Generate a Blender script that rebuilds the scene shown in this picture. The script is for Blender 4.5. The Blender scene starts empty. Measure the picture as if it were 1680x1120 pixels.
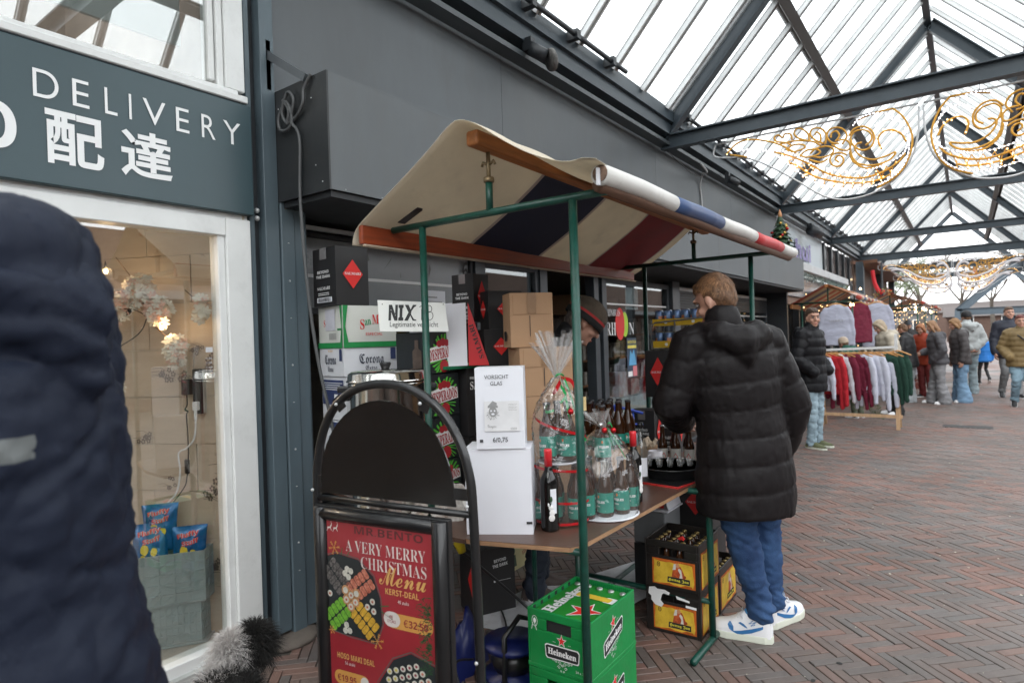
import bpy,math,random
import numpy as np
from mathutils import Vector,Matrix,noise
sc=bpy.context.scene
COL=sc.collection
R=math.radians
#camera, world, sun, exposure
YAW,PITCH,ROLL=R(36.18),R(-0.2),R(-1.854)
_f=Vector((math.cos(YAW)*math.cos(PITCH),math.sin(YAW)*math.cos(PITCH),math.sin(PITCH)))
_r=Vector((math.sin(YAW),-math.cos(YAW),0))
_u=_r.cross(_f)
_r2=math.cos(ROLL)*_r+math.sin(ROLL)*_u
_u2=-math.sin(ROLL)*_r+math.cos(ROLL)*_u
cam_data=bpy.data.cameras.new('camera')
cam=bpy.data.objects.new('camera',cam_data)
COL.objects.link(cam)
CAM=Vector((0,0,1.55))
cam.matrix_world=Matrix(((_r2.x,_u2.x,-_f.x,CAM.x),(_r2.y,_u2.y,-_f.y,CAM.y),(_r2.z,_u2.z,-_f.z,CAM.z),(0,0,0,1)))
cam_data.sensor_width=36
cam_data.lens=36*1019.5/1680
cam_data.clip_start=0.05
cam_data.clip_end=600
cam_data.dof.use_dof=True
cam_data.dof.focus_distance=3.1
cam_data.dof.aperture_fstop=3.2
sc.camera=cam
world=bpy.data.worlds.new('World')
sc.world=world
world.use_nodes=True
nt=world.node_tree
bg=nt.nodes['Background']
sky=nt.nodes.new('ShaderNodeTexSky')
sky.sky_type='NISHITA'
sky.sun_disc=False
sky.sun_elevation=R(38)
sky.sun_rotation=R(200)
hs=nt.nodes.new('ShaderNodeHueSaturation')
hs.inputs['Saturation'].default_value=0.10
ov=nt.nodes.new('ShaderNodeMix')
ov.data_type='RGBA'
ov.inputs['Factor'].default_value=0.72
ov.inputs['B'].default_value=(11.5,11.9,12.3,1)
nt.links.new(sky.outputs[0],hs.inputs['Color'])
nt.links.new(hs.outputs[0],ov.inputs['A'])
nt.links.new(ov.outputs['Result'],bg.inputs['Color'])
bg.inputs['Strength'].default_value=0.15
sun_data=bpy.data.lights.new('sun','SUN')
sun_data.energy=0.8
sun_data.angle=R(25)
sun_data.color=(1,0.97,0.93)
sun=bpy.data.objects.new('sun',sun_data)
COL.objects.link(sun)
sun.rotation_euler=(R(52),0,R(200-180-90))
sc.view_settings.view_transform='Standard'
sc.view_settings.look='None'
sc.view_settings.gamma=1
sc.view_settings.use_curve_mapping=False
sc.view_settings.exposure=1.20
sc.cycles.transparent_max_bounces=24
sc.cycles.max_bounces=8
sc.cycles.use_denoising=True
#materials
MATS={}
def rgb(c):
 return(c[0],c[1],c[2],1)
def mat(name,col,rough=0.6,metal=0.0,var=0.12,vs=6.0,bump=0.0,bs=40.0,stretch=None,spec=0.5,coat=0.0,dirt=0.0,emit=None,estr=0.0,sheen=0.0,alpha=None,col2=None,v2s=3.0,rv=0.1,island=0.0):
 """procedural material: base colour broken up by noise, roughness variation, fine relief"""
 if name in MATS:
  return MATS[name]
 m=bpy.data.materials.new(name)
 m.use_nodes=True
 n=m.node_tree
 L=n.links
 b=n.nodes['Principled BSDF']
 b.inputs['Metallic'].default_value=metal
 b.inputs['Specular IOR Level'].default_value=spec
 b.inputs['Coat Weight'].default_value=coat
 if sheen:
  b.inputs['Sheen Weight'].default_value=sheen
 tc=n.nodes.new('ShaderNodeTexCoord')
 mp=n.nodes.new('ShaderNodeMapping')
 if stretch:
  mp.inputs['Scale'].default_value=stretch
 L.new(tc.outputs['Object'],mp.inputs[0])
 nz=n.nodes.new('ShaderNodeTexNoise')
 nz.inputs['Scale'].default_value=vs
 nz.inputs['Detail'].default_value=5
 nz.inputs['Roughness'].default_value=0.6
 L.new(mp.outputs[0],nz.inputs['Vector'])
 cr=n.nodes.new('ShaderNodeValToRGB')
 cr.color_ramp.elements[0].position=0.28
 cr.color_ramp.elements[1].position=0.72
 lo=[max(0,c*(1-var))for c in col]
 hi=[min(1,c*(1+var))for c in col]
 cr.color_ramp.elements[0].color=rgb(lo)
 cr.color_ramp.elements[1].color=rgb(hi if col2 is None else col2)
 L.new(nz.outputs['Fac'],cr.inputs[0])
 out=cr.outputs[0]
 if dirt>0:
  dn=n.nodes.new('ShaderNodeTexNoise')
  dn.inputs['Scale'].default_value=v2s
  dn.inputs['Detail'].default_value=8
  dn.inputs['Roughness'].default_value=0.75
  L.new(mp.outputs[0],dn.inputs['Vector'])
  dr=n.nodes.new('ShaderNodeMapRange')
  dr.inputs['From Min'].default_value=0.52
  dr.inputs['From Max'].default_value=0.74
  dr.inputs['To Max'].default_value=dirt
  L.new(dn.outputs['Fac'],dr.inputs['Value'])
  mx=n.nodes.new('ShaderNodeMix')
  mx.data_type='RGBA'
  mx.inputs['B'].default_value=(col[0]*.4+.05,col[1]*.4+.045,col[2]*.4+.035,1)
  L.new(out,mx.inputs['A'])
  L.new(dr.outputs[0],mx.inputs['Factor'])
  out=mx.outputs['Result']
 if island:
  gi=n.nodes.new('ShaderNodeNewGeometry')
  ml=n.nodes.new('ShaderNodeMapRange')
  ml.inputs['To Min'].default_value=1-island
  ml.inputs['To Max'].default_value=1+island
  L.new(gi.outputs['Random Per Island'],ml.inputs['Value'])
  mm=n.nodes.new('ShaderNodeMix')
  mm.data_type='RGBA'
  mm.blend_type='MULTIPLY'
  mm.inputs['Factor'].default_value=1
  L.new(out,mm.inputs['A'])
  L.new(ml.outputs[0],mm.inputs['B'])
  out=mm.outputs['Result']
 L.new(out,b.inputs['Base Color'])
 rr=n.nodes.new('ShaderNodeMapRange')
 rr.inputs['To Min'].default_value=max(0.02,rough-rv)
 rr.inputs['To Max'].default_value=min(1,rough+rv)
 L.new(nz.outputs['Fac'],rr.inputs['Value'])
 L.new(rr.outputs[0],b.inputs['Roughness'])
 if bump:
  bn=n.nodes.new('ShaderNodeTexNoise')
  bn.inputs['Scale'].default_value=bs
  bn.inputs['Detail'].default_value=4
  L.new(mp.outputs[0],bn.inputs['Vector'])
  bp=n.nodes.new('ShaderNodeBump')
  bp.inputs['Strength'].default_value=min(1.0,bump)
  bp.inputs['Distance'].default_value=0.01
  L.new(bn.outputs['Fac'],bp.inputs['Height'])
  L.new(bp.outputs[0],b.inputs['Normal'])
 if emit:
  b.inputs['Emission Color'].default_value=rgb(emit)
  b.inputs['Emission Strength'].default_value=estr
 if alpha is not None:
  b.inputs['Alpha'].default_value=alpha
 MATS[name]=m
 return m
def let_through(m,fac):
 """cloth thin enough for daylight to shine through"""
 n=m.node_tree;b=n.nodes['Principled BSDF'];o=n.nodes['Material Output']
 t=n.nodes.new('ShaderNodeBsdfTranslucent');x=n.nodes.new('ShaderNodeMixShader');x.inputs[0].default_value=fac
 n.links.new(b.inputs['Base Color'].links[0].from_socket,t.inputs[0])
 n.links.new(b.outputs[0],x.inputs[1]);n.links.new(t.outputs[0],x.inputs[2]);n.links.new(x.outputs[0],o.inputs[0])
 return m
def glass_mat(name,tint=(0.9,0.93,0.92),refl=1.45,haze=0.0,hazecol=(0.9,0.9,0.9),rough=0.0,bump=0.0,bs=20,boost=0.0):
 """thin sheet: transparent body, fresnel reflection, some milky scatter"""
 if name in MATS:
  return MATS[name]
 m=bpy.data.materials.new(name)
 m.use_nodes=True
 n=m.node_tree
 L=n.links
 n.nodes.remove(n.nodes['Principled BSDF'])
 out=n.nodes['Material Output']
 tr=n.nodes.new('ShaderNodeBsdfTransparent')
 tr.inputs[0].default_value=rgb(tint)
 gl=n.nodes.new('ShaderNodeBsdfGlossy')
 gl.inputs['Roughness'].default_value=rough
 fr=n.nodes.new('ShaderNodeFresnel')
 gb=n.nodes.new('ShaderNodeNewGeometry')
 io=n.nodes.new('ShaderNodeMapRange')
 io.inputs['To Min'].default_value=refl
 io.inputs['To Max'].default_value=1/refl
 L.new(gb.outputs['Backfacing'],io.inputs['Value'])
 L.new(io.outputs[0],fr.inputs[0])
 ad=n.nodes.new('ShaderNodeMath')
 ad.operation='ADD'
 ad.use_clamp=True
 ad.inputs[1].default_value=boost
 L.new(fr.outputs[0],ad.inputs[0])
 mx=n.nodes.new('ShaderNodeMixShader')
 L.new(ad.outputs[0],mx.inputs[0])
 L.new(gl.outputs[0],mx.inputs[2])
 if haze>0:
  df=n.nodes.new('ShaderNodeBsdfTranslucent')
  df.inputs[0].default_value=rgb(hazecol)
  d2=n.nodes.new('ShaderNodeBsdfDiffuse')
  d2.inputs[0].default_value=rgb(hazecol)
  m3=n.nodes.new('ShaderNodeMixShader')
  L.new(df.outputs[0],m3.inputs[1])
  L.new(d2.outputs[0],m3.inputs[2])
  m2=n.nodes.new('ShaderNodeMixShader')
  m2.inputs[0].default_value=haze
  tcx=n.nodes.new('ShaderNodeTexCoord')
  nz=n.nodes.new('ShaderNodeTexNoise')
  nz.inputs['Scale'].default_value=1.6
  nz.inputs['Detail'].default_value=6
  L.new(tcx.outputs['Object'],nz.inputs['Vector'])
  mr=n.nodes.new('ShaderNodeMapRange')
  mr.inputs['To Min'].default_value=haze*.6
  mr.inputs['To Max'].default_value=min(1,haze*1.4)
  L.new(nz.outputs['Fac'],mr.inputs['Value'])
  L.new(mr.outputs[0],m2.inputs[0])
  L.new(tr.outputs[0],m2.inputs[1])
  L.new(m3.outputs[0],m2.inputs[2])
  L.new(m2.outputs[0],mx.inputs[1])
 else:
  L.new(tr.outputs[0],mx.inputs[1])
 if bump:
  tc=n.nodes.new('ShaderNodeTexCoord')
  bn=n.nodes.new('ShaderNodeTexNoise')
  bn.inputs['Scale'].default_value=bs
  bn.inputs['Detail'].default_value=3
  L.new(tc.outputs['Object'],bn.inputs['Vector'])
  bp=n.nodes.new('ShaderNodeBump')
  bp.inputs['Strength'].default_value=bump
  bp.inputs['Distance'].default_value=0.02
  L.new(bn.outputs['Fac'],bp.inputs['Height'])
  L.new(bp.outputs[0],gl.inputs['Normal'])
  L.new(bp.outputs[0],fr.inputs['Normal'])
 L.new(mx.outputs[0],out.inputs[0])
 MATS[name]=m
 return m
#objects
WM={}
def link(o,parent=None,wm=None):
 COL.objects.link(o)
 if parent is not None:
  o.parent=parent
  WM[o.name]=WM[parent.name]@(wm or Matrix())
 else:
  WM[o.name]=wm or Matrix()
def props(o,label=None,cat=None,group=None,kind=None):
 if label:o['label']=label
 if cat:o['category']=cat
 if group:o['group']=group
 if kind:o['kind']=kind
 return o
def thing(name,label,cat,loc=(0,0,0),rz=0.0,group=None):
 o=bpy.data.objects.new(name,None)
 o.empty_display_size=0.1
 o.location=loc
 o.rotation_euler=(0,0,rz)
 wm=Matrix.Translation(Vector(loc))@Matrix.Rotation(rz,4,'Z')
 link(o,None,wm)
 return props(o,label,cat,group)
def kids(o):
 return[c for c in bpy.data.objects if c.parent==o]
def copy_tree(o,loc,rz=0.0,label=None,childmap=None):
 """a copy of a thing with its parts and their sub-parts"""
 childmap=childmap if childmap is not None else{}
 c=o.copy()
 COL.objects.link(c)
 c.location=loc
 c.rotation_euler=(0,0,rz)
 if label:c['label']=label
 WM[c.name]=Matrix.Translation(Vector(loc))@Matrix.Rotation(rz,4,'Z')
 for k in o.children:
  d=k.copy()
  COL.objects.link(d)
  d.parent=c
  WM[d.name]=WM[c.name]@Matrix.Translation(k.location)
  for g in k.children:
   e=g.copy()
   COL.objects.link(e)
   e.parent=d
 return c
class MB:
 def __init__(s):
  s.v,s.f,s.m,s.cur,s.sm=[],[],[],0,[]
 def add(s,vs,fs,smooth=False):
  o=len(s.v)
  s.v+=[tuple(v)for v in vs]
  for f in fs:
   s.f.append([o+i for i in f]);s.m.append(s.cur);s.sm.append(smooth)
  return s
 def box(s,x0,x1,y0,y1,z0,z1):
  return s.add([(x0,y0,z0),(x1,y0,z0),(x1,y1,z0),(x0,y1,z0),(x0,y0,z1),(x1,y0,z1),(x1,y1,z1),(x0,y1,z1)],[(3,2,1,0),(4,5,6,7),(0,1,5,4),(1,2,6,5),(2,3,7,6),(3,0,4,7)])
 def obox(s,c,ux,uy,uz):
  c,ux,uy,uz=map(Vector,(c,ux,uy,uz))
  vs=[c+a*ux+b*uy+d*uz for d in(-1,1)for a,b in((-1,-1),(1,-1),(1,1),(-1,1))]
  return s.add(vs,[(3,2,1,0),(4,5,6,7),(0,1,5,4),(1,2,6,5),(2,3,7,6),(3,0,4,7)])
 def bar(s,a,b,w,h,up=(0,0,1)):
  a,b=Vector(a),Vector(b)
  d=(b-a)
  up=Vector(up)
  sd=d.cross(up)
  if sd.length<1e-6:sd=Vector((1,0,0))
  sd.normalize()
  u2=sd.cross(d).normalized()
  return s.obox((a+b)/2,sd*w/2,d/2,u2*h/2)
 def tube(s,pts,r,n=8,cap=True,ell=None,ref=None,closed=False):
  pts=[Vector(p)for p in pts]
  N=len(pts)
  rs=r if isinstance(r,(list,tuple))else[r]*N
  vs=[]
  prev=None
  for i,p in enumerate(pts):
   if closed:
    d=pts[(i+1)%N]-pts[i-1]
   else:
    d=pts[min(i+1,N-1)]-pts[max(i-1,0)]
   if d.length<1e-9:d=Vector((0,0,1))
   d.normalize()
   if ref is not None:
    a=d.cross(Vector(ref))
    if a.length<1e-4:a=d.orthogonal()
    a.normalize()
   elif prev is None:
    a=d.orthogonal().normalized()
   else:
    a=prev-d*prev.dot(d)
    a=a.normalized()if a.length>1e-6 else d.orthogonal().normalized()
   prev=a
   b=d.cross(a)
   rr=rs[i]
   ra,rb=rr if isinstance(rr,(tuple,list))else(rr,rr)
   for k in range(n):
    t=2*math.pi*k/n
    vs.append(p+a*ra*math.cos(t)+b*rb*math.sin(t))
  fs=[]
  for i in range(N if closed else N-1):
   j=(i+1)%N
   for k in range(n):
    fs.append((i*n+k,i*n+(k+1)%n,j*n+(k+1)%n,j*n+k))
  if cap and not closed:
   fs.append(tuple(range(n-1,-1,-1)))
   fs.append(tuple((N-1)*n+k for k in range(n)))
  return s.add(vs,fs,True)
 def limb(s,pts,rs,n=14,ref=None):
  """tube with rounded ends, for cloth and bodies"""
  pts=[Vector(p)for p in pts]
  def rad(x,k):
   return(x[0]*k,x[1]*k)if isinstance(x,(tuple,list))else x*k
  def mn(x):return min(x)if isinstance(x,(tuple,list))else x
  P,Q=[],[]
  d0=(pts[0]-pts[1]).normalized();d1=(pts[-1]-pts[-2]).normalized()
  for k in(0.95,0.75,0.4):
   P.append(pts[0]+d0*mn(rs[0])*k);Q.append(rad(rs[0],math.sqrt(1-k*k)))
  P+=pts;Q+=list(rs)
  for k in(0.4,0.75,0.95):
   P.append(pts[-1]+d1*mn(rs[-1])*k);Q.append(rad(rs[-1],math.sqrt(1-k*k)))
  return s.tube(P,Q,n,True,ref=ref)
 def lathe(s,prof,n=20,c=(0,0,0),cap=True):
  c=Vector(c)
  vs=[]
  for r,z in prof:
   for k in range(n):
    t=2*math.pi*k/n
    vs.append((c.x+r*math.cos(t),c.y+r*math.sin(t),c.z+z))
  fs=[]
  for i in range(len(prof)-1):
   for k in range(n):
    fs.append((i*n+k,i*n+(k+1)%n,(i+1)*n+(k+1)%n,(i+1)*n+k))
  if cap:
   if prof[0][0]>1e-5:fs.append(tuple(range(n-1,-1,-1)))
   if prof[-1][0]>1e-5:fs.append(tuple((len(prof)-1)*n+k for k in range(n)))
  return s.add(vs,fs,True)
 def prism(s,poly,o,u,v,depth):
  """polygon in the plane o,u,v pushed back along -(u x v)"""
  o,u,v=map(Vector,(o,u,v))
  w=u.cross(v).normalized()*depth
  n=len(poly)
  vs=[o+u*a+v*b for a,b in poly]+[o+u*a+v*b-w for a,b in poly]
  fs=[tuple(range(n)),tuple(range(2*n-1,n-1,-1))]+[(k,n+k,n+(k+1)%n,(k+1)%n)for k in range(n)]
  return s.add(vs,fs)
 def flat(s,poly,o,u,v):
  o,u,v=map(Vector,(o,u,v))
  return s.add([o+u*a+v*b for a,b in poly],[tuple(range(len(poly)))])
 def ell(s,c,r,n=12,m=8,rot=None):
  c=Vector(c)
  vs,fs=[],[]
  for i in range(m+1):
   ph=math.pi*i/m
   for k in range(n):
    t=2*math.pi*k/n
    p=Vector((r[0]*math.sin(ph)*math.cos(t),r[1]*math.sin(ph)*math.sin(t),r[2]*math.cos(ph)))
    if rot is not None:p=rot@p
    vs.append(c+p)
  for i in range(m):
   for k in range(n):
    fs.append((i*n+k,(i+1)*n+k,(i+1)*n+(k+1)%n,i*n+(k+1)%n))
  return s.add(vs,fs,True)
 def grid(s,fn,nu,nv,smooth=True):
  vs=[fn(i/nu,j/nv)for i in range(nu+1)for j in range(nv+1)]
  fs=[(i*(nv+1)+j,(i+1)*(nv+1)+j,(i+1)*(nv+1)+j+1,i*(nv+1)+j+1)for i in range(nu)for j in range(nv)]
  return s.add(vs,fs,smooth)
 def mesh(s,name,mats):
  me=bpy.data.meshes.new(name)
  me.from_pydata([tuple(v)for v in s.v],[],s.f)
  for m in(mats if isinstance(mats,(list,tuple))else[mats]):
   me.materials.append(m)
  me.polygons.foreach_set('material_index',s.m)
  me.polygons.foreach_set('use_smooth',s.sm)
  me.update()
  return me
 def build(s,name,mats,parent=None,world=False,bevel=0.0,label=None,cat=None,group=None,kind=None,loc=None,seg=1):
  """link as ONE object; world=True: vertices were given in world coordinates"""
  if world and parent is not None:
   inv=WM[parent.name].inverted()
   s.v=[tuple(inv@Vector(v))for v in s.v]
  if loc is not None:
   lv=Vector(loc)
   if parent is not None and world:lv=WM[parent.name].inverted()@lv
   s.v=[tuple(Vector(v)-lv)for v in s.v]
  me=s.mesh(name,mats)
  o=bpy.data.objects.new(name,me)
  if loc is not None:o.location=lv
  link(o,parent,Matrix.Translation(lv)if loc is not None else None)
  if bevel:
   b=o.modifiers.new('bevel','BEVEL')
   b.width=bevel
   b.segments=seg
   b.limit_method='ANGLE'
   b.angle_limit=R(40)
  return props(o,label,cat,group,kind)
def meshobj(name,me,parent,loc=None,kind=None,label=None):
 o=bpy.data.objects.new(name,me)
 if loc is not None:o.location=loc
 link(o,parent,Matrix.Translation(Vector(loc))if loc is not None else None)
 if kind:o['kind']=kind
 if label:o['label']=label
 return o
#lettering
def mb_(s,up,lo,dg=None):
 return ''.join(chr(up+ord(c)-65)if 'A'<=c<='Z' else chr(lo+ord(c)-97)if 'a'<=c<='z' else chr(dg+ord(c)-48)if dg and '0'<=c<='9' else c for c in s)
FONTS={'plain':lambda s:s,'serif':lambda s:mb_(s,0x1D400,0x1D41A,0x1D7CE),'script':lambda s:mb_(s,0x1D4D0,0x1D4EA),'black':lambda s:mb_(s,0x1D56C,0x1D586),'bold':lambda s:mb_(s,0x1D5D4,0x1D5EE,0x1D7EC)}
TXT={}
def glyphs(body,font='plain',fat=0.0,res=2):
 key=(body,font,fat,res)
 if key not in TXT:
  c=bpy.data.curves.new('text','FONT')
  c.body=FONTS[font](body)
  c.resolution_u=res
  c.offset=fat
  o=bpy.data.objects.new('text',c)
  me=bpy.data.meshes.new_from_object(o)
  V=[(v.co.x,v.co.y)for v in me.vertices]
  F=[tuple(p.vertices)for p in me.polygons]
  bpy.data.objects.remove(o);bpy.data.curves.remove(c);bpy.data.meshes.remove(me)
  xs=[v[0]for v in V]or[0];ys=[v[1]for v in V]or[0]
  TXT[key]=(V,F,min(xs),max(xs),min(ys),max(ys))
 return TXT[key]
def put_text(mb,body,x,y,w,h,o,u,v,font='plain',fat=0.0,shear=0.0,rot=0.0,res=2):
 """writes BODY into the rectangle x,y (lower left), w wide, h high of the face o,u,v"""
 V,F,x0,x1,y0,y1=glyphs(body,font,fat,res)
 o,u,v=map(Vector,(o,u,v))
 sx,sy=w/max(1e-6,x1-x0),h/max(1e-6,y1-y0)
 ca,sa=math.cos(rot),math.sin(rot)
 vs=[]
 for a,b in V:
  a,b=(a-x0)*sx,(b-y0)*sy
  a+=b*shear
  a,b=a*ca-b*sa,a*sa+b*ca
  vs.append(o+u*(x+a)+v*(y+b))
 mb.add(vs,F)
 return mb
def disc(x,y,r,n=20,ry=None):
 ry=ry or r
 return[(x+r*math.cos(2*math.pi*k/n),y+ry*math.sin(2*math.pi*k/n))for k in range(n)]
def rrect(x0,y0,x1,y1,r,n=4):
 p=[]
 for cx,cy,a in((x1-r,y1-r,0),(x0+r,y1-r,90),(x0+r,y0+r,180),(x1-r,y0+r,270)):
  for k in range(n+1):
   t=R(a+90*k/n)
   p.append((cx+r*math.cos(t),cy+r*math.sin(t)))
 return p
def star(x,y,r,r2=None,n=5,rot=90):
 r2=r2 or r*0.4
 return[(x+(r if k%2==0 else r2)*math.cos(R(rot+180*k/n)),y+(r if k%2==0 else r2)*math.sin(R(rot+180*k/n)))for k in range(2*n)]
def rect(x0,y0,x1,y1):
 return[(x0,y0),(x1,y0),(x1,y1),(x0,y1)]
def stroke(pts,w):
 """a ribbon polygon list following a polyline in the plane"""
 out=[]
 for(ax,ay),(bx,by)in zip(pts,pts[1:]):
  dx,dy=bx-ax,by-ay
  l=math.hypot(dx,dy)or 1
  nx,ny=-dy/l*w/2,dx/l*w/2
  out.append([(ax+nx,ay+ny),(ax-nx,ay-ny),(bx-nx,by-ny),(bx+nx,by+ny)])
 return out
def spline(pts,n=6,closed=False):
 P=[Vector(p)for p in pts]
 N=len(P)
 out=[]
 for i in range(N if closed else N-1):
  p0=P[i-1]if(closed or i>0)else P[0]
  p1=P[i];p2=P[(i+1)%N]
  p3=P[(i+2)%N]if(closed or i+2<N)else P[-1]
  for k in range(n):
   t=k/n
   out.append(0.5*((2*p1)+(-p0+p2)*t+(2*p0-5*p1+4*p2-p3)*t*t+(-p0+3*p1-3*p2+p3)*t*t*t))
 if not closed:out.append(P[-1])
 return out
#cloth and body surfaces (voxel skins)
TMP=bpy.data.scenes.new('workbench')
def skin(mb,voxel,smooth=2):
 me=mb.mesh('raw',[])
 o=bpy.data.objects.new('raw',me)
 TMP.collection.objects.link(o)
 m=o.modifiers.new('r','REMESH');m.mode='VOXEL';m.voxel_size=voxel
 m.use_smooth_shade=True
 if smooth:
  s=o.modifiers.new('s','SMOOTH');s.factor=0.5;s.iterations=smooth
 with bpy.context.temp_override(scene=TMP,view_layer=TMP.view_layers[0]):
  dg=bpy.context.evaluated_depsgraph_get()
  out=bpy.data.meshes.new_from_object(o.evaluated_get(dg))
 bpy.data.objects.remove(o);bpy.data.meshes.remove(me)
 out.polygons.foreach_set('use_smooth',[True]*len(out.polygons))
 return out
def mesh_np(me):
 n=len(me.vertices)
 co=np.empty(n*3);me.vertices.foreach_get('co',co)
 no=np.empty(n*3);me.vertices.foreach_get('normal',no)
 return co.reshape(-1,3),no.reshape(-1,3)
def set_np(me,co):
 me.vertices.foreach_set('co',co.reshape(-1));me.update()
def cloth(me,segs,puff=0.0,spacing=0.1,wr=0.006,seed=0,ws=9.0,sharp=0.45,stack=0.0,crease=0.0,cs=3.2):
 """segs: (p0, p1, r, offset).  quilted baffles across each segment plus creases"""
 co,no=mesh_np(me)
 best=np.full(len(co),1e9);par=np.zeros(len(co));ax=np.zeros((len(co),3))
 for p0,p1,r,off in segs:
  a=np.array(p0,float);d=np.array(p1,float)-a
  Ln=np.linalg.norm(d);d/=Ln
  t=np.clip((co-a)@d,0,Ln)
  dist=np.linalg.norm(co-a-t[:,None]*d,axis=1)/r
  tt=(co-a)@d
  k=dist<best
  best[k]=dist[k];par[k]=tt[k]+off;ax[k]=d
 disp=np.zeros(len(co))
 if puff:
  wob=np.array([noise.noise(Vector((c[0]*3+seed,c[1]*3,c[2]*3)))for c in co])*0.010
  u=(par+wob)/spacing
  disp+=puff*(np.abs(np.sin(np.pi*u))**sharp-0.8)
 if wr:
  w=np.empty(len(co))
  for i,c in enumerate(co):
   a=ax[i]
   al=c@a
   q=(c-a*al)*ws*(1 if not puff else 1.8)+a*al*ws*(1.9 if not puff else.55)
   w[i]=noise.noise(Vector((q[0]+seed*7.3,q[1],q[2])))+0.5*(1-2*abs(noise.noise(Vector((q[0]*2.1,q[1]*2.1+seed,q[2]*2.1)))))
  disp+=w*wr
 if crease:
  for i,c in enumerate(co):
   a=ax[i];al=c@a;q=(c-a*al)*cs+a*al*cs*1.7
   n1=noise.noise(Vector((q[0]+seed*3.1,q[1],q[2])));n2=noise.noise(Vector((q[0]*1.9,q[1]*1.9+seed,q[2]*2.2+5)))
   m=.5+.5*noise.noise(Vector((c[0]*2+9,c[1]*2,c[2]*2)))
   disp[i]-=crease*(math.exp(-abs(n1)/.055)-.25*math.exp(-abs(abs(n1)-.16)/.05)+.6*math.exp(-abs(n2)/.05))*m
 if stack:
  for i,c in enumerate(co):
   k=max(0.0,1-max(0.0,c[2]-.16)/.22)
   kn=math.exp(-((c[2]-.52)/.07)**2)*.6
   if k>0 or kn>.05:disp[i]+=stack*(k+kn)*(1-2*abs(noise.noise(Vector((c[0]*6,c[1]*6+seed,c[2]*26+c[0]*14))))-.5)
 set_np(me,co+no*disp[:,None])
 return me
#shared materials
STEEL=mat('painted_steel',(0.036,0.050,0.062),0.42,var=0.2,vs=3,bump=0.08,bs=60,dirt=0.25)
STEEL_L=mat('weathered_painted_steel',(0.085,0.118,0.138),0.5,var=0.25,vs=2.5,bump=0.12,bs=30,dirt=0.5,stretch=(1,1,.25))
FASCIA=mat('fascia_panel',(0.088,0.098,0.106),0.5,var=0.26,vs=1.3,bump=0.05,bs=25,dirt=0.42,v2s=3.0,stretch=(1,1,.3),rv=.2)
DARK=mat('dark_frame',(0.018,0.021,0.025),0.45,var=0.15)
BLACKM=mat('black_plastic',(0.012,0.012,0.013),0.32,var=0.2,bump=0.03)
ALU=mat('aluminium',(0.52,0.53,0.53),0.45,metal=0.35,var=0.15,vs=4)
WHITEP=mat('white_frame_paint',(0.72,0.73,0.72),0.35,var=0.05,vs=4,bump=0.04,dirt=0.22,v2s=7)
GREEN_T=mat('green_pipe_paint',(0.006,0.058,0.042),0.35,var=0.3,vs=14,bump=0.15,bs=50,dirt=0.55,v2s=16)
WOOD_O=mat('orange_wood',(0.36,0.13,0.035),0.55,var=0.3,vs=7,stretch=(0.6,8,8),bump=0.15,bs=50,dirt=0.4)
WOOD_R=mat('red_stained_wood',(0.26,0.045,0.012),0.5,var=0.28,vs=8,stretch=(0.6,8,8),bump=0.1,dirt=0.3)
PLY=mat('table_plywood',(0.085,0.045,0.032),0.33,var=0.25,vs=5,stretch=(1,3,3),bump=0.08,dirt=0.35,v2s=9)
PLYEDGE=mat('plywood_edge',(0.33,0.19,0.10),0.7,var=0.35,vs=20,stretch=(1,1,14),bump=0.3)
KRAFT=mat('kraft_cardboard',(0.40,0.245,0.14),0.8,var=0.07,vs=3,bump=0.05,bs=90)
CREAM=mat('cream_canvas',(0.72,0.65,0.53),0.75,var=0.10,vs=2.5,bump=0.05,bs=120,dirt=0.40,v2s=2.4)
let_through(CREAM,.36)
NAVYC=mat('navy_canvas',(0.012,0.018,0.045),0.7,var=0.2,vs=5,bump=0.05)
REDC=mat('red_canvas',(0.20,0.012,0.016),0.7,var=0.2,vs=5,bump=0.05)
CARDW=mat('white_card',(0.74,0.75,0.80),0.6,var=0.03,vs=3,bump=0.03)
INKW=mat('white_ink',(0.78,0.78,0.78),0.6,var=0.03)
INKK=mat('black_ink',(0.02,0.02,0.022),0.6,var=0.05)
INKR=mat('red_ink',(0.68,0.025,0.022),0.55,var=0.08)
INKG=mat('green_ink',(0.10,0.48,0.05),0.55,var=0.1)
GOLDI=mat('gold_ink',(0.72,0.42,0.10),0.5,var=0.1)
BLKBOX=mat('black_carton',(0.020,0.019,0.020),0.5,var=0.15,vs=3)
LED_W=mat('cold_led',(0.9,0.9,1),0.3,emit=(0.95,0.95,1.0),estr=2.6)
LED_A=mat('amber_led',(1,0.6,0.25),0.3,emit=(1.0,0.62,0.28),estr=2.2)
GOLD=mat('gold_garland',(0.62,0.31,0.035),0.45,metal=0.25,var=0.3,vs=25,bump=0.5,bs=120)
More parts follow.
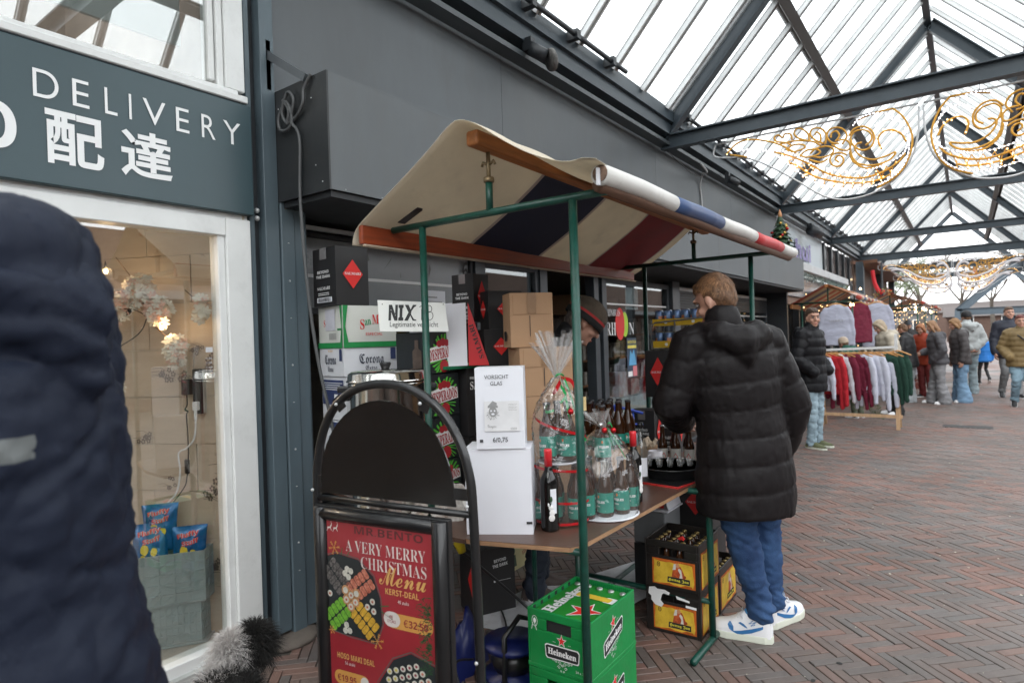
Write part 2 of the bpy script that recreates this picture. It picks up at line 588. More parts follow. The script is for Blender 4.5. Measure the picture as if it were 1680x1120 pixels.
#paving (herringbone clinkers at 45 degrees)
def brick_mat(name,per_obj):
 m=bpy.data.materials.new(name)
 m.use_nodes=True
 n=m.node_tree;L=n.links
 b=n.nodes['Principled BSDF']
 if per_obj:
  oi=n.nodes.new('ShaderNodeObjectInfo');rnd=oi.outputs['Random'];pos=oi.outputs['Location']
 else:
  gi=n.nodes.new('ShaderNodeNewGeometry');rnd=gi.outputs['Random Per Island']
  tc0=n.nodes.new('ShaderNodeTexCoord');pos=tc0.outputs['Object']
 big=n.nodes.new('ShaderNodeTexNoise');big.inputs['Scale'].default_value=0.75;big.inputs['Detail'].default_value=2
 L.new(pos,big.inputs['Vector'])
 ad=n.nodes.new('ShaderNodeMath');ad.operation='MULTIPLY_ADD';ad.inputs[1].default_value=0.55
 mp=n.nodes.new('ShaderNodeMapRange');mp.inputs['From Min'].default_value=0.3;mp.inputs['From Max'].default_value=0.7
 mp.inputs['To Max'].default_value=0.45
 L.new(big.outputs['Fac'],mp.inputs['Value'])
 L.new(rnd,ad.inputs[0]);L.new(mp.outputs[0],ad.inputs[2])
 cr=n.nodes.new('ShaderNodeValToRGB')
 e=cr.color_ramp.elements
 e[0].position=0.0;e[0].color=(0.085,0.078,0.074,1)
 e[1].position=1.0;e[1].color=(0.215,0.100,0.074,1)
 for p,c in((0.22,(0.128,0.092,0.078,1)),(0.42,(0.108,0.096,0.090,1)),(0.6,(0.148,0.094,0.078,1)),(0.8,(0.172,0.094,0.074,1))):
  k=e.new(p);k.color=c
 L.new(ad.outputs[0],cr.inputs[0])
 tc=n.nodes.new('ShaderNodeTexCoord')
 geo=n.nodes.new('ShaderNodeNewGeometry')
 nz=n.nodes.new('ShaderNodeTexNoise');nz.inputs['Scale'].default_value=9;nz.inputs['Detail'].default_value=8;nz.inputs['Roughness'].default_value=0.7
 L.new(geo.outputs['Position'],nz.inputs['Vector'])
 mr=n.nodes.new('ShaderNodeMapRange');mr.inputs['To Min'].default_value=0.72;mr.inputs['To Max'].default_value=1.3
 L.new(nz.outputs['Fac'],mr.inputs['Value'])
 mx=n.nodes.new('ShaderNodeMix');mx.data_type='RGBA';mx.blend_type='MULTIPLY';mx.inputs['Factor'].default_value=1
 L.new(cr.outputs[0],mx.inputs['A']);L.new(mr.outputs[0],mx.inputs['B'])
 st=n.nodes.new('ShaderNodeTexNoise');st.inputs['Scale'].default_value=0.9;st.inputs['Detail'].default_value=7;st.inputs['Roughness'].default_value=.7
 L.new(geo.outputs['Position'],st.inputs['Vector'])
 s2=n.nodes.new('ShaderNodeMapRange');s2.inputs['From Min'].default_value=.3;s2.inputs['From Max'].default_value=.7;s2.inputs['To Min'].default_value=0.74;s2.inputs['To Max'].default_value=1.22
 L.new(st.outputs['Fac'],s2.inputs['Value'])
 m2=n.nodes.new('ShaderNodeMix');m2.data_type='RGBA';m2.blend_type='MULTIPLY';m2.inputs['Factor'].default_value=1
 L.new(mx.outputs['Result'],m2.inputs['A']);L.new(s2.outputs[0],m2.inputs['B'])
 L.new(m2.outputs['Result'],b.inputs['Base Color'])
 wet=n.nodes.new('ShaderNodeTexNoise');wet.inputs['Scale'].default_value=1.1;wet.inputs['Detail'].default_value=5
 L.new(geo.outputs['Position'],wet.inputs['Vector'])
 wr=n.nodes.new('ShaderNodeMapRange');wr.inputs['From Min'].default_value=.35;wr.inputs['From Max'].default_value=.65
 wr.inputs['To Min'].default_value=0.42;wr.inputs['To Max'].default_value=0.7
 L.new(wet.outputs['Fac'],wr.inputs['Value']);L.new(wr.outputs[0],b.inputs['Roughness'])
 f=n.nodes.new('ShaderNodeTexNoise');f.inputs['Scale'].default_value=130;f.inputs['Detail'].default_value=4
 L.new(geo.outputs['Position'],f.inputs['Vector'])
 bp=n.nodes.new('ShaderNodeBump');bp.inputs['Strength'].default_value=0.35;bp.inputs['Distance'].default_value=0.004
 L.new(f.outputs['Fac'],bp.inputs['Height']);L.new(bp.outputs[0],b.inputs['Normal'])
 return m
BR_O=brick_mat('clinker_single',True)
BR_S=brick_mat('clinker_field',False)
ground=MB()
ground.box(-30,130,-60,60,-0.30,-0.012)
SAND=mat('joint_sand',(0.095,0.084,0.074),0.95,var=0.4,vs=30,bump=0.3)
gr=ground.build('ground',SAND,kind='structure')
pav=bpy.data.objects.new('pavement',None)
link(pav);pav['kind']='structure'
BW,BL=0.05,0.2
def clinkers():
 ca=math.cos(R(45));sa=ca
 rng=random.Random(4)
 out=[]
 def emit(cx,cy,ang):
  x=cx*BW;y=cy*BW
  X=x*ca-y*sa+3;Y=x*sa+y*ca
  out.append((X,Y,ang+R(45)))
 N=330
 for j in range(-N,N):
  for m in range(-60,61):
   hx=j+8*m
   if abs(hx)>N:continue
   emit(hx+2,j+0.5,0)
   emit(hx+4+0.5,j-3+2,R(90))
 return out
cl=[]
fw=Vector((math.cos(YAW),math.sin(YAW),0));rt=Vector((math.sin(YAW),-math.cos(YAW),0))
for X,Y,a in clinkers():
 d=X*fw.x+Y*fw.y;s_=X*rt.x+Y*rt.y
 if d<1.3 or X>19 or Y>3.35:continue
 if abs(s_)>d*0.86+1.4:continue
 if Y>2.86 and X<1.95:continue
 cl.append((d,X,Y,a,s_))
cl.sort()
rng=random.Random(8)
MBR=MB()
w2,l2=BW/2-0.0021,BL/2-0.0021
c_=0.0025
def brick_verts(w2,l2):
 return[(-l2,-w2,-0.012),(l2,-w2,-0.012),(l2,w2,-0.012),(-l2,w2,-0.012),(-l2,-w2,-c_),(l2,-w2,-c_),(l2,w2,-c_),(-l2,w2,-c_),(-l2+c_,-w2+c_,0),(l2-c_,-w2+c_,0),(l2-c_,w2-c_,0),(-l2+c_,w2-c_,0)]
BF=[(8,9,10,11),(0,1,5,4),(1,2,6,5),(2,3,7,6),(3,0,4,7),(4,5,9,8),(5,6,10,9),(6,7,11,10),(7,4,8,11)]
MBR.add(brick_verts(w2,l2),BF)
brick_me=MBR.mesh('brick',BR_O)
single=0
field=MB()
for d,X,Y,a,s_ in cl:
 vis=abs(s_)<d*0.83 and d>2.55 and s_>-d*0.35 and not(Y>1.25 and X<2.9)and not(d<2.75 and s_<0)
 tilt=(rng.uniform(-.010,.010),rng.uniform(-.010,.010))
 dz=rng.uniform(-0.0022,0.0012)-.004*max(0,noise.noise(Vector((X*.8,Y*.8,3))))
 if vis and single<300:
  o=bpy.data.objects.new('brick',brick_me)
  o.location=(X,Y,dz);o.rotation_euler=(tilt[0],tilt[1],a)
  COL.objects.link(o);o.parent=pav
  single+=1
 else:
  ca,sa=math.cos(a),math.sin(a)
  vs=brick_verts(w2,l2)
  field.add([(X+x*ca-y*sa,Y+x*sa+y*ca,z+dz+x*tilt[1]*-1+y*tilt[0])for x,y,z in vs],BF if d<7 else BF[:5]+BF[5:])
field.build('brick',BR_S,pav,kind='stuff')
far_=MB();far_.box(19.0,120,-55,30,-0.011,-0.001);far_.box(-10,19,-40,-12,-0.011,-0.001)
far_.build('pavement_surface',BR_S,pav)
lit=MB();rng=random.Random(3)
for k in range(420):
 X=rng.uniform(2.6,12);Y=rng.uniform(-4,2.2);r_=rng.uniform(0.002,0.006)*(1+X*.12);a=rng.uniform(0,6)
 lit.add([(X+r_*math.cos(a+t)*rng.uniform(.5,1.6),Y+r_*math.sin(a+t),0.002+rng.uniform(0,.003))for t in(0,1.3,2.6,4.2)],[(0,1,2,3)])
lit.build('litter',mat('pale_grit',(0.5,0.46,0.38),0.8),kind='stuff',label='tiny pale crumbs and grit scattered over the paving')
gum=MB();rng=random.Random(17)
for k in range(150):
 X=rng.uniform(2.6,14);Y=rng.uniform(-4,2.0);gum.flat(disc(0,0,rng.uniform(.008,.02),9,rng.uniform(.007,.014)),(X,Y,.0018),(1,0,0),(0,1,0))
gum.build('chewing_gum',mat('gum_grey',(.055,.052,.05),.8,var=.3,island=.8),kind='stuff',label='flattened dark and grey gum spots trodden into the paving')
dr=thing('drain_grate','dark rectangular drain cover set flush in the paving','drain cover',(11.65,0.02,0))
f=MB();f.box(-.16,.16,-.31,.31,-0.01,0.002);f.build('frame',mat('cast_iron',(.03,.028,.027),.6,bump=.3),dr)
f=MB()
for k in range(9):
 f.box(-.14,.14,-.28+k*.065,-.24+k*.065,0.002,0.006)
f.build('grate_bars',MATS['cast_iron'],dr,kind='stuff')
#glass arcade roof
roof=thing('arcade_roof','dark steel and glass gabled roof spanning the shopping street','roof',(18,0.4,3.8))
EL,ER,RY,RZ,EZ=2.95,-2.15,0.4,6.6,3.87
TIES=[-3.6,1.70,7.16,12.63,18.1,23.6,29.0,34.5]
def ibeam(mb,a,b,w,h,up=(0,0,1),fl=0.016,web=0.012):
 a,b=Vector(a),Vector(b);d=(b-a);upv=Vector(up)
 sd=d.cross(upv).normalized();u2=sd.cross(d).normalized()
 mb.obox((a+b)/2,sd*web/2,d/2,u2*(h/2-fl))
 for s_ in(-1,1):
  mb.obox((a+b)/2+u2*s_*(h/2-fl/2),sd*w/2,d/2,u2*fl/2)
for i,X in enumerate(TIES):
 mb=MB();ibeam(mb,(X,EL-.05,EZ-.03),(X,ER,EZ-.03),.12,.17 if X<20 else.24);mb.build('tie_beam',STEEL,roof,world=True)
 for s_ in(1,-1):
  ey=EL if s_>0 else ER
  mb=MB();ibeam(mb,(X,ey-s_*.02,EZ+.02),(X,RY+s_*0.02,RZ),.12,.18,up=(0,s_*.7,.7));mb.build('rafter',STEEL,roof,world=True)
for X in(23.6,29.0,34.5):
 mb=MB();mb.box(X-.1,X+.1,ER-.1,ER+.1,0,EZ);mb.build('column',STEEL,roof,world=True)
for X in(23.6,29.0,34.5):
 mb=MB();mb.box(X-.12,X+.12,EL-.25,EL-.03,0,EZ-.12);mb.build('column',STEEL,roof,world=True)
for X in(1.7,7.16,12.63,18.1):
 mb=MB();mb.box(X-.1,X+.1,ER-.1,ER+.1,0,EZ);mb.build('column',STEEL,roof,world=True)
mb=MB();mb.box(-8,34.6,RY-.05,RY+.05,RZ-.02,RZ+.16);mb.build('ridge_beam',STEEL,roof,world=True)
sl=(RZ-EZ)/(EL-RY)
BRN=mat('brown_purlin',(0.045,0.037,0.033),0.5,var=0.2,dirt=.3)
for py in(1.62,-0.82):
 z=RZ-abs(py-RY)*sl+.02
 mb=MB();ibeam(mb,(-8,py,z),(34.6,py,z),.12,.16,up=(0,(1 if py>RY else-1)*.7,.7));mb.build('purlin',BRN,roof,world=True)
mb=MB();mb.box(-8,34.5,2.78,2.96,3.92,4.17);mb.box(-8,34.5,2.74,2.78,4.05,4.19);mb.build('gutter',STEEL,roof,world=True)
mb=MB();mb.box(1.95,34.5,2.80,2.93,3.80,3.815);mb.box(1.95,34.5,2.80,2.815,3.815,3.84);mb.build('gutter_flange',mat('lit_flange_steel',(.055,.065,.07),.45),roof,world=True)  # lit line of the flange put into its colour, paler than the gutter steel
mb=MB();mb.box(-8,34.5,ER-.05,ER+.12,3.90,4.16);mb.build('gutter',STEEL,roof,world=True)
for x0,x1 in((1.9,5.7),(7.3,12.4),(12.8,17.9),(18.3,23.3)):
 mb=MB();mb.tube([(x0,2.66,4.16),(x1,2.66,4.16)],.022,8)
 k=x0+.1
 while k<x1:
  mb.box(k-.03,k+.03,2.63,2.74,4.12,4.20);k+=.68
 mb.build('shade_rail',DARK,roof,world=True)
GLR=glass_mat('roof_glass',(0.93,0.955,0.95),1.45,haze=0.30,hazecol=(.93,.95,.95),boost=.0)
off=0.17
def slopept(s_,t,X,lift=0.0):
 """t 0 at the eave, 1 at the ridge"""
 ey=2.74 if s_>0 else ER+.06
 e=Vector((X,ey,EZ+.30+lift));r_=Vector((X,RY+s_*.05,EZ+.30+lift+sl*abs(ey-RY-s_*.05)))
 return e+(r_-e)*t
bar_me={}
pane_me={}
NB=62
bx=[-8.1+0.683*k for k in range(NB)]
for s_ in(1,-1):
 a=slopept(s_,0,0);b=slopept(s_,1,0)
 mbb=MB();nrm=Vector((0,s_*.73,.68))
 dn=(b-a).normalized()
 up=Vector((1,0,0)).cross(dn)*(1 if s_<0 else-1)
 up=up if up.z>0 else-up
 for o_ in(-.022,.022):
  mbb.obox((a+b)/2+Vector((o_,0,0))-up*.02,(0.012,0,0),(b-a)/2,up*.028)
 mbb.obox((a+b)/2+up*.012,(0.04,0,0),(b-a)/2,up*.006)
 bar_me[s_]=mbb.mesh('glazing_bar',ALU)
 mbp=MB()
 mbp.add([a+Vector((.03,0,0)),a+Vector((.653,0,0)),b+Vector((.653,0,0)),b+Vector((.03,0,0))],[(0,1,2,3)])
 pane_me[s_]=mbp.mesh('glass_pane',GLR)
 for X in bx:
  if X>33.3:continue
  if X<-2.6 and s_<0 or X<-2.6:pass
  L_=WM[roof.name].inverted()@Vector((X,0,0))
  meshobj('glazing_bar',bar_me[s_],roof,loc=L_)
  if X<32.6:meshobj('glass_pane',pane_me[s_],roof,loc=L_+Vector((0,0,.012)))
#corner column and white framed sushi shop front
colm=thing('steel_column','blue grey weathered steel column between the white shop front and the dark facade','column',(1.95,2.93,0))
mb=MB();mb.box(1.81,1.865,2.99,3.06,0,4.0);mb.build('back_plate',DARK,colm,world=True)
mb=MB();mb.box(1.865,1.945,2.925,3.06,0.05,3.9);mb.box(1.80,1.83,2.965,3.0,.05,3.9);mb.build('flange',STEEL_L,colm,world=True,bevel=.003)
mb=MB();mb.box(1.950,2.03,2.915,3.05,0.03,2.32);mb.box(2.033,2.105,2.925,3.05,0.03,2.32);mb.box(2.11,2.13,2.95,3.2,0.0,2.32);mb.build('downpipe_cover',STEEL_L,colm,world=True,bevel=.004)
mb=MB();mb.lathe([(.17,0),(.165,.02),(.12,.035)],14,(1.93,2.97,0));mb.build('foot_plate',mat('rusty_steel',(.12,.10,.085),.8,var=.4,bump=.3,dirt=.6),colm,world=True)
mb=MB()
for z in(.35,.8,1.25,1.7,2.1):mb.lathe([(.006,0),(.003,.004)],8,(1.99,2.915,z))
for z in(.5,1.0,1.45,1.9):mb.ell((1.99,2.914,z),(.006,.004,.006),8,5)
for z in(2.26,2.22):mb.ell((1.84,2.96,z),(.014,.014,.014),8,5)
mb.build('bolts',ALU,colm,world=True,kind='stuff')
shop=thing('sushi_shop_front','white framed shop front under a blue grey sign reading delivery','shop front',(0.8,3.0,0))
SIGN=mat('sign_panel',(0.038,0.070,0.082),0.32,var=0.06,vs=2,dirt=.06)
mb=MB();mb.box(-2.5,1.807,2.93,2.975,2.225,2.783);sb=mb.build('sign_board',SIGN,shop,world=True,bevel=.004)
mb=MB();mb.box(-2.5,1.79,2.975,3.02,2.2,2.80);mb.build('sign_backing',WHITEP,shop,world=True)
o,u,v=(0,2.926,0),(1,0,0),(0,0,1)
mb=MB()
for ch,x0,x1 in(('D',.879,.965),('E',1.013,1.073),('L',1.131,1.179),('I',1.226,1.236),('V',1.283,1.38),('E',1.426,1.486),('R',1.545,1.612),('Y',1.653,1.743)):
 put_text(mb,ch,x0,2.564,x1-x0,.111,o,u,v,fat=-.004,res=8)
put_text(mb,'HOME',.30,2.564,.42,.111,o,u,v,fat=-.004)
put_text(mb,'配',.915,2.312,.207,.216,o,u,v,fat=.020,res=5)
put_text(mb,'達',1.187,2.316,.215,.208,o,u,v,fat=.020,res=5)
put_text(mb,'BENTO',.10,2.332,.722,.183,o,u,v,font='bold',res=8)
mb.build('lettering',mat('sign_white',(.82,.83,.83),.5,var=.02),shop,world=True)
mb=MB()
mb.box(1.665,1.795,2.95,3.05,.0,2.20)
mb.box(1.628,1.665,2.968,3.05,.10,2.12)
mb.box(-2.5,1.665,2.955,3.05,2.11,2.20)
mb.box(-2.5,1.66,2.95,3.06,0.0,0.11)
mb.build('window_frame',WHITEP,shop,world=True,bevel=.004)
mb=MB();mb.box(-2.5,1.797,2.92,3.0,-.01,.055);mb.build('plinth',mat('grey_plinth',(.4,.41,.4),.7,dirt=.5),shop,world=True,bevel=.003)
mb=MB()
mb.box(-2.5,1.79,2.925,3.0,2.79,2.825)
mb.box(-2.5,1.75,2.945,3.0,2.828,2.85)
mb.box(1.69,1.79,2.95,3.05,2.852,4.0)
mb.box(1.655,1.688,2.965,3.05,2.852,4.0)
mb.box(1.62,1.65,2.98,3.05,2.88,4.0)
mb.build('upper_window_frame',WHITEP,shop,world=True,bevel=.004)
mb=MB();mb.box(-2.5,1.75,2.93,2.9385,2.7845,2.7885);mb.build('sealant_strip',DARK,shop,world=True)
GL=glass_mat('shop_glass',(.94,.96,.95),1.5,boost=.12)
GLU=glass_mat('upper_shop_glass',(.80,.83,.82),1.55,boost=.20)
mb=MB();mb.box(-2.5,1.632,3.0,3.006,.105,2.112);mb.build('glass_pane',GL,shop,world=True)
mb=MB();mb.box(-2.5,1.625,3.0,3.006,2.85,4.0);mb.build('upper_glass_pane',GLU,shop,world=True)
mb=MB();mb.box(-2.5,1.62,3.25,3.27,3.12,4.0);mb.build('roller_blind',mat('blind',(.72,.74,.74),.8,var=.04),shop,world=True)
mb=MB();mb.box(-2.5,1.8,5.0,5.1,2.8,4.2);mb.box(-2.5,1.8,3.06,5.1,2.795,2.82);mb.box(1.7,1.8,3.06,5.1,2.8,4.2);mb.build('upper_room_wall',mat('brown_room',(.30,.24,.20),.8,var=.2),shop,world=True)
TILE=mat('beige_tile',(.52,.43,.35),.42,var=.07,vs=5,bump=.06,bs=60,stretch=(1,1,6))
wd=Vector((-.451,.892,0));wn=Vector((-.892,-.451,0));w0=Vector((1.74,3.012,0))
mbt=MB();tw,th=.497,.242
mbt.obox(wd*tw/2+Vector((0,0,th/2)),wd*tw/2,Vector((0,0,th/2)),wn*.004)
tile_me=mbt.mesh('tile',TILE)
wallt=MB()
wallt.obox(w0+wd*1.2-wn*.035+Vector((0,0,1.15)),wd*1.25,Vector((0,0,1.15)),wn*.03)
wt=wallt.build('tiled_wall',mat('grout',(.60,.53,.44),.8),shop,world=True)
inv=WM[wt.name].inverted()
for r_ in range(9):
 for c in range(4):
  p=w0+wd*(c*.5-(.25 if r_%2 else 0)+.004)+Vector((0,0,.084+r_*.245))
  if r_%2 and c==0:p=w0+wd*0.004+Vector((0,0,.084+r_*.245));continue
  meshobj('tile',tile_me,wt,loc=inv@p)
 if r_%2:
  q=MB();q.obox(w0+wd*.125+Vector((0,0,.084+r_*.245+th/2)),wd*.121,Vector((0,0,th/2)),wn*.004);q.build('tile',TILE,wt,world=True)
rng=random.Random(5)
fl=MB()
def spray(s_,z,sc_,seed):
 rg=random.Random(seed)
 o_=w0+wd*s_+wn*.006+Vector((0,0,z))
 for k in range(rg.randint(5,8)):
  a=rg.uniform(0,6.28);rr=rg.uniform(.01,.06)*sc_
  cx,cz=rr*math.cos(a),rr*math.sin(a)*.8
  for q in range(5):
   t=q*1.257+a
   px,pz=cx+.011*sc_*math.cos(t),cz+.011*sc_*math.sin(t)
   fl.flat([(px+.006*sc_*math.cos(w),pz+.007*sc_*math.sin(w))for w in(0,1.05,2.1,3.14,4.2,5.2)],o_,wd,(0,0,1))
 for k in range(4):
  x0,z0=rg.uniform(-.09,.02)*sc_,rg.uniform(-.04,.03)*sc_
  for poly in stroke([(x0,z0),(x0+.04*sc_,z0+.02*sc_),(x0+.09*sc_,z0+.015*sc_)],.0025*sc_):fl.flat(poly,o_,wd,(0,0,1))
for s_,z,c in((.16,1.44,1.1),(.30,1.40,1.0),(.09,1.50,1.1),(.42,1.42,.9),(.10,.90,1.2),(.16,.80,1.0),(.14,.42,1.0),(.42,.86,.7),(.08,.98,.8),(.55,1.1,.8),(.22,1.55,.7)):
 spray(s_,z,c,int(z*100))
fl.build('flower_print',mat('print_brown',(.17,.125,.105),.6),wt,world=True)
mb=MB();mb.box(-2.5,1.74,3.02,6,.06,.085);mb.build('display_floor',mat('display_floor',(.5,.47,.42),.6),shop,world=True)
mb=MB();mb.box(-2.5,1.9,6.0,6.1,0,2.8);mb.box(-2.6,-2.5,2.9,6,0,4);mb.build('back_wall',mat('warm_room',(.30,.19,.12),.8,var=.2),shop,world=True)
mb=MB();mb.box(-2.5,1.74,3.03,6,2.30,2.34);mb.build('ceiling',mat('room_ceiling',(.6,.56,.52),.8),shop,world=True)
#wine shop: dark fascia, sign box and shop front
wine=thing('wine_shop','wide dark grey shop building with projecting sign box above the wine shop windows','building',(7.5,3.2,0))
mb=MB();mb.box(1.95,13.0,2.985,3.10,2.33,3.93);fw_=mb.build('fascia_wall',DARK,wine,world=True)
for a,b in((1.95,4.02),(4.024,7.09),(7.094,10.05),(10.054,13.0)):
 mb=MB();mb.box(a,b,2.966,2.984,2.899,3.93);mb.build('wall_panel',FASCIA,fw_,world=True)
mb=MB();mb.box(1.958,12.99,2.512,2.962,2.322,2.893);bxs=mb.build('sign_box',DARK,wine,world=True,bevel=.003)
for a,b in((1.958,4.9),(4.903,7.9),(7.903,10.4),(10.403,13.0)):
 mb=MB();mb.box(a,b,2.50,2.511,2.318,2.896);mb.build('front_panel',FASCIA,bxs,world=True)
 mb=MB();mb.box(a,b,2.511,2.964,2.894,2.898);mb.build('top_panel',FASCIA,bxs,world=True)
mb=MB();rg_=random.Random(9)
for k in range(14):mb.ell((rg_.uniform(2.0,9),2.4995,2.325+rg_.uniform(-.002,.008)),(.003,.0015,.003),6,4)
mb.build('rivets',ALU,bxs,world=True,kind='stuff')
mb=MB();mb.box(1.946,1.956,2.498,2.99,2.314,2.898);mb.build('end_plate',mat('end_plate',(.020,.022,.024),.5,var=.25,vs=5,dirt=.3,v2s=8,bump=.05),bxs,world=True)
mb=MB()
for y,z in((2.55,2.36),(2.94,2.36),(2.60,2.45),(2.9,2.8),(2.85,2.74),(2.62,2.79)):mb.ell((1.945,y,z),(.003,.004,.004),6,4)
mb.build('screws',ALU,bxs,world=True,kind='stuff')
mb=MB();mb.box(1.9,1.925,2.925,2.96,2.9,3.16);mb.bar((1.92,2.94,3.09),(1.95,2.66,2.90),.03,.04);mb.build('bracket',mat('bracket_steel',(.10,.11,.12),.4,metal=.3),wine,world=True)
mb=MB();mb.box(1.97,13.0,2.52,3.6,2.285,2.316);mb.build('soffit',mat('soffit',(.02,.022,.025),.6),wine,world=True)
mb=MB();mb.box(2.13,4.0,3.10,3.13,2.235,2.258);mb.build('shutter_rail',ALU,wine,world=True)
SY=3.20
def frame(x0,x1,z0,z1,w=.07,y=SY,m=DARK,parent=wine,name='window_frame'):
 mb=MB()
 mb.box(x0,x0+w,y-.03,y+.05,z0,z1);mb.box(x1-w,x1,y-.03,y+.05,z0,z1)
 mb.box(x0+w,x1-w,y-.03,y+.05,z0,z0+w);mb.box(x0+w,x1-w,y-.03,y+.05,z1-w,z1)
 return mb.build(name,m,parent,world=True,bevel=.003)
GLW=glass_mat('wine_shop_glass',(.80,.84,.84),1.5,boost=.05)
GREYF=mat('grey_window_film',(.235,.25,.26),.3,var=.12,vs=2,dirt=.3,v2s=3)
DGREY=mat('slate_frame',(.045,.053,.062),.4,var=.1)
frame(2.13,3.84,.55,2.235,.03)
mb=MB();mb.box(2.16,3.81,SY,SY+.01,1.78,2.205);mb.build('window_film',GREYF,wine,world=True)
mb=MB();mb.box(2.16,3.81,SY-.006,SY-.001,1.965,1.985);mb.build('white_stripe',INKW,wine,world=True)
mb=MB();mb.box(2.16,3.81,SY,SY+.008,.58,1.74);mb.build('glass_pane',GLW,wine,world=True)
mb=MB();mb.box(2.13,3.84,SY-.04,SY+.04,1.742,1.778);mb.build('transom',DARK,wine,world=True)
mb=MB()
rng=random.Random(2)
for x,z in((2.95,2.09),(3.06,2.04),(2.75,2.10),(3.55,1.92),(3.38,2.08)):
 mb.flat([(x+rng.uniform(-.05,.05),z+rng.uniform(-.06,.06))for _ in range(3)],(0,SY-.003,0),(1,0,0),(0,0,1))
mb.build('tape_residue',mat('tape_grey',(.15,.155,.15),.6),wine,world=True,kind='stuff')
mb=MB();put_text(mb,'6',3.72,2.03,.07,.14,(0,SY-.02,0),(1,0,0),(0,0,1),font='bold');mb.build('house_number',INKK,wine,world=True)
mb=MB();mb.flat(rect(3.30,1.60,3.52,1.93),(0,SY-.01,0),(1,0,0),(0,0,1));nt_=mb.build('notice_sheet',CARDW,wine,world=True)
mb=MB()
for k in range(7):mb.flat(rect(3.33,1.875-k*.035,3.33+(.15 if k else.1),1.885-k*.035),(0,SY-.012,0),(1,0,0),(0,0,1))
mb.build('print',mat('grey_ink',(.3,.3,.3),.6),nt_,world=True)
for a,b in((3.845,3.95),(4.78,4.90),(5.80,5.90),(5.98,6.06)):
 mb=MB();mb.box(a,b,SY-.05,SY+.06,0,2.25);mb.build('door_post',DGREY,wine,world=True,bevel=.003)
frame(3.95,4.78,.1,2.2,.05,m=DGREY)
mb=MB();mb.box(4.0,4.73,SY,SY+.008,.15,2.15);mb.build('glass_pane',GLW,wine,world=True)
frame(6.06,7.9,.1,2.2,.06,m=DGREY)
mb=MB();mb.box(6.12,7.84,SY,SY+.008,.16,2.14);wg=mb.build('glass_pane',GLW,wine,world=True)
mb=MB();mb.box(6.12,7.84,SY-.005,SY-.001,1.90,1.918);mb.build('white_stripe',INKW,wine,world=True)
mb=MB();mb.box(7.9,8.15,SY-.08,SY+.06,0,2.25);mb.build('door_post',DGREY,wine,world=True,bevel=.003)
o,u,v=(0,SY-.010,0),(1,0,0),(0,0,1)
mb=MB();mb.flat(disc(6.47,1.685,.115,28,.185),(0,SY-.007,0),u,v);mb.build('red_oval',INKR,wg,world=True)
mb=MB();mb.flat(disc(6.60,1.68,.085,28,.145),(0,SY-.004,0),u,v);mb.build('lime_oval',mat('lime_ink',(.42,.68,.04),.5),wg,world=True)
mb=MB();put_text(mb,'WIJNHUIS',6.10,1.765,.37,.085,o,u,v,font='serif',fat=-.012)
put_text(mb,'RH',6.12,1.56,.24,.14,o,u,v,font='serif',fat=-.008);put_text(mb,'N',6.70,1.56,.13,.14,o,u,v,font='serif',fat=-.008)
mb.build('lettering',INKW,wg,world=True)
mb=MB();mb.flat(rect(6.62,1.06,6.88,1.52),o,u,v);po=mb.build('poster',mat('poster_dark',(.03,.05,.09),.5),wg,world=True)
mb=MB();put_text(mb,'WINTER',6.635,1.455,.23,.035,(0,SY-.013,0),u,v,font='bold');mb.flat(rect(6.635,1.40,6.865,1.435),(0,SY-.0125,0),u,v);mb.build('print',mat('poster_yellow',(.7,.6,.1),.5),po,world=True)
mb=MB();mb.flat([(6.66,1.2),(6.70,1.38),(6.75,1.33),(6.8,1.39),(6.86,1.2)],(0,SY-.013,0),u,v);mb.build('print',mat('poster_blue',(.1,.35,.6),.5),po,world=True)
mb=MB();mb.flat(rect(6.76,1.07,6.87,1.19),(0,SY-.014,0),u,v);mb.build('print',mat('poster_pink',(.65,.2,.22),.5),po,world=True)
mb=MB();mb.flat(rect(6.63,1.07,6.745,1.13),(0,SY-.014,0),u,v);mb.build('print',INKW,po,world=True)
mb=MB();mb.flat(rect(6.7,1.86,7.05,2.12),(0,SY+.03,0),u,v);mb.build('back_of_sign',mat('sheet_white',(.6,.63,.65),.5),wine,world=True)
SHUT=mat('roller_shutter',(.028,.03,.033),.5,var=.2)
for x0,x1 in((8.15,10.4),(10.55,12.9)):
 frame(x0,x1,.0,2.2,.06,m=DGREY)
 mb=MB();mb.box(x0+.06,x1-.06,SY,SY+.008,.06,1.95);mb.build('glass_pane',GLW,wine,world=True)
 mb=MB()
 for k in range(7):mb.box(x0+.06,x1-.06,SY-.035,SY-.012,1.90+k*.035,1.93+k*.035)
 mb.build('shutter_slats',SHUT,wine,world=True,kind='stuff')
 mb=MB();mb.box(x0+.06,x1-.06,SY-.045,SY-.012,2.145,2.185);mb.build('shutter_rail',ALU,wine,world=True)
 mb=MB();mb.box(x0+.06,x1-.06,SY-.04,SY-.01,1.82,1.84);mb.build('shutter_rail',ALU,wine,world=True)
mb=MB();mb.box(12.9,13.0,2.8,3.3,0,2.3);mb.build('side_wall',DARK,wine,world=True)
mb=MB();mb.box(2.1,3.84,SY-.03,SY+.1,0,.55);mb.build('dado',mat('dado',(.05,.055,.06),.6),wine,world=True)
mb=MB();mb.box(2.1,13,6.4,6.5,0,2.4);mb.box(2.1,13,3.25,6.5,-.004,.004);mb.box(2.1,13,3.25,6.5,2.4,2.45);mb.box(2.1,2.15,3.3,6.4,0,2.4);mb.box(12.9,13,3.3,6.4,0,2.4)
mb.build('interior_shell',mat('interior_dark',(.10,.075,.06),.8,var=.3),wine,world=True)
mb=MB()
for z in(.35,.75,1.15,1.55):mb.box(6.3,11.8,4.9,5.3,z,z+.03)
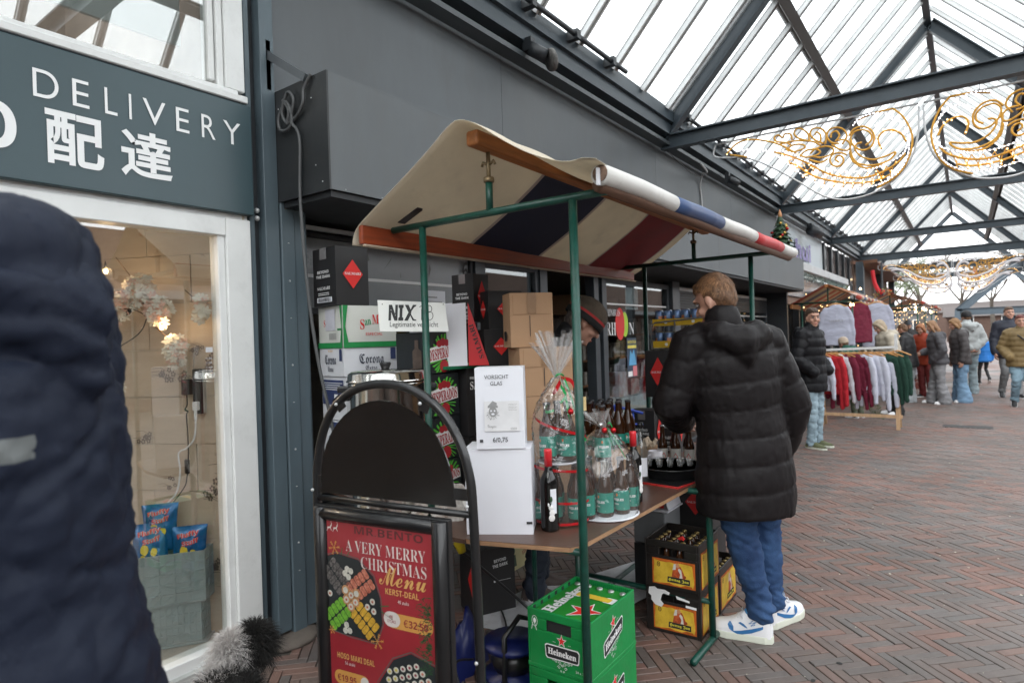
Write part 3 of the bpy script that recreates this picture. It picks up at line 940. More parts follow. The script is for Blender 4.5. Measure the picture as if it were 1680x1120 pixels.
mb.box(6.28,6.31,4.9,5.3,0,2.0)
mb.build('shelf',mat('shelf_wood',(.30,.13,.06),.6,var=.2),wine,world=True)
rng=random.Random(12)
mb=MB()
for z in(.38,.78,1.18,1.58):
 x=6.4
 while x<11.7:
  h=rng.uniform(.18,.3);w=rng.choice((.07,.07,.09,.22))
  mb.box(x,x+w,4.95,4.95+min(w,.12),z,z+h);x+=w+rng.uniform(.02,.1)
mb.build('shelf_stock',mat('shelf_stock',(.32,.16,.10),.5,var=.6,vs=5,col2=(.55,.5,.45),island=.6),wine,world=True,kind='stuff')
mb=MB();mb.obox((6.45,3.5,1.02),(.10,0,0),(0,.05,0),(0,0,.2));mb.build('gift_bag',mat('gift_gold',(.6,.42,.16),.5,var=.3),wine,world=True,bevel=.004)
mb=MB();mb.box(6.2,7.9,3.35,3.8,0,.80);mb.build('display_plinth',mat('plinth_grey',(.45,.5,.52),.6),wine,world=True,bevel=.01)
for a,h in((6.9,1.1),(7.25,1.0)):
 mb=MB();mb.box(a,a+.25,3.45,3.7,.80,h);mb.build('display_carton',mat('red_white_carton',(.55,.12,.08),.6,col2=(.7,.68,.66),vs=9),wine,world=True,bevel=.004)
mb=MB();mb.box(6.62,7.15,3.9,4.3,1.85,2.08);mb.build('stored_carton',KRAFT,wine,world=True,bevel=.004)
#neighbours further down the street
nb=thing('white_panel_building','pale panelled shop with purple letters and a grey awning ledge down the street','building',(18,3.1,0))
PALE=mat('pale_panel',(.50,.55,.58),.4,var=.06,vs=2)
mb=MB();mb.box(13.02,17.8,2.97,3.1,3.0,3.92);mb.build('wall_panel',PALE,nb,world=True)
PURP=mat('purple_letter',(.24,.20,.42),.5)
mb=MB();put_text(mb,'hui',14.5,3.12,1.6,.42,(0,2.93,0),(1,0,0),(0,0,1),font='bold',fat=.02);mb.build('lettering',PURP,nb,world=True)
mb=MB();mb.box(13.02,20.3,2.72,3.0,2.80,2.97);mb.build('ledge',mat('ledge_grey',(.55,.56,.57),.6,dirt=.2),nb,world=True,bevel=.01)
mb=MB();mb.box(13.02,23.3,2.85,3.0,2.25,2.70);mb.build('dark_glass_sign',mat('dark_gloss',(.05,.05,.06),.12,var=.4),nb,world=True)
mb=MB();mb.box(17.2,25.0,2.35,2.84,2.30,2.52);mb.build('awning_cassette',mat('awning_grey',(.11,.12,.125),.6),nb,world=True,bevel=.01)
mb=MB();mb.box(13.02,23.3,2.98,3.1,0,.5);mb.build('dado',DARK,nb,world=True)
for x in(13.1,14.6,15.2,16.8,18.3,19.8,21.3,22.8):
 mb=MB();mb.box(x,x+.12,2.93,3.05,0,2.25);mb.build('door_post',DARK,nb,world=True)
mb=MB();mb.box(13.02,15.0,2.90,3.0,2.08,2.24);mb.build('timber_lintel',mat('pinkish_wood',(.30,.19,.14),.6),nb,world=True)
mb=MB();mb.box(13.02,23.3,3.1,3.11,.3,2.25);mb.build('shop_glass',mat('dark_window',(.02,.022,.025),.08),nb,world=True)
for k in range(5):
 x=17.85+k*1.08
 mb=MB();mb.box(x,x+.18,2.93,3.05,2.97,3.80);mb.build('mullion_post',DARK,nb,world=True)
 mb=MB();mb.box(x+.18,x+1.08,3.0,3.02,2.97,3.80);mb.build('upper_window',mat('upper_window',(.35,.36,.38),.15,var=.5,vs=1.2,col2=(.12,.07,.05)),nb,world=True)
mb=MB();rng=random.Random(7)
for k in range(1500):
 x=rng.uniform(13.1,20.2);z=2.74+rng.gauss(0,.045);y=2.80+rng.gauss(0,.03);a=rng.uniform(0,6);s_=rng.uniform(.03,.06)
 mb.add([(x,y,z),(x+s_*math.cos(a),y+rng.uniform(-.02,.02),z+s_*math.sin(a)),(x+s_*.6*math.cos(a+.7),y+.02,z+s_*.6*math.sin(a+.7))],[(0,1,2)])
gar=mb.build('garland',mat('frosted_fir',(.10,.17,.12),.7,var=.5,vs=20,col2=(.5,.58,.55)),label='frosted green garland running under the pale shop ledge',cat='garland')
wb=thing('timber_building','brown timber clad building front beyond the dark street column','building',(28,3.1,0))
WOODC=mat('timber_cladding',(.085,.045,.028),.7,var=.4,vs=3,island=.35)
slat=MB();slat.box(0,.19,0,.04,0,3.9);sme=slat.mesh('cladding_board',WOODC)
bw=MB();bw.box(23.5,34.4,3.04,3.12,0,3.95);bw.build('wall',DARK,wb,world=True)
inv=WM[wb.name].inverted()
for k in range(52):meshobj('cladding_board',sme,wb,loc=inv@Vector((23.55+k*.208,2.99,0)))
mb=MB();mb.box(23.5,34.4,2.3,3.0,3.68,3.78);mb.build('eave_board',mat('eave_brown',(.14,.06,.03),.6),wb,world=True)
mb=MB();mb.box(24.0,25.2,2.97,2.99,.1,2.1);mb.box(26.5,27.6,2.97,2.99,.1,2.1);mb.build('door',MATS['dark_window'],wb,world=True)
opp=thing('shop_row','brick and glass shop row closing the open side of the street','building',(30,-11,0))
mb=MB();mb.box(-16,92,-12,-11,0,4.6);mb.box(-17,-16,-12,8,0,4.2);mb.build('wall',mat('street_brick',(.16,.11,.09),.85,var=.25,vs=3),opp,world=True)
for k in range(26):
 x=-15+k*4.1;mb=MB();mb.box(x,x+3.3,-10.99,-10.95,.3,2.6);mb.build('window',mat('opp_window',(.06,.07,.08),.15,var=.6,vs=.8,col2=(.30,.27,.22)),opp,world=True)
mb=MB();mb.box(-16,92,-11,-9.6,2.8,3.0);mb.build('canopy',mat('opp_canopy',(.25,.26,.27),.6),opp,world=True)
def bulb(x,y,z,r,label,group='warm round festoon bulbs along the stalls and shop fronts'):
 t=thing('festoon_bulb',label,'bulb',(x,y,z),0,group)
 b=MB();b.ell((0,0,0),(r,r,r),10,6);b.build('globe',mat('bulb_glow',(1,.85,.6),.3,emit=(1,.74,.42),estr=9),t)
 b=MB();b.lathe([(r*.4,r*.85),(r*.35,r*1.5)],8);b.build('socket',BLACKM,t)
 return t
#market stall
FX,BX=2.009,4.37
YF,YB,YM=1.17,1.943,1.56
stall=thing('market_stall','green pipe market stall with cream, navy and red striped canvas roof and wooden beams','market stall',(3.2,1.56,0))
PR=.0165
def pipe(name,pts,r=PR,n=10,m=GREEN_T,parent=stall):
 mb=MB();mb.tube(pts,r,n);return mb.build(name,m,parent,world=True)
for X in(FX,BX):
 pipe('post',[(X,YF,0),(X,YF,2.06)])
 pipe('post',[(X,YB,0),(X,YB,2.06)])
 pipe('cross_bar',[(X,1.03,2.07),(X,2.13,2.07)],.0155)
 pipe('ridge_stub',[(X,YM,2.07),(X,YM,2.20)],.015)
 mb=MB();mb.lathe([(.021,0),(.023,.008),(.021,.02)],12,(X,YM,2.193));mb.tube([(X,YM,2.2),(X,YM,2.315)],.009,8)
 mb.tube([(X,YM-.004,2.262),(X,YM+.028,2.278),(X,YM+.034,2.262)],.006,6);mb.tube([(X,YM,2.262),(X,YM-.028,2.278),(X,YM-.034,2.262)],.006,6)
 mb.build('wing_bolt',mat('brass_bolt',(.22,.17,.10),.45,metal=.6,var=.3),stall,world=True)
pipe('table_rail',[(FX+.0,YF,.745),(FX,YB,.745)],.014)
pipe('trestle',[(3.084,1.064,0.02),(3.084,1.064,.735),(3.084,1.064,.745),(3.084,1.078,.748),(3.084,1.80,.748)],.0165)
pipe('trestle_brace',[(3.082,1.066,.20),(3.082,1.80,.20)],.014)
pipe('trestle_post',[(3.084,1.80,.02),(3.084,1.80,.745)],.0165)
pipe('trestle_foot',[(2.80,1.064,.018),(3.30,1.064,.018)],.0165)
pipe('trestle_foot',[(2.80,1.80,.018),(3.96,1.82,.018)],.0165)
pipe('inner_post',[(2.50,1.487,0.0),(2.50,1.487,.745)],.015)
def beam(name,a,b,w,h,m,bev=.006):
 mb=MB();mb.bar(a,b,w,h);return mb.build(name,m,stall,world=True,bevel=bev,seg=2)
beam('ridge_pole',(1.905,YM,2.352),(4.64,YM,2.318),.062,.062,WOOD_O,.012)
beam('back_beam',(1.835,2.155,2.035),(4.60,2.145,2.03),.026,.085,WOOD_R)
beam('back_beam_trim',(1.835,2.135,1.985),(4.60,2.125,1.98),.02,.012,mat('bleached_strip',(.42,.33,.25),.7))
mb=MB();mb.tube([(1.965,1.035,2.085),(4.86,1.035,2.082)],.027,12);mb.build('front_pole',mat('round_timber',(.13,.065,.04),.6,var=.3,stretch=(.5,6,6),bump=.2),stall,world=True)
mb=MB();mb.box(1.925,1.940,1.015,1.024,2.075,2.135);mb.build('wood_slip',CARDW,stall,world=True)
RW=mat('roll_white',(.66,.65,.62),.45,var=.08,vs=3,dirt=.35,v2s=5)
RB=mat('roll_blue',(.045,.085,.20),.45,var=.15)
RR=mat('roll_red',(.55,.05,.055),.45,var=.1)
mb=MB();segs_=[(1.945,2.60,0),(2.60,3.23,1),(3.23,3.86,0),(3.86,4.52,2),(4.52,4.93,0)]
for a,b,k in segs_:
 mb.cur=k
 mb.tube([(a+(b-a)*t,1.018,2.118+.003*math.sin(9*(a+(b-a)*t)))for t in(0,.25,.5,.75,1)],.037,18)
mb.build('front_roll',[RW,RB,RR],stall,world=True)
mb=MB();mb.lathe([(.030,0),(.028,.002)],14);mb.v=[(1.943-z,1.018+y,2.118+x)for x,y,z in mb.v];mb.build('pole_end',mat('end_grain',(.16,.10,.07),.8,var=.4,vs=60),stall,world=True)
prof=[(2.205,1.99),(2.195,2.035),(2.155,2.085),(2.02,2.165),(1.86,2.255),(1.72,2.335),(1.62,2.392),(1.56,2.402),(1.48,2.365),(1.36,2.280),(1.24,2.203),(1.12,2.150),(1.05,2.146),(.995,2.135)]
pv=spline([(0,y,z)for y,z in prof],3)
xs=sorted(set([1.83+.04*k for k in range(79)]+[2.60,3.23,3.86,4.52,2.575,3.255,3.84,4.535]))
xs=[x for x in xs if x<=4.86]
def cv(x,i):
 p=pv[i];n_=len(pv)-1;t=i/n_
 sgx=math.sin(math.pi*min(1,max(0,(x-2.0)/2.37)))
 sag=.035*sgx*math.sin(math.pi*min(1,t/.48))if t<.5 else.045*sgx*math.sin(math.pi*(t-.5)/.5)
 if t<.48:sag+=.06*max(0,(x-3.2)/1.5)*math.sin(math.pi*t/.48)
 near=max(0,1-(x-1.80)/.25)
 z=p.z-sag-.012*near*math.sin(t*5)+.006*noise.noise(Vector((x*3,p.y*4,0)))
 xx=x
 if x<1.86:xx=x+.10*(abs(t-.5)*2)**4*0+(.05 if t>.5 else 0)*(t-.5)*2
 if t>.5:z+=.004*math.sin(x*14)
 xe=xx+max(0,(x-4.6))*(-.9 if t<.45 else.3)*(1 if t<.45 else 0)
 return Vector((xe,p.y,z))
mb=MB()
def cidx(xm):
 if xm<2.575:return 0
 if xm<2.60:return 3
 if xm<3.23:return 1
 if xm<3.255:return 3
 if xm<3.84:return 0
 if xm<3.86:return 3
 if xm<4.52:return 2
 if xm<4.535:return 3
 return 0
for a,b in zip(xs,xs[1:]):
 mb.cur=cidx((a+b)/2)
 n_=len(pv)
 mb.add([cv(a,i)for i in range(n_)]+[cv(b,i)for i in range(n_)],[(i,i+1,n_+i+1,n_+i)for i in range(n_-1)],True)
import bmesh
can=mb.build('canvas',[CREAM,NAVYC,REDC,mat('seam_tape',(.42,.36,.33),.8)],stall,world=True)
bm=bmesh.new();bm.from_mesh(can.data);bmesh.ops.remove_doubles(bm,verts=bm.verts,dist=.0004);bm.to_mesh(can.data);bm.free()
sm=can.modifiers.new('thickness','SOLIDIFY');sm.thickness=.002
mb=MB();mb.prism([(0,0),(.045,0),(.075,.12),(.03,.12)],(2.02,2.11,2.105),(1,0,0),(0,-.84,.50),.003);mb.build('velcro_strap',BLACKM,stall,world=True)
mb=MB()
poly=[(1.985,1.215),(2.03,1.192),(4.28,1.135),(4.28,1.62),(1.865,1.62),(1.865,1.60)]
mb.prism([(x,y)for x,y in poly],(0,0,.766),(1,0,0),(0,1,0),.018)
mb.cur=1
pl=[Vector((x,y,0))for x,y in poly]
for a,b in zip(pl,pl[1:]+pl[:1]):
 n_=(b-a).cross(Vector((0,0,1))).normalized()*.0008
 mb.add([a+n_+Vector((0,0,.7475)),b+n_+Vector((0,0,.7475)),b+n_+Vector((0,0,.7645)),a+n_+Vector((0,0,.7645))],[(0,1,2,3)])
mb.build('table_top',[PLY,PLYEDGE],stall,world=True)
mb=MB();mb.prism([(1.86,1.625),(4.28,1.625),(4.28,1.93),(1.84,1.93)],(0,0,.764),(1,0,0),(0,1,0),.018);mb.build('table_top',PLY,stall,world=True)
mb=MB();mb.prism([(2.06,1.95),(2.95,1.95),(2.95,2.95),(2.20,2.95),(2.06,2.45)],(0,0,.750),(1,0,0),(0,1,0),.02);bt=mb.build('side_table_top',PLY,stall,world=True)
for X,Y in((2.12,2.0),(2.88,2.0),(2.35,2.8),(2.88,2.85)):pipe('side_table_leg',[(X,Y,0),(X,Y,.73)],.014)
#cartons
def face(side,L,W,e=.0012):
 """lower left corner, right and up vectors of a carton side seen from outside"""
 if side=='l':return(-L/2-e,W/2,0),(0,-1,0),(0,0,1)
 if side=='r':return(-L/2,-W/2-e,0),(1,0,0),(0,0,1)
 if side=='b':return(L/2+e,-W/2,0),(0,1,0),(0,0,1)
def carton(name,label,cat,c,z0,L,W,H,ang,m=BLKBOX,group=None,flaps=True,bev=.0025,seam=None):
 t=thing(name,label,cat,(c[0],c[1],z0),R(ang),group)
 mb=MB()
 nx=5
 def side(p0,p1,out):
  p0,p1,out=Vector(p0),Vector(p1),Vector(out)
  mb.grid(lambda a,b:p0+(p1-p0)*a+Vector((0,0,H*b))+out*.004*math.sin(math.pi*a)*math.sin(math.pi*b)*(L+W)/.6,nx,4)
 a,b_,c2,d=(-L/2,-W/2,0),(L/2,-W/2,0),(L/2,W/2,0),(-L/2,W/2,0)
 side(a,b_,(0,-1,0));side(b_,c2,(1,0,0));side(c2,d,(0,1,0));side(d,a,(-1,0,0))
 mb.sm=[False]*len(mb.sm)
 mb.add([a,b_,c2,d],[(3,2,1,0)])
 g=.0015
 mb.add([(-L/2,-W/2,H),(L/2,-W/2,H),(L/2,-g,H+.002),(-L/2,-g,H+.002)],[(0,1,2,3)])
 mb.add([(-L/2,g,H+.001),(L/2,g,H+.001),(L/2,W/2,H),(-L/2,W/2,H)],[(0,1,2,3)])
 mb.add([(-L/2,-g,H-.004),(L/2,-g,H-.004),(L/2,g,H-.004),(-L/2,g,H-.004)],[(0,1,2,3)])
 mb.build('box',m,t)
 return t
def prt(t,name,m,fn,side=None,L=0,W=0,e=.0062,frame_=None):
 """flat print on a carton side; the sides bow by a few millimetres, so print sits proud of them"""
 mb=MB();o,u,v=frame_ or face(side,L,W,e)
 fn(mb,o,u,v)
 return mb.build(name,m,t)
def diamond(x,y,w,h):return[(x-w/2,y),(x,y-h/2),(x+w/2,y),(x,y+h/2)]
def salmari(label,c,z0,L,W,H,ang,group=None,left=True,right=True,narrow='l',cat='carton'):
 t=carton('bottle_carton',label,cat,c,z0,L,W,H,ang,BLKBOX,group)
 def dia(sd,w):
  prt(t,'red_diamond',INKR,lambda mb,o,u,v:mb.flat(diamond(w/2,H*.53,min(w*.62,H*.48),H*.66 if w<H*.6 else H*.5),o,u,v),sd,L,W)
  prt(t,'lettering',INKW,lambda mb,o,u,v:put_text(mb,'SALMARI',w/2-min(w*.5,H*.4)/2,H*.515,min(w*.5,H*.4),H*.045,o,u,v,font='serif'),sd,L,W,.0072)
 def words(sd,w):
  def f(mb,o,u,v):
   put_text(mb,'BEYOND',w*.24,H*.56,w*.5,H*.05,o,u,v,font='bold')
   put_text(mb,'THE DARK',w*.18,H*.48,w*.62,H*.05,o,u,v,font='bold')
   put_text(mb,'SALMARI',w*.22,H*.275,w*.56,H*.055,o,u,v,font='serif')
   for k in range(2):mb.flat(rect(w*.25,H*(.215-k*.03),w*.73,H*(.225-k*.03)),o,u,v)
  prt(t,'lettering',INKW,f,sd,L,W)
  def g(mb,o,u,v):mb.flat(rect(w*.2,H*.06,w*.85,H*.145),o,u,v)
  bc=prt(t,'barcode_label',CARDW,g,sd,L,W)
  mb=MB();o,u,v=face(sd,L,W,.0072);rg=random.Random(3);x=w*.24
  while x<w*.8:
   b=rg.choice((.002,.003,.005));mb.flat(rect(x,H*.07,x+b,H*.135),o,u,v);x+=b+rg.choice((.002,.004))
  mb.build('print',INKK,bc)
  prt(t,'tape',mat('clear_tape',(.20,.19,.19),.2,spec=.8),lambda mb,o,u,v:mb.flat(rect(w*.36,H*.80,w*.66,H*.998),o,u,v),sd,L,W)
 if narrow=='l':
  if left:words('l',W)
  if right:dia('r',L)
 elif narrow=='d':
  if left:dia('l',W)
  if right:dia('r',L)
 else:
  if left:dia('l',W)
  if right:words('r',L)
 return t
Z0=.752
NAVYP=mat('navy_print',(.035,.05,.13),.55,var=.1)
WHB=mat('white_carton_print',(.66,.67,.70),.55,var=.04,dirt=.05)
ta=-10
tc=(2.335,2.79)
tl,tw_=.335,.27
for k,(z,lab)in enumerate(((.752,'white beer carton with navy band at the bottom of the left carton tower'),(.945,'white beer carton with navy band, under the crown lettered cartons'),(1.14,'white carton with broad navy print block, third from the top of the left tower'))):
 t=carton('beer_carton',lab,'carton',(tc[0]+.01,tc[1]),z,tl,tw_,.190 if k<2 else.235,ta,WHB)
 hh=.19 if k<2 else.235
 for sd,w in(('l',tw_),('r',tl)):
  if k==2:
   prt(t,'navy_panel',NAVYP,lambda mb,o,u,v:mb.flat(rect(.015,hh*.35,w-.02,hh*.93),o,u,v),sd,tl,tw_)
   prt(t,'white_label',INKW,lambda mb,o,u,v:(mb.flat(rect(w*.55,hh*.38,w-.05,hh*.6),o,u,v),[mb.flat(rect(.03,hh*(.85-q*.05),w*(.9-.1*(q%3)),hh*(.865-q*.05)),o,u,v)for q in range(4)]),sd,tl,tw_,.0074)
  else:
   prt(t,'navy_band',NAVYP,lambda mb,o,u,v:mb.flat(rect(.01,hh*.78,w-.02,hh*.96),o,u,v),sd,tl,tw_)
   prt(t,'lettering',NAVYP,lambda mb,o,u,v:put_text(mb,'Corona',w*.25,hh*.25,w*.5,hh*.3,o,u,v,font='black'),sd,tl,tw_)
t=carton('beer_carton','white carton with blackletter print and a gold crown, just above the steel urn','carton',tc,1.379,tl,tw_,.152,ta,WHB)
for sd,w in(('l',tw_),('r',tl)):
 H=.152
 prt(t,'lettering',mat('navy_black',(.03,.035,.06),.6),lambda mb,o,u,v:(put_text(mb,'Corona',w*.27,H*.42,w*.46,H*.36,o,u,v,font='black'),put_text(mb,'Extra',w*.38,H*.16,w*.22,H*.2,o,u,v,font='black')),sd,tl,tw_)
 prt(t,'navy_tag',NAVYP,lambda mb,o,u,v:mb.flat(rect(w*.86,H*.55,w*.96,H*.97),o,u,v),sd,tl,tw_)
 prt(t,'crown',GOLDI,lambda mb,o,u,v:[mb.flat([(w*.5+dx-.006,H*.88 if sd=='l' else H*.01),(w*.5+dx+.006,H*.88 if sd=='l' else H*.01),(w*.5+dx*1.5,H*.97 if sd=='l' else H*.12)],o,u,v)for dx in(-.016,0,.016)],sd,tl,tw_)
t=carton('beer_carton','white and green carton with red and green Especial print, beside the age check sign','carton',tc,1.533,tl,tw_,.228,ta,mat('white_green_carton',(.66,.67,.62),.5,var=.04))
GB=mat('carton_green',(.02,.26,.07),.5,var=.1)
H=.228
for sd,w in(('l',tw_),('r',tl)):
 prt(t,'green_band',GB,lambda mb,o,u,v:mb.flat(rect(0,0,w,H*.13),o,u,v),sd,tl,tw_)
prt(t,'green_corner',GB,lambda mb,o,u,v:(mb.flat([(0,H*.1),(.03,H*.1),(.012,H*.5),(.03,H),(0,H)],o,u,v)),'r',tl,tw_,.0058)
prt(t,'green_corner',GB,lambda mb,o,u,v:(mb.flat([(tw_,H*.1),(tw_-.022,H*.1),(tw_-.006,H*.5),(tw_-.02,H),(tw_,H)],o,u,v),mb.flat([(tw_,H*.42),(tw_-.05,H*.42),(tw_-.05,H*.46),(tw_,H*.46)],o,u,v)),'l',tl,tw_,.0058)
prt(t,'lettering',mat('san_green',(.03,.30,.12),.5),lambda mb,o,u,v:(put_text(mb,'an',.132,H*.52,.04,H*.13,o,u,v,font='serif',rot=.16),put_text(mb,'iguel',.222,H*.60,.085,H*.2,o,u,v,font='serif',rot=.16)),'r',tl,tw_)
prt(t,'lettering',INKR,lambda mb,o,u,v:(put_text(mb,'S',.102,H*.43,.026,H*.24,o,u,v,font='serif'),put_text(mb,'M',.177,H*.56,.042,H*.22,o,u,v,font='serif'),put_text(mb,'ESPECIAL',.135,H*.28,.105,H*.07,o,u,v)),'r',tl,tw_)
prt(t,'lettering',INKR,lambda mb,o,u,v:put_text(mb,'S',.07,H*.52,.018,H*.16,o,u,v,font='serif'),'l',tl,tw_)
prt(t,'address_label',mat('label_grey',(.60,.60,.66),.5),lambda mb,o,u,v:mb.flat(rect(.09,H*.42,.2,H*.93),o,u,v),'l',tl,tw_,.0066)
prt(t,'print',mat('grey_ink',(.3,.3,.3),.6),lambda mb,o,u,v:[mb.flat(rect(.13+q*.009,H*.2,.134+q*.009,H*.36),o,u,v)for q in range(9)],'l',tl,tw_,.0066)
salmari('tall black carton with red diamond standing topmost on the left carton tower',(2.235,2.80),1.764,.20,.24,.315,-8)
def desp(label,c,z0,H,open_=False):
 L,W=.235,.225
 t=carton('beer_carton',label,'carton',c,z0,L,W,H,-2,mat('black_green_carton',(.014,.018,.022),.45,var=.2),'black cartons with lime green rays')
 def rays(mb,o,u,v):
  rg=random.Random(int(z0*100))
  for a in range(-10,200,17):
   a2=R(a+rg.uniform(-4,4));r1,r2=.045,rg.uniform(.085,.112)
   cx,cy=L*.5,H*.5
   mb.flat([(cx+r1*math.cos(a2-.13),cy+r1*math.sin(a2-.13)),(cx+r2*math.cos(a2-.05),min(H*.97,cy+r2*math.sin(a2))),(cx+r2*.93*math.cos(a2+.09),min(H*.95,cy+r2*.93*math.sin(a2+.09))),(cx+r1*math.cos(a2+.13),cy+r1*math.sin(a2+.13))],o,u,v)
  for a in range(190,352,16):
   a2=R(a+rg.uniform(-4,4));r1,r2=.01,rg.uniform(.065,.11)
   cx,cy=L*.5,H*.32
   mb.flat([(cx+r1*math.cos(a2-.2),cy+r1*math.sin(a2-.2)),(cx+r2*math.cos(a2-.06),max(H*.02,cy+r2*math.sin(a2)*.8)),(cx+r2*.9*math.cos(a2+.09),max(.03*H,cy+r2*.8*math.sin(a2+.09))),(cx+r1*math.cos(a2+.2),cy+r1*math.sin(a2+.2))],o,u,v)
 prt(t,'lime_rays',INKG,rays,'r',L,W)
 DR=mat('deep_red_ink',(.40,.02,.03),.5)
 prt(t,'white_border',INKW,lambda mb,o,u,v:(mb.flat([(L*.06,H*.27),(L*.94,H*.40),(L*.92,H*.66),(L*.68,H*.70),(L*.66,H*.80),(L*.32,H*.77),(L*.30,H*.66),(L*.05,H*.60)],o,u,v)),'r',L,W,.0070)
 prt(t,'red_roundels',DR,lambda mb,o,u,v:(mb.flat(disc(L*.38,H*.72,L*.08),o,u,v),mb.flat(disc(L*.50,H*.755,L*.09),o,u,v),mb.flat(disc(L*.62,H*.735,L*.08),o,u,v),mb.flat(disc(L*.52,H*.17,L*.14),o,u,v)),'r',L,W,.0080)
 prt(t,'lettering',DR,lambda mb,o,u,v:put_text(mb,'DESPERADOS',L*.08,H*.30,L*.84,H*.26,o,u,v,font='serif',rot=.13,fat=.015),'r',L,W,.0080)
 prt(t,'bottle_picture',mat('bottle_picture',(.045,.035,.03),.35,var=.4,vs=14,col2=(.14,.10,.08)),lambda mb,o,u,v:mb.flat([(W*.58,H*.1),(W*.88,H*.1),(W*.88,H*.55),(W*.78,H*.62),(W*.78,H*.82),(W*.66,H*.82),(W*.66,H*.62),(W*.58,H*.55)],o,u,v),'l',L,W)
 return t
dc=(2.43,2.345)
desp('lime rayed black carton topmost under the age check sign',dc,1.385,.215)
desp('second lime rayed black carton from the top, beside the steel urn',dc,1.158,.222)
desp('third lime rayed black carton, behind the hoop of the pavement sign',dc,.93,.223)
desp('lowest lime rayed black carton resting on the side table',dc,.752,.173)
t=carton('bottle_carton','black carton lettered PREMIUM SAL beside the white glass carton','carton',(2.70,2.29),1.03,.27,.24,.375,-4,BLKBOX)
prt(t,'lettering',INKW,lambda mb,o,u,v:(put_text(mb,'PREMIUM',.018,.31,.09,.014,o,u,v,font='bold'),put_text(mb,'SALMARI',.018,.255,.24,.042,o,u,v,font='serif')),'r',.27,.24)
prt(t,'green_rim',mat('rim_green',(.01,.16,.075),.4),lambda mb,o,u,v:mb.prism(rect(-.14,.372,.28,.388),o,u,v,.26),'r',.27,.24)
t=carton('bottle_carton','plain black carton under the premium lettered carton on the side table','carton',(2.70,2.29),.752,.27,.24,.275,-4,BLKBOX)
t=thing('folded_carton','white folded card panel with red lettered side flap leaning behind the age check sign','carton',(2.45,2.18,1.42),0)
mb=MB()
pts=[(2.36,2.40),(2.43,2.27),(2.48,2.20),(2.522,2.142)]
zz=1.418
for a,b in zip(pts,pts[1:]):
 mb.add([(a[0],a[1],zz-.0),(b[0],b[1],zz-.0),(b[0]+.004,b[1]+.004,zz+.335),(a[0]+.0,a[1]+.004,zz+.33)],[(0,1,2,3)])
wp=mb.build('white_panel',CARDW,t,world=True);q=wp.modifiers.new('t','SOLIDIFY');q.thickness=.004
mb=MB();mb.add([(2.527,2.137,zz),(2.585,2.045,zz),(2.530,2.134,zz+.335)],[(0,1,2)])
rp=mb.build('red_side',mat('deep_red_card',(.52,.015,.02),.5,var=.08),t,world=True);q=rp.modifiers.new('t','SOLIDIFY');q.thickness=.004
mb=MB()
e1=Vector((2.585,2.045,zz));e2=Vector((2.530,2.134,zz+.335));dv=(e2-e1).normalized();nv=(Vector((2.527,2.137,zz))-e1);pn=nv.cross(dv).normalized();pn=pn if pn.y<0 else-pn
uv_=dv;vv=(Vector((2.527,2.137,zz))-e1);vv=(vv-dv*vv.dot(dv)).normalized()
put_text(mb,'SALMARI',.0,.010,.19,.026,e2-dv*.305+pn*.004+vv*.0,dv,vv,font='serif')
mb.v=[tuple(Vector(p))for p in mb.v]
mb.build('lettering',INKK,rp,world=True)
salmari('tall black carton with red diamond beneath the house number six',(2.76,2.305),1.655,.135,.16,.272,0)
salmari('short black carton with a wide red diamond right beside the kraft tower',(2.80,2.12),1.607,.20,.13,.213,-30,narrow='d')
salmari('small black carton with narrow red diamond over the glass carton',(2.735,2.12),1.41,.19,.16,.197,-28,narrow='d')
t=carton('bottle_carton','black carton hidden low behind the white folded panel','carton',(2.92,2.12),1.405,.16,.2,.2,-30,BLKBOX)
t=carton('bottle_carton','black carton under the small diamond carton by the kraft tower','carton',(2.92,2.14),.752,.24,.22,.65,-20,BLKBOX)
def kraft(label,c,z0,L,W,H,ang,slot=True):
 t=carton('cardboard_box',label,'cardboard box',c,z0,L,W,H,ang,KRAFT,'kraft cardboard boxes in a tower')
 def seams(mb,o,u,v):
  mb.flat(rect(L*.06,H*.60,L*.94,H*.607),o,u,v);mb.flat(rect(L*.06,H*.607,L*.065,H*.96),o,u,v)
 prt(t,'flap_crease',mat('crease_brown',(.22,.12,.06),.8),seams,'r',L,W)
 prt(t,'tape',mat('brown_tape',(.30,.18,.10),.25,spec=.7),lambda mb,o,u,v:mb.flat(rect(L*.40,H*.62,L*.60,H*.998),o,u,v),'r',L,W,.0064)
 if slot:prt(t,'slot',INKK,lambda mb,o,u,v:mb.flat(rect(L*.44,H*.20,L*.455,H*.58),o,u,v),'r',L,W,.0068)
 if slot:prt(t,'hand_hole',INKK,lambda mb,o,u,v:mb.flat(rrect(W*.3,H*.12,W*.62,H*.3,.01),o,u,v),'l',L,W,.0068)
 return t
kraft('topmost kraft cardboard box of the tower behind the seller side of the stall',(2.66,1.84),1.508,.225,.16,.275,-40)
kraft('middle kraft cardboard box of the tower behind the cellophane flare',(2.70,1.80),1.262,.275,.24,.242,-40)
kraft('broad kraft cardboard box of the tower behind the tall gift bag',(2.715,1.775),.99,.31,.22,.27,-40,False)
kraft('lowest kraft cardboard box of the tower standing on the stall table',(2.715,1.775),.766,.31,.22,.222,-40,False)
t=carton('wine_carton','large plain white carton standing on the near corner of the table','carton',(2.06,1.585),.766,.27,.19,.345,-60,CARDW)
prt(t,'black_mark',INKK,lambda mb,o,u,v:mb.flat(rect(.245,.043,.268,.053),o,u,v),'r',.27,.19)
t=carton('wine_carton','white carton printed VORSICHT GLAS on top of the plain white carton','carton',(2.045,1.560),1.113,.195,.16,.325,-58,CARDW)
L,W,H=.195,.16,.325
GI=mat('soft_black_ink',(.05,.05,.055),.6)
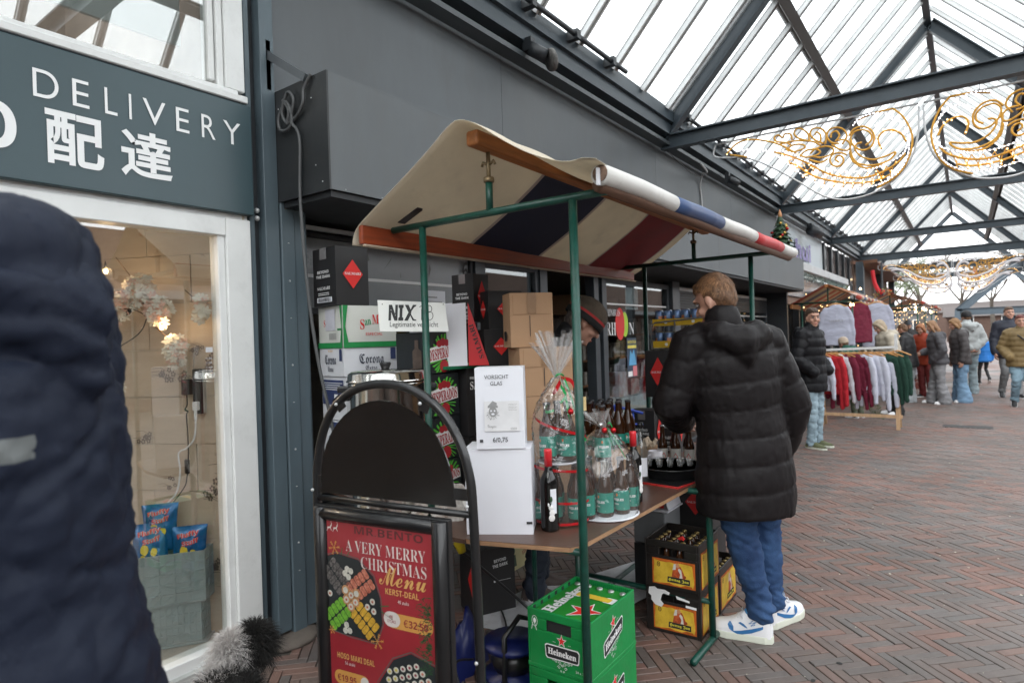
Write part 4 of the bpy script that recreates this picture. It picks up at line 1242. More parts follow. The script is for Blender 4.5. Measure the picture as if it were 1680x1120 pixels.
prt(t,'lettering',GI,lambda mb,o,u,v:(put_text(mb,'VORSICHT',L*.2,H*.865,L*.50,H*.048,o,u,v),put_text(mb,'GLAS',L*.32,H*.785,L*.25,H*.048,o,u,v),put_text(mb,'6/0,75',L*.34,H*.075,L*.31,H*.07,o,u,v,fat=.01),mb.flat(rect(L*.07,H*.085,L*.14,H*.12),o,u,v)),'r',L,W)
lab=prt(t,'paper_label',mat('label_white',(.72,.72,.73),.5),lambda mb,o,u,v:mb.flat(rect(L*.18,H*.22,L*.90,H*.59),o,u,v),'r',L,W,.0066)
mb=MB();o,u,v=face('r',L,W,.0074);cx,cy=L*.36,H*.46
mb.flat(disc(cx,cy,.017,14,.021),o,u,v)
mb.flat([(cx-.021,cy+.016),(cx+.021,cy+.016),(cx+.019,cy+.026),(cx-.019,cy+.026)],o,u,v);mb.flat([(cx-.017,cy+.026),(cx+.015,cy+.026),(cx+.018,cy+.034),(cx,cy+.044)],o,u,v)
rg=random.Random(6)
for k in range(36):
 a=rg.uniform(3.0,6.5);r_=rg.uniform(.012,.026)
 mb.flat([(cx+r_*math.cos(a)*.9,cy-.004+r_*math.sin(a)),(cx+(r_+.008)*math.cos(a+.1)*.9,cy-.004+(r_+.008)*math.sin(a+.1)),(cx+r_*math.cos(a+.12)*.9,cy-.004+r_*math.sin(a+.12))],o,u,v)
for k in range(5):mb.flat(rect(L*.68,H*(.55-k*.018),L*(.86-.02*(k%2)),H*(.553-k*.018)),o,u,v)
for k in range(8):mb.flat(rect(L*(.72+.016*k),H*.235,L*(.726+.016*k),H*.265),o,u,v)
put_text(mb,'Ginger',L*.24,H*.25,L*.18,H*.055,o,u,v,font='script');
mb.build('print',mat('grey_ink',(.3,.3,.3),.6),lab)
mb=MB();o,u,v=face('r',L,W,.0078)
mb.flat(disc(cx-.007,cy+.004,.0035,8),o,u,v);mb.flat(disc(cx+.007,cy+.004,.0035,8),o,u,v);mb.flat(disc(cx,cy-.009,.007,10,.004),o,u,v)
mb.build('print',CARDW,lab)
t=thing('age_check_sign','white NIX18 age check sign board leaning against the cartons','sign',(2.3,2.45,1.58),0)
A=Vector((2.145,2.395,1.612));B=Vector((2.352,2.115,1.600));u=(B-A).normalized();v=(Vector((0,0,1))+Vector((.10,.14,0))).normalized();v=(v-u*v.dot(u)).normalized()
WS=(B-A).length;HS=.158
mb=MB();mb.prism([(0,0),(WS,0),(WS-.022,HS-.01),(-.018,HS+.004)],A,u,v,.006);mb.build('board',mat('sign_board_white',(.74,.75,.72),.3,var=.03),t,world=True)
n_=u.cross(v)*.002
mb=MB()
put_text(mb,'NI',.042,.055,.075,.082,A+n_,u,v,font='bold',fat=.03)
put_text(mb,'X',.122,.055,.062,.082,A+n_,u,v,font='bold',fat=.03)
put_text(mb,'Legitimatie verplicht',.05,.015,.245,.034,A+n_,u,v)
for x in(.008,WS-.03):mb.flat(disc(x,HS-.018,.003,8),A+n_,u,v)
def ring(mb,cx,cy,ra,rb,w,o,u,v,n=22):
 for k in range(n):
  a,b=2*math.pi*k/n,2*math.pi*(k+1)/n
  mb.flat([(cx+ra*math.cos(a),cy+rb*math.sin(a)),(cx+ra*math.cos(b),cy+rb*math.sin(b)),(cx+(ra-w)*math.cos(b),cy+(rb-w)*math.sin(b)),(cx+(ra-w)*math.cos(a),cy+(rb-w)*math.sin(a))],o,u,v)
ring(mb,.247,.116,.015,.019,.0028,A+n_,u,v);ring(mb,.250,.080,.019,.023,.0028,A+n_,u,v)
for p in stroke([(.197,.125),(.212,.135),(.218,.132),(.220,.058),(.210,.058),(.208,.115)],.003):mb.flat(p,A+n_,u,v)
mb.build('lettering',INKK,t,world=True)
mb=MB();mb.flat([(.158,.104),(.172,.125),(.182,.130),(.184,.122),(.166,.096),(.184,.064),(.178,.060),(.170,.064),(.156,.088)],A+n_*1.6,u,v);mb.build('letter_cutout',MATS['sign_board_white'],t,world=True)
STEELP=mat('polished_steel',(.62,.61,.58),.12,metal=1.0,var=.06,rv=.04,bump=.02)
t=thing('steel_urn','round polished steel drinks urn with black lid knob behind the pavement sign','urn',(2.075,2.275,.752))
mb=MB();mb.lathe([(.175,.0),(.18,.02),(.18,.595),(.188,.60),(.188,.612),(.18,.615)],40);mb.build('body',STEELP,t)
mb=MB();mb.lathe([(.194,.617),(.196,.622),(.190,.628),(.186,.655),(.17,.668),(.05,.674),(0.0,.674)],40);mb.build('lid',STEELP,t)
mb=MB();mb.lathe([(.018,.672),(.02,.68),(.028,.70),(.024,.708),(0,.708)],16,(-.01,.0,0));mb.build('knob',BLACKM,t)
for a,s_ in((-40,1),(140,1)):
 mb=MB();ca,sa=math.cos(R(a)),math.sin(R(a))
 mb.obox((.205*ca,.205*sa,.585),(-.045*sa,.045*ca,0),(.03*ca,.03*sa,0),(0,0,.014));mb.obox((.19*ca,.19*sa,.56),(-.03*sa,.03*ca,0),(.012*ca,.012*sa,0),(0,0,.03));mb.build('handle',BLACKM,t,bevel=.006,seg=2)
#bottles
def glassy(name,col,rough=.10):
 return mat(name,col,rough,var=.1,rv=.02,spec=.5)
BROWN_G=glassy('brown_bottle_glass',(.035,.012,.004));BLACK_G=glassy('dark_bottle_glass',(.006,.006,.006));CAPD=mat('dark_cap',(.05,.05,.055),.3,metal=.5)
CAPG=mat('gold_cap',(.42,.30,.12),.3,metal=.7,var=.3);TEAL=mat('teal_label',(.012,.23,.17),.5,var=.12,vs=20)
BEERP=[(.0,0),(.029,.0),(.031,.006),(.031,.125),(.028,.145),(.018,.17),(.0145,.19),(.0135,.222),(.015,.224),(.015,.232)]
STEINP=[(0,0),(.034,0),(.0365,.006),(.0365,.115),(.034,.135),(.022,.17),(.016,.195),(.0145,.23),(.016,.232),(.016,.240)]
WINEP=[(0,.004),(.03,.0),(.036,.004),(.037,.012),(.037,.19),(.034,.212),(.021,.236),(.0155,.25),(.0148,.30)]
def proto_beer(label,cat='bottle',group=None,loc=(0,0,0),labelm=TEAL,text='BIJLES',cap=CAPD,prof=STEINP,lz=(.02,.105),neck=True,rz=0):
 t=thing('bottle',label,cat,loc,rz,group)
 mb=MB();mb.lathe(prof,18);mb.build('glass',BROWN_G,t)
 z=prof[-1][1];r=prof[-1][0]
 mb=MB();mb.lathe([(r+.0012,z-.004),(r+.001,z+.004),(r-.003,z+.007),(0,z+.007)],14);mb.build('cap',cap,t)
 r=prof[3][0]+.0007
 mb=MB()
 def wrap(z0,z1,r0,r1,a0=-150,a1=150,n=14):
  mb.grid(lambda a,b:Vector(((r0+(r1-r0)*b)*math.cos(R(180+a0+(a1-a0)*a)),(r0+(r1-r0)*b)*math.sin(R(180+a0+(a1-a0)*a)),z0+(z1-z0)*b)),n,1)
 wrap(lz[0],lz[1],r,r)
 lb=mb.build('label',labelm,t)
 if text:
  mb=MB();s0=len(mb.v)
  put_text(mb,text,-.026,lz[0]+(lz[1]-lz[0])*.45,.044,.013,(0,0,0),(1,0,0),(0,1,0),font='bold',fat=.03)
  put_text(mb,'DRANK',-.026,lz[0]+(lz[1]-lz[0])*.28,.022,.006,(0,0,0),(1,0,0),(0,1,0),font='bold')
  mb.flat(rect(-.026,lz[0]+.006,.02,lz[0]+.009),(0,0,0),(1,0,0),(0,1,0))
  rr=r+.0008
  mb.v=[(rr*math.cos(R(180)+p[0]/rr+R(18)),rr*math.sin(R(180)+p[0]/rr+R(18)),p[1])for p in mb.v]
  mb.build('lettering',INKW,lb)
  mb=MB();mb.flat(disc(-.012,lz[1]-.018,.0045,8,.007),(0,0,0),(1,0,0),(0,1,0))
  mb.v=[(rr*math.cos(R(180)+p[0]/rr+R(18)),rr*math.sin(R(180)+p[0]/rr+R(18)),p[1])for p in mb.v]
  mb.build('emblem',mat('orange_ink',(.7,.2,.05),.5),lb)
 return t
bj=proto_beer('brown bottle with teal label inside the low cellophane gift bag',group='bottles in the low gift bag',loc=(2.33,1.335,.772),rz=R(10))
BTL=[bj]
low=[(2.405,1.285),(2.48,1.245),(2.555,1.235),(2.43,1.375),(2.53,1.33)]
for i,(x,y)in enumerate(low):BTL.append(copy_tree(bj,(x,y,.772),R(-20+17*i)))
copy_tree(bj,(2.455,1.315,1.0),R(25),'brown bottle standing higher than the rest in the low gift bag')
for i,(x,y,z)in enumerate(((2.235,1.44,.772),(2.265,1.345,.772),(2.325,1.385,.772),(2.30,1.47,.772),(2.19,1.50,.772))):
 b=copy_tree(bj,(x,y,z),R(-25+20*i),'brown bottle with teal label in the bottom tier of the tall gift bag');b['group']='bottles at the bottom of the tall gift bag'
for i,(x,y,z)in enumerate(((2.225,1.455,1.03),(2.275,1.385,1.03),(2.30,1.45,1.03))):
 b=copy_tree(bj,(x,y,z),R(-25+20*i),'brown bottle with teal label in the upper tier of the tall gift bag');b['group']='bottles in the upper tier of the tall gift bag'
t=thing('card_tray','white card tray with a round insert lifting the upper bottles in the tall gift bag','tray',(2.265,1.43,1.018));mb=MB();mb.lathe([(.001,0),(.085,0),(.088,.008),(.084,.008),(.08,.003),(.001,.003)],20,cap=False);mb.build('tray',CARDW,t)
t=carton('bottle_crate_box','open kraft cardboard box filled with brown capped bottles behind the near stall post','cardboard box',(3.02,1.60),.766,.28,.24,.185,-25,KRAFT)
rng=random.Random(9)
first=None
for i in range(4):
 for j in range(3):
  a=R(-25);lx,ly=-.10+i*.067,-.075+j*.075
  p=(3.02+lx*math.cos(a)-ly*math.sin(a),1.60+lx*math.sin(a)+ly*math.cos(a),.955)
  if first is None:
   first=proto_beer('brown bottle with teal label standing in the open kraft box',group='bottles in the open kraft box',loc=p,lz=(.02,.075))
  else:copy_tree(first,p,rng.uniform(-.5,.5))
def wine_bottle(label,loc,rz,tagp=True):
 t=thing('wine_bottle',label,'wine bottle',loc,rz)
 mb=MB();mb.lathe(WINEP,24);mb.build('glass',BLACK_G,t)
 mb=MB();mb.lathe([(.0158,.262),(.0162,.262),(.0165,.324),(.0155,.332),(0,.332)],18);mb.lathe([(.0168,.318),(.0168,.320)],18,cap=False);mb.build('capsule',mat('red_capsule',(.62,.02,.03),.35,var=.1,coat=.3),t)
 mb=MB()
 def wr(a0,a1,z0,z1,r=.0377):mb.grid(lambda a,b:Vector((r*math.cos(R(a0+(a1-a0)*a)),r*math.sin(R(a0+(a1-a0)*a)),z0+(z1-z0)*b)),6,1)
 wr(268,310,.075,.175);wr(160,190,.075,.125)
 mb.build('label',CARDW,t)
 mb=MB()
 for c,r_ in(((-.000,-.0395,.100),.010),((.004,-.0405,.080),.012),((.002,-.041,.060),.013)):mb.ell(c,(r_,.0025,r_*1.1),12,6)
 mb.ell((-.010,-.040,.113),(.004,.002,.008),8,5)
 mb.build('hang_tag',mat('tag_white',(.76,.75,.74),.5,var=.03),t)
 mb=MB();mb.tube([(.0,-.037,.13),(.001,-.040,.12),(-.004,-.041,.108)],.0012,6);mb.ell((.001,-.040,.135),(.006,.002,.012),8,5);mb.build('twig',mat('holly_green',(.02,.06,.02),.6),t)
 return t
wine_bottle('dark wine bottle with red capsule in front of the tall gift bag',(2.128,1.393,.766),R(-48))
wine_bottle('dark wine bottle with red capsule beyond the low gift bag',(2.70,1.285,.766),R(-20))
t=thing('clear_bottle','empty clear glass bottle with black top behind the second wine bottle','bottle',(3.10,1.43,.766))
mb=MB();mb.lathe([(0,0),(.036,0),(.037,.01),(.036,.16),(.028,.2),(.015,.24),(.0135,.29)],20);mb.build('glass',glass_mat('clear_glass',(.86,.88,.87),1.5,boost=.04,haze=.08),t)
mb=MB();mb.lathe([(.015,.285),(.016,.315),(0,.316)],14);mb.build('cap',BLACKM,t)
mb=MB();mb.grid(lambda a,b:Vector((.0372*math.cos(R(170+90*a)),.0372*math.sin(R(170+90*a)),.03+.1*b)),8,1);mb.build('label',CARDW,t)
#cellophane gift bags
CELLO=glass_mat('cellophane',(.985,.985,.985),1.5,haze=.05,hazecol=(.95,.95,.95),rough=.04,bump=1.0,bs=13,boost=.06)
CELLF=glass_mat('cellophane_gathered',(.97,.97,.97),1.5,haze=.16,hazecol=(.93,.93,.93),rough=.12,bump=1.0,bs=30,boost=.03)
def cello(t,c,prof,seed,n=64,amp=.016):
 mb=MB()
 def fn(a,b):
  i=b*(len(prof)-1);k=min(int(i),len(prof)-2);f=i-k
  r=prof[k][0]+(prof[k+1][0]-prof[k][0])*f;z=prof[k][1]+(prof[k+1][1]-prof[k][1])*f
  th_=2*math.pi*a
  q=Vector((math.cos(th_)*2.6+seed,math.sin(th_)*2.6,z*9))
  r2=r*(1+.05*math.cos(2*th_))+amp*(1-2*abs(noise.noise(q)))*min(1,r/.05)+amp*.6*noise.noise(q*3)+.004*math.sin(th_*17+z*30)*(1 if z>prof[-1][1]*.75 else.2)
  return Vector((r2*math.cos(th_),r2*math.sin(th_),z))
 mb.grid(fn,n,34)
 return mb.build('cellophane',CELLO,t)
def flare(t,z0,z1,spread,n,seed,lean=(0,0)):
 rg=random.Random(seed);mb=MB()
 for k in range(n):
  a=2*math.pi*k/n+rg.uniform(-.2,.2);sp=spread*rg.uniform(.45,1.1);hh=(z1-z0)*rg.uniform(.72,1.05)
  w=rg.uniform(.012,.030);da=rg.uniform(-.5,.5)
  def fn(p,q,a=a,sp=sp,hh=hh,w=w,da=da):
   r_=.008+sp*q**1.15
   side=(p-.5)*(w*(0.25+1.5*q))
   off_=.006*math.sin(p*9+a*5)*(q+.2)
   x=(r_+off_)*math.cos(a)-side*math.sin(a+da)+lean[0]*q
   y=(r_+off_)*math.sin(a)+side*math.cos(a+da)+lean[1]*q
   return Vector((x,y,z0+hh*q-.015*q*q*sp*8))
  mb.grid(fn,4,5,smooth=False)
 return mb.build('gathered_top',CELLF,t)
def ribbon(mb,pts,w):
 P=spline(pts,6)
 vs=[]
 for i,p in enumerate(P):
  d=(P[min(i+1,len(P)-1)]-P[max(0,i-1)]).normalized()
  s_=Vector((0,0,1))-d*d.z
  s_=s_.normalized()if s_.length>.1 else d.orthogonal().normalized()
  vs+=[p-s_*w/2,p+s_*w/2]
 mb.add(vs,[(2*i,2*i+1,2*i+3,2*i+2)for i in range(len(P)-1)],True)
RIBR=mat('red_ribbon',(.50,.01,.015),.25,metal=.3,var=.2,rv=.1);RIBG=mat('green_ribbon',(.01,.33,.08),.25,metal=.3,var=.2)
BAUB=mat('red_bauble',(.45,.01,.015),.18,metal=.6,var=.1)
VU=Vector((-.59,.81,0));VR=-VU;VN=Vector((-.81,-.59,0))
t=thing('gift_bag','tall cellophane gift bag of bottles spiralled with red ribbon and flared on top','gift bag',(2.265,1.425,.766))
cello(t,None,[(.085,.0),(.112,.01),(.118,.12),(.112,.25),(.105,.38),(.092,.46),(.06,.54),(.022,.60),(.012,.615)],3.1)
flare(t,.61,.82,.115,26,5)
mb=MB()
def spiral(z0,z1,a0,a1,r0,r1):return[((r0+(r1-r0)*q/12)*math.cos(R(a0+(a1-a0)*q/12)),(r0+(r1-r0)*q/12)*math.sin(R(a0+(a1-a0)*q/12)),z0+(z1-z0)*q/12)for q in range(13)]
for z0,z1,r0,r1 in((.46,.34,.100,.122),(.255,.215,.122,.124),(.115,.09,.124,.124),(.02,.012,.12,.12)):
 ribbon(mb,spiral(z0,z1,120,330,r0,r1),.011)
for pts in([(-.01,-.02,.61),(-.03,-.035,.60),(-.045,-.02,.56),(-.03,.005,.55)],[(.0,-.02,.61),(.03,-.05,.60),(.055,-.06,.56),(.062,-.055,.52)]):ribbon(mb,[tuple(p)for p in pts],.016)
mb.build('red_ribbon',RIBR,t)
mb=MB()
for pts in([(-.01,-.03,.615),(-.03,-.04,.58),(-.02,-.055,.54),(-.04,-.04,.51)],[(.0,-.03,.61),(-.015,-.05,.54),(-.01,-.06,.46),(-.018,-.07,.40)],[(.01,-.03,.61),(.02,-.06,.52),(.015,-.09,.42),(.03,-.115,.345)],[(-.05,.02,.50),(-.08,.01,.49),(-.085,-.0,.475),(-.06,-.02,.48)]):ribbon(mb,pts,.011)
mb.tube([(.018*math.cos(a),.018*math.sin(a)-.015,.625+.006*math.sin(2*a))for a in[k*.7 for k in range(10)]],.003,6)
mb.build('green_ribbon',RIBG,t)
for p in((-.035,-.085,.475),(.0,-.115,.372)):
 mb=MB();mb.ell(p,(.0135,.0135,.0135),14,9);mb.tube([(p[0],p[1],p[2]+.012),(p[0],p[1],p[2]+.018)],.003,6);mb.build('bauble',BAUB,t)
mb=MB();mb.obox((.045,-.10,.50),(.012,-.008,0),(.0,.0006,0),(0,0,.030));mb.build('gift_tag',mat('tag_cream',(.55,.42,.2),.6),t)
t=thing('gift_bag','low cellophane gift bag of teal labelled bottles tied with red baubles','gift bag',(2.45,1.31,.766))
ck=cello(t,None,[(.10,.0),(.142,.012),(.150,.10),(.146,.18),(.128,.25),(.09,.31),(.045,.355),(.014,.385)],7.7,amp=.010)
flare(t,.38,.47,.075,20,9,(-.03,.02))
mb=MB();mb.lathe([(.001,.001),(.14,.001),(.15,.008),(.13,.008),(.001,.004)],26,cap=False);mb.build('card_base',CARDW,t)
mb=MB()
for pts in([(-.005,-.02,.385),(-.03,-.05,.35),(-.05,-.08,.29)],[(.0,-.02,.385),(.005,-.06,.33),(.012,-.10,.25)],[(.01,-.015,.39),(.03,-.02,.40),(.04,-.03,.37)]):ribbon(mb,pts,.005)
mb.build('green_ribbon',RIBG,t)
for p,m in(((-.032,-.025,.375),BAUB),((.014,-.045,.37),BAUB),((-.02,-.0,.395),mat('silver_bauble',(.6,.6,.6),.15,metal=.9))):
 mb=MB();mb.ell(p,(.013,.013,.013),14,9);mb.build('bauble',m,t)
#far half of the table
t=thing('serving_tub','round black tub lid serving tray with a tan surface on the table','tray',(3.30,1.345,.772))
mb=MB();mb.lathe([(0.001,0),(.165,0),(.172,.006),(.178,.048),(.183,.05),(.183,.056),(.175,.056),(.172,.050),(.001,.050)],40,cap=False);mb.build('tub',BLACKM,t)
mb=MB();mb.lathe([(0.0,.052),(.172,.052)],40);mb.build('tan_surface',mat('tan_liquid',(.42,.27,.12),.18,var=.2,vs=12),t)
CUPM=glass_mat('clear_plastic',(.96,.96,.96),1.45,haze=.07,rough=.05,boost=.03)
CUPP=[(.012,0),(.0135,.001),(.019,.038),(.0205,.039),(.0195,.040),(.0178,.038),(.0125,.002)]
cups=None
for i,(x,y)in enumerate(((3.20,1.43),(3.215,1.375),(3.24,1.325),(3.27,1.28),(3.31,1.24),(3.28,1.41),(3.30,1.345),(3.345,1.295))):
 if cups is None:
  cups=thing('sample_cup','tiny clear plastic sample cup standing on the tan surface of the black tub','cup',(x,y,.825),0,'sample cups on the black tub')
  mb=MB();mb.lathe(CUPP,16,cap=False);mb.build('cup',CUPM,cups)
 else:copy_tree(cups,(x,y,.825),i)
t=thing('cup_stack','stack of frosted plastic cups left of the black tub','cups',(3.13,1.475,.766))
mb=MB()
for k in range(6):
 z=k*.011
 mb.lathe([(.025,z),(.036,z+.105),(.038,z+.107),(.0365,z+.109),(.034,z+.104)],20,cap=False)
mb.build('cups',CUPM,t,kind='stuff')
t=thing('mug','plain white ceramic mug beside the salmiak bottles','mug',(3.45,1.50,.766),R(160))
mb=MB();mb.lathe([(0,0),(.038,0),(.042,.004),(.042,.098),(.040,.1),(.0385,.098),(.038,.01),(0,.008)],24,cap=False);mb.build('cup',mat('ceramic',(.72,.70,.74),.2,var=.02,rv=.03),t)
mb=MB();mb.tube([(.04,0,.08),(.062,0,.078),(.068,0,.05),(.058,0,.026),(.04,0,.022)],.005,8);mb.build('handle',MATS['ceramic'],t)
t=thing('black_folder','black folder with red piping lying under the black tub','folder',(3.25,1.32,.766))
mb=MB();mb.prism([(3.02,1.20),(3.20,1.165),(3.60,1.22),(3.45,1.56),(3.05,1.50)],(0,0,.772),(1,0,0),(0,1,0),.005);mb.build('cover',BLACKM,t,world=True)
mb=MB();
for z in(.7735,.7675):mb.tube([(3.05,1.50,z),(3.018,1.198,z),(3.20,1.161,z),(3.60,1.217,z)],.0018,5)
mb.build('red_piping',INKR,t,world=True)
SALP=[(0,0),(.028,0),(.03,.005),(.03,.115),(.026,.135),(.014,.165),(.0125,.225),(.0125,.232)]
sb_=proto_beer('small dark bottle with red diamond label standing beside the white mug',group='diamond label bottles by the mug',loc=(3.56,1.50,.766),labelm=mat('cream_label',(.62,.60,.55),.5),text=None,cap=mat('silver_cap',(.5,.5,.5),.25,metal=.8),prof=SALP,lz=(.018,.10),rz=R(35))
mb=MB();mb.flat(diamond(0,.055,.026,.046),(0,0,0),(1,0,0),(0,1,0));rr=.0315
mb.v=[(rr*math.cos(R(180)+p[0]/rr),rr*math.sin(R(180)+p[0]/rr),p[1])for p in mb.v];mb.build('red_diamond',INKR,sb_)
for i,(x,y)in enumerate(((3.575,1.425),(3.59,1.345),(3.60,1.275),(3.65,1.46),(3.66,1.38))):copy_tree(sb_,(x,y,.766),R(20-12*i))
salmari('tall black carton with red diamond below the can rack, on top of two short cartons',(4.10,1.72),1.12,.12,.185,.32,4,narrow='d')
salmari('short black carton left of the pair under the tall diamond carton',(3.78,1.70),.766,.14,.17,.30,0,right=True)
salmari('short black carton right of the pair under the tall diamond carton',(3.98,1.63),.766,.16,.16,.345,3)
t=thing('note_card','pale yellow price note stuck beside the tall diamond carton','note',(4.04,1.615,1.34))
mb=MB();mb.obox((4.045,1.60,1.375),(.0,-.035,.004),(.001,0,0),(0,.003,.055));mb.build('paper',mat('note_yellow',(.62,.66,.40),.6),t,world=True)
mb=MB();
for k in range(3):mb.obox((4.0435,1.60,1.41-k*.012),(0,-.022,.003),(.0002,0,0),(0,0,.001))
mb.build('print',INKK,t,world=True)
t=thing('can_rack','grey wire rack holding two yellow trays of blue cans above the tall diamond carton','rack',(4.35,1.72,1.44))
WIRE=mat('rack_wire',(.25,.26,.26),.35,metal=.6)
RX0,RX1,RY0,RY1=4.22,4.46,1.42,1.84
mb=MB()
for X in(RX0,RX1):
 mb.tube([(X,RY1,1.12),(X,RY1,1.60),(X,RY1-.03,1.635),(X,RY0+.03,1.66),(X,RY0,1.63),(X,RY0,1.12)],.006,8)
 mb.tube([(X,1.66,1.12),(X,1.66,1.645)],.005,8)
 for z in(1.135,1.445):mb.tube([(X,RY0,z),(X,RY1,z)],.005,8)
for Y in(RY0,1.66,RY1):
 for z in(1.135,1.445,1.62):mb.tube([(RX0,Y,z),(RX1,Y,z)],.004,6)
mb.build('wire_frame',WIRE,t,world=True)
YEL=mat('yellow_tray',(.66,.42,.02),.5,var=.1)
BLU=mat('can_blue',(.05,.12,.38),.3,metal=.3,var=.3,vs=30,col2=(.25,.38,.55));LT=mat('can_top',(.6,.62,.65),.25,metal=.8)
can0=None
rack=t
for lev,(z,name)in enumerate(((1.455,'lower'),(1.612,'upper'))):
 tr=thing('can_tray',f'yellow card tray of blue cans on the {name} level of the wire rack','tray',(4.34,1.63,z))
 mb=MB();mb.box(-.11,.11,-.2,.2,0,.004)
 for a,b,c_2,d_ in((-.11,-.107,-.2,.2),(.107,.11,-.2,.2),(-.107,.107,-.2,-.197),(-.107,.107,.197,.2)):mb.box(a,b,c_2,d_,.004,.048)
 mb.build('tray',YEL,tr)
 mb=MB();
 for k in(-1,1):mb.flat(disc(.1*k,.024,.012,14),(-.1105,0,0),(0,-1,0),(0,0,1))
 mb.build('emblem',INKW,tr)
 for r_ in range(3):
  for c_2 in range(6):
   p=(4.34-.066+r_*.066,1.63-.165+c_2*.066,z+.005)
   if can0 is None:
    can0=thing('drink_can','blue and orange drink can in the lower yellow tray of the wire rack','can',p,0,'cans in the lower tray')
    mb=MB();mb.lathe([(.022,0),(.0305,.006),(.0305,.095),(.026,.104)],16);mb.build('body',BLU,can0)
    mb=MB();mb.lathe([(.027,.104),(.0255,.108),(.024,.105),(0,.105)],16,cap=False);mb.build('lid',LT,can0)
    mb=MB();mb.grid(lambda a,b:Vector((.0309*math.cos(R(150+60*a)),.0309*math.sin(R(150+60*a)),.02+.045*b)),6,1);mb.build('label',mat('can_orange',(.7,.28,.12),.4,var=.3,vs=40),can0)
   else:
    cc=copy_tree(can0,p,rng.uniform(-1.2,1.2),f'blue and orange drink can in the {name} yellow tray of the wire rack');cc['group']=f'cans in the {name} tray'
t=thing('blue_basket','small basket with bright blue handles behind the open kraft box','basket',(3.45,1.80,.766))
mb=MB();BLH=mat('blue_handle',(.015,.06,.42),.35)
mb.tube([(3.38,1.72,1.13),(3.38,1.72,.85)],.008,8);mb.tube([(3.50,1.66,1.10),(3.50,1.66,.85)],.008,8);mb.tube([(3.33,1.76,1.10),(3.38,1.72,1.13),(3.55,1.62,1.07)],.009,8);mb.tube([(3.33,1.76,1.03),(3.55,1.62,1.00)],.007,8)
mb.build('handle',BLH,t,world=True)
mb=MB();mb.obox((3.45,1.75,.86),(.10,-.055,0),(.035,.06,0),(0,0,.09));mb.build('tub',mat('pale_blue_plastic',(.35,.42,.5),.4),t,world=True,bevel=.008)
t=carton('cardboard_box','opened small kraft box with crumpled paper behind the mug','cardboard box',(3.62,1.62),.766,.16,.14,.09,10,KRAFT)
mb=MB();mb.grid(lambda a,b:Vector((-.05+.1*a,-.05+.09*b,.095+.05*noise.noise(Vector((a*5,b*5,2)))+.03*a)),6,6,False);mb.build('crumpled_paper',mat('kraft_paper',(.5,.4,.3),.8),t)
#crates
def crate_body(mb,L,W,H,wt=.012,hole=None,floor=True):
 """four walls; hole=(width, z0, z1) hand hole in each wall"""
 for ax in(0,1):
  for s_ in(-1,1):
   ln=L if ax==0 else W-2*wt
   pos=(W/2-wt/2)*s_ if ax==0 else(L/2-wt/2)*s_
   def bx_(a0,a1,z0,z1):
    if ax==0:mb.box(a0,a1,pos-wt/2,pos+wt/2,z0,z1)
    else:mb.box(pos-wt/2,pos+wt/2,a0,a1,z0,z1)
   if hole and(ax==1 or hole[3]):
    hw=hole[0]/2
    bx_(-ln/2,ln/2,0,hole[1]);bx_(-ln/2,ln/2,hole[2],H);bx_(-ln/2,-hw,hole[1],hole[2]);bx_(hw,ln/2,hole[1],hole[2])
   else:bx_(-ln/2,ln/2,0,H)
 if floor:mb.box(-L/2+wt,L/2-wt,-W/2+wt,W/2-wt,.004,.012)
HG=mat('crate_green',(.006,.225,.052),.40,var=.15,vs=5,bump=.10,bs=60,dirt=.38,v2s=14,rv=.16)
HGD=mat('crate_green_card',(.02,.24,.03),.5,var=.1)
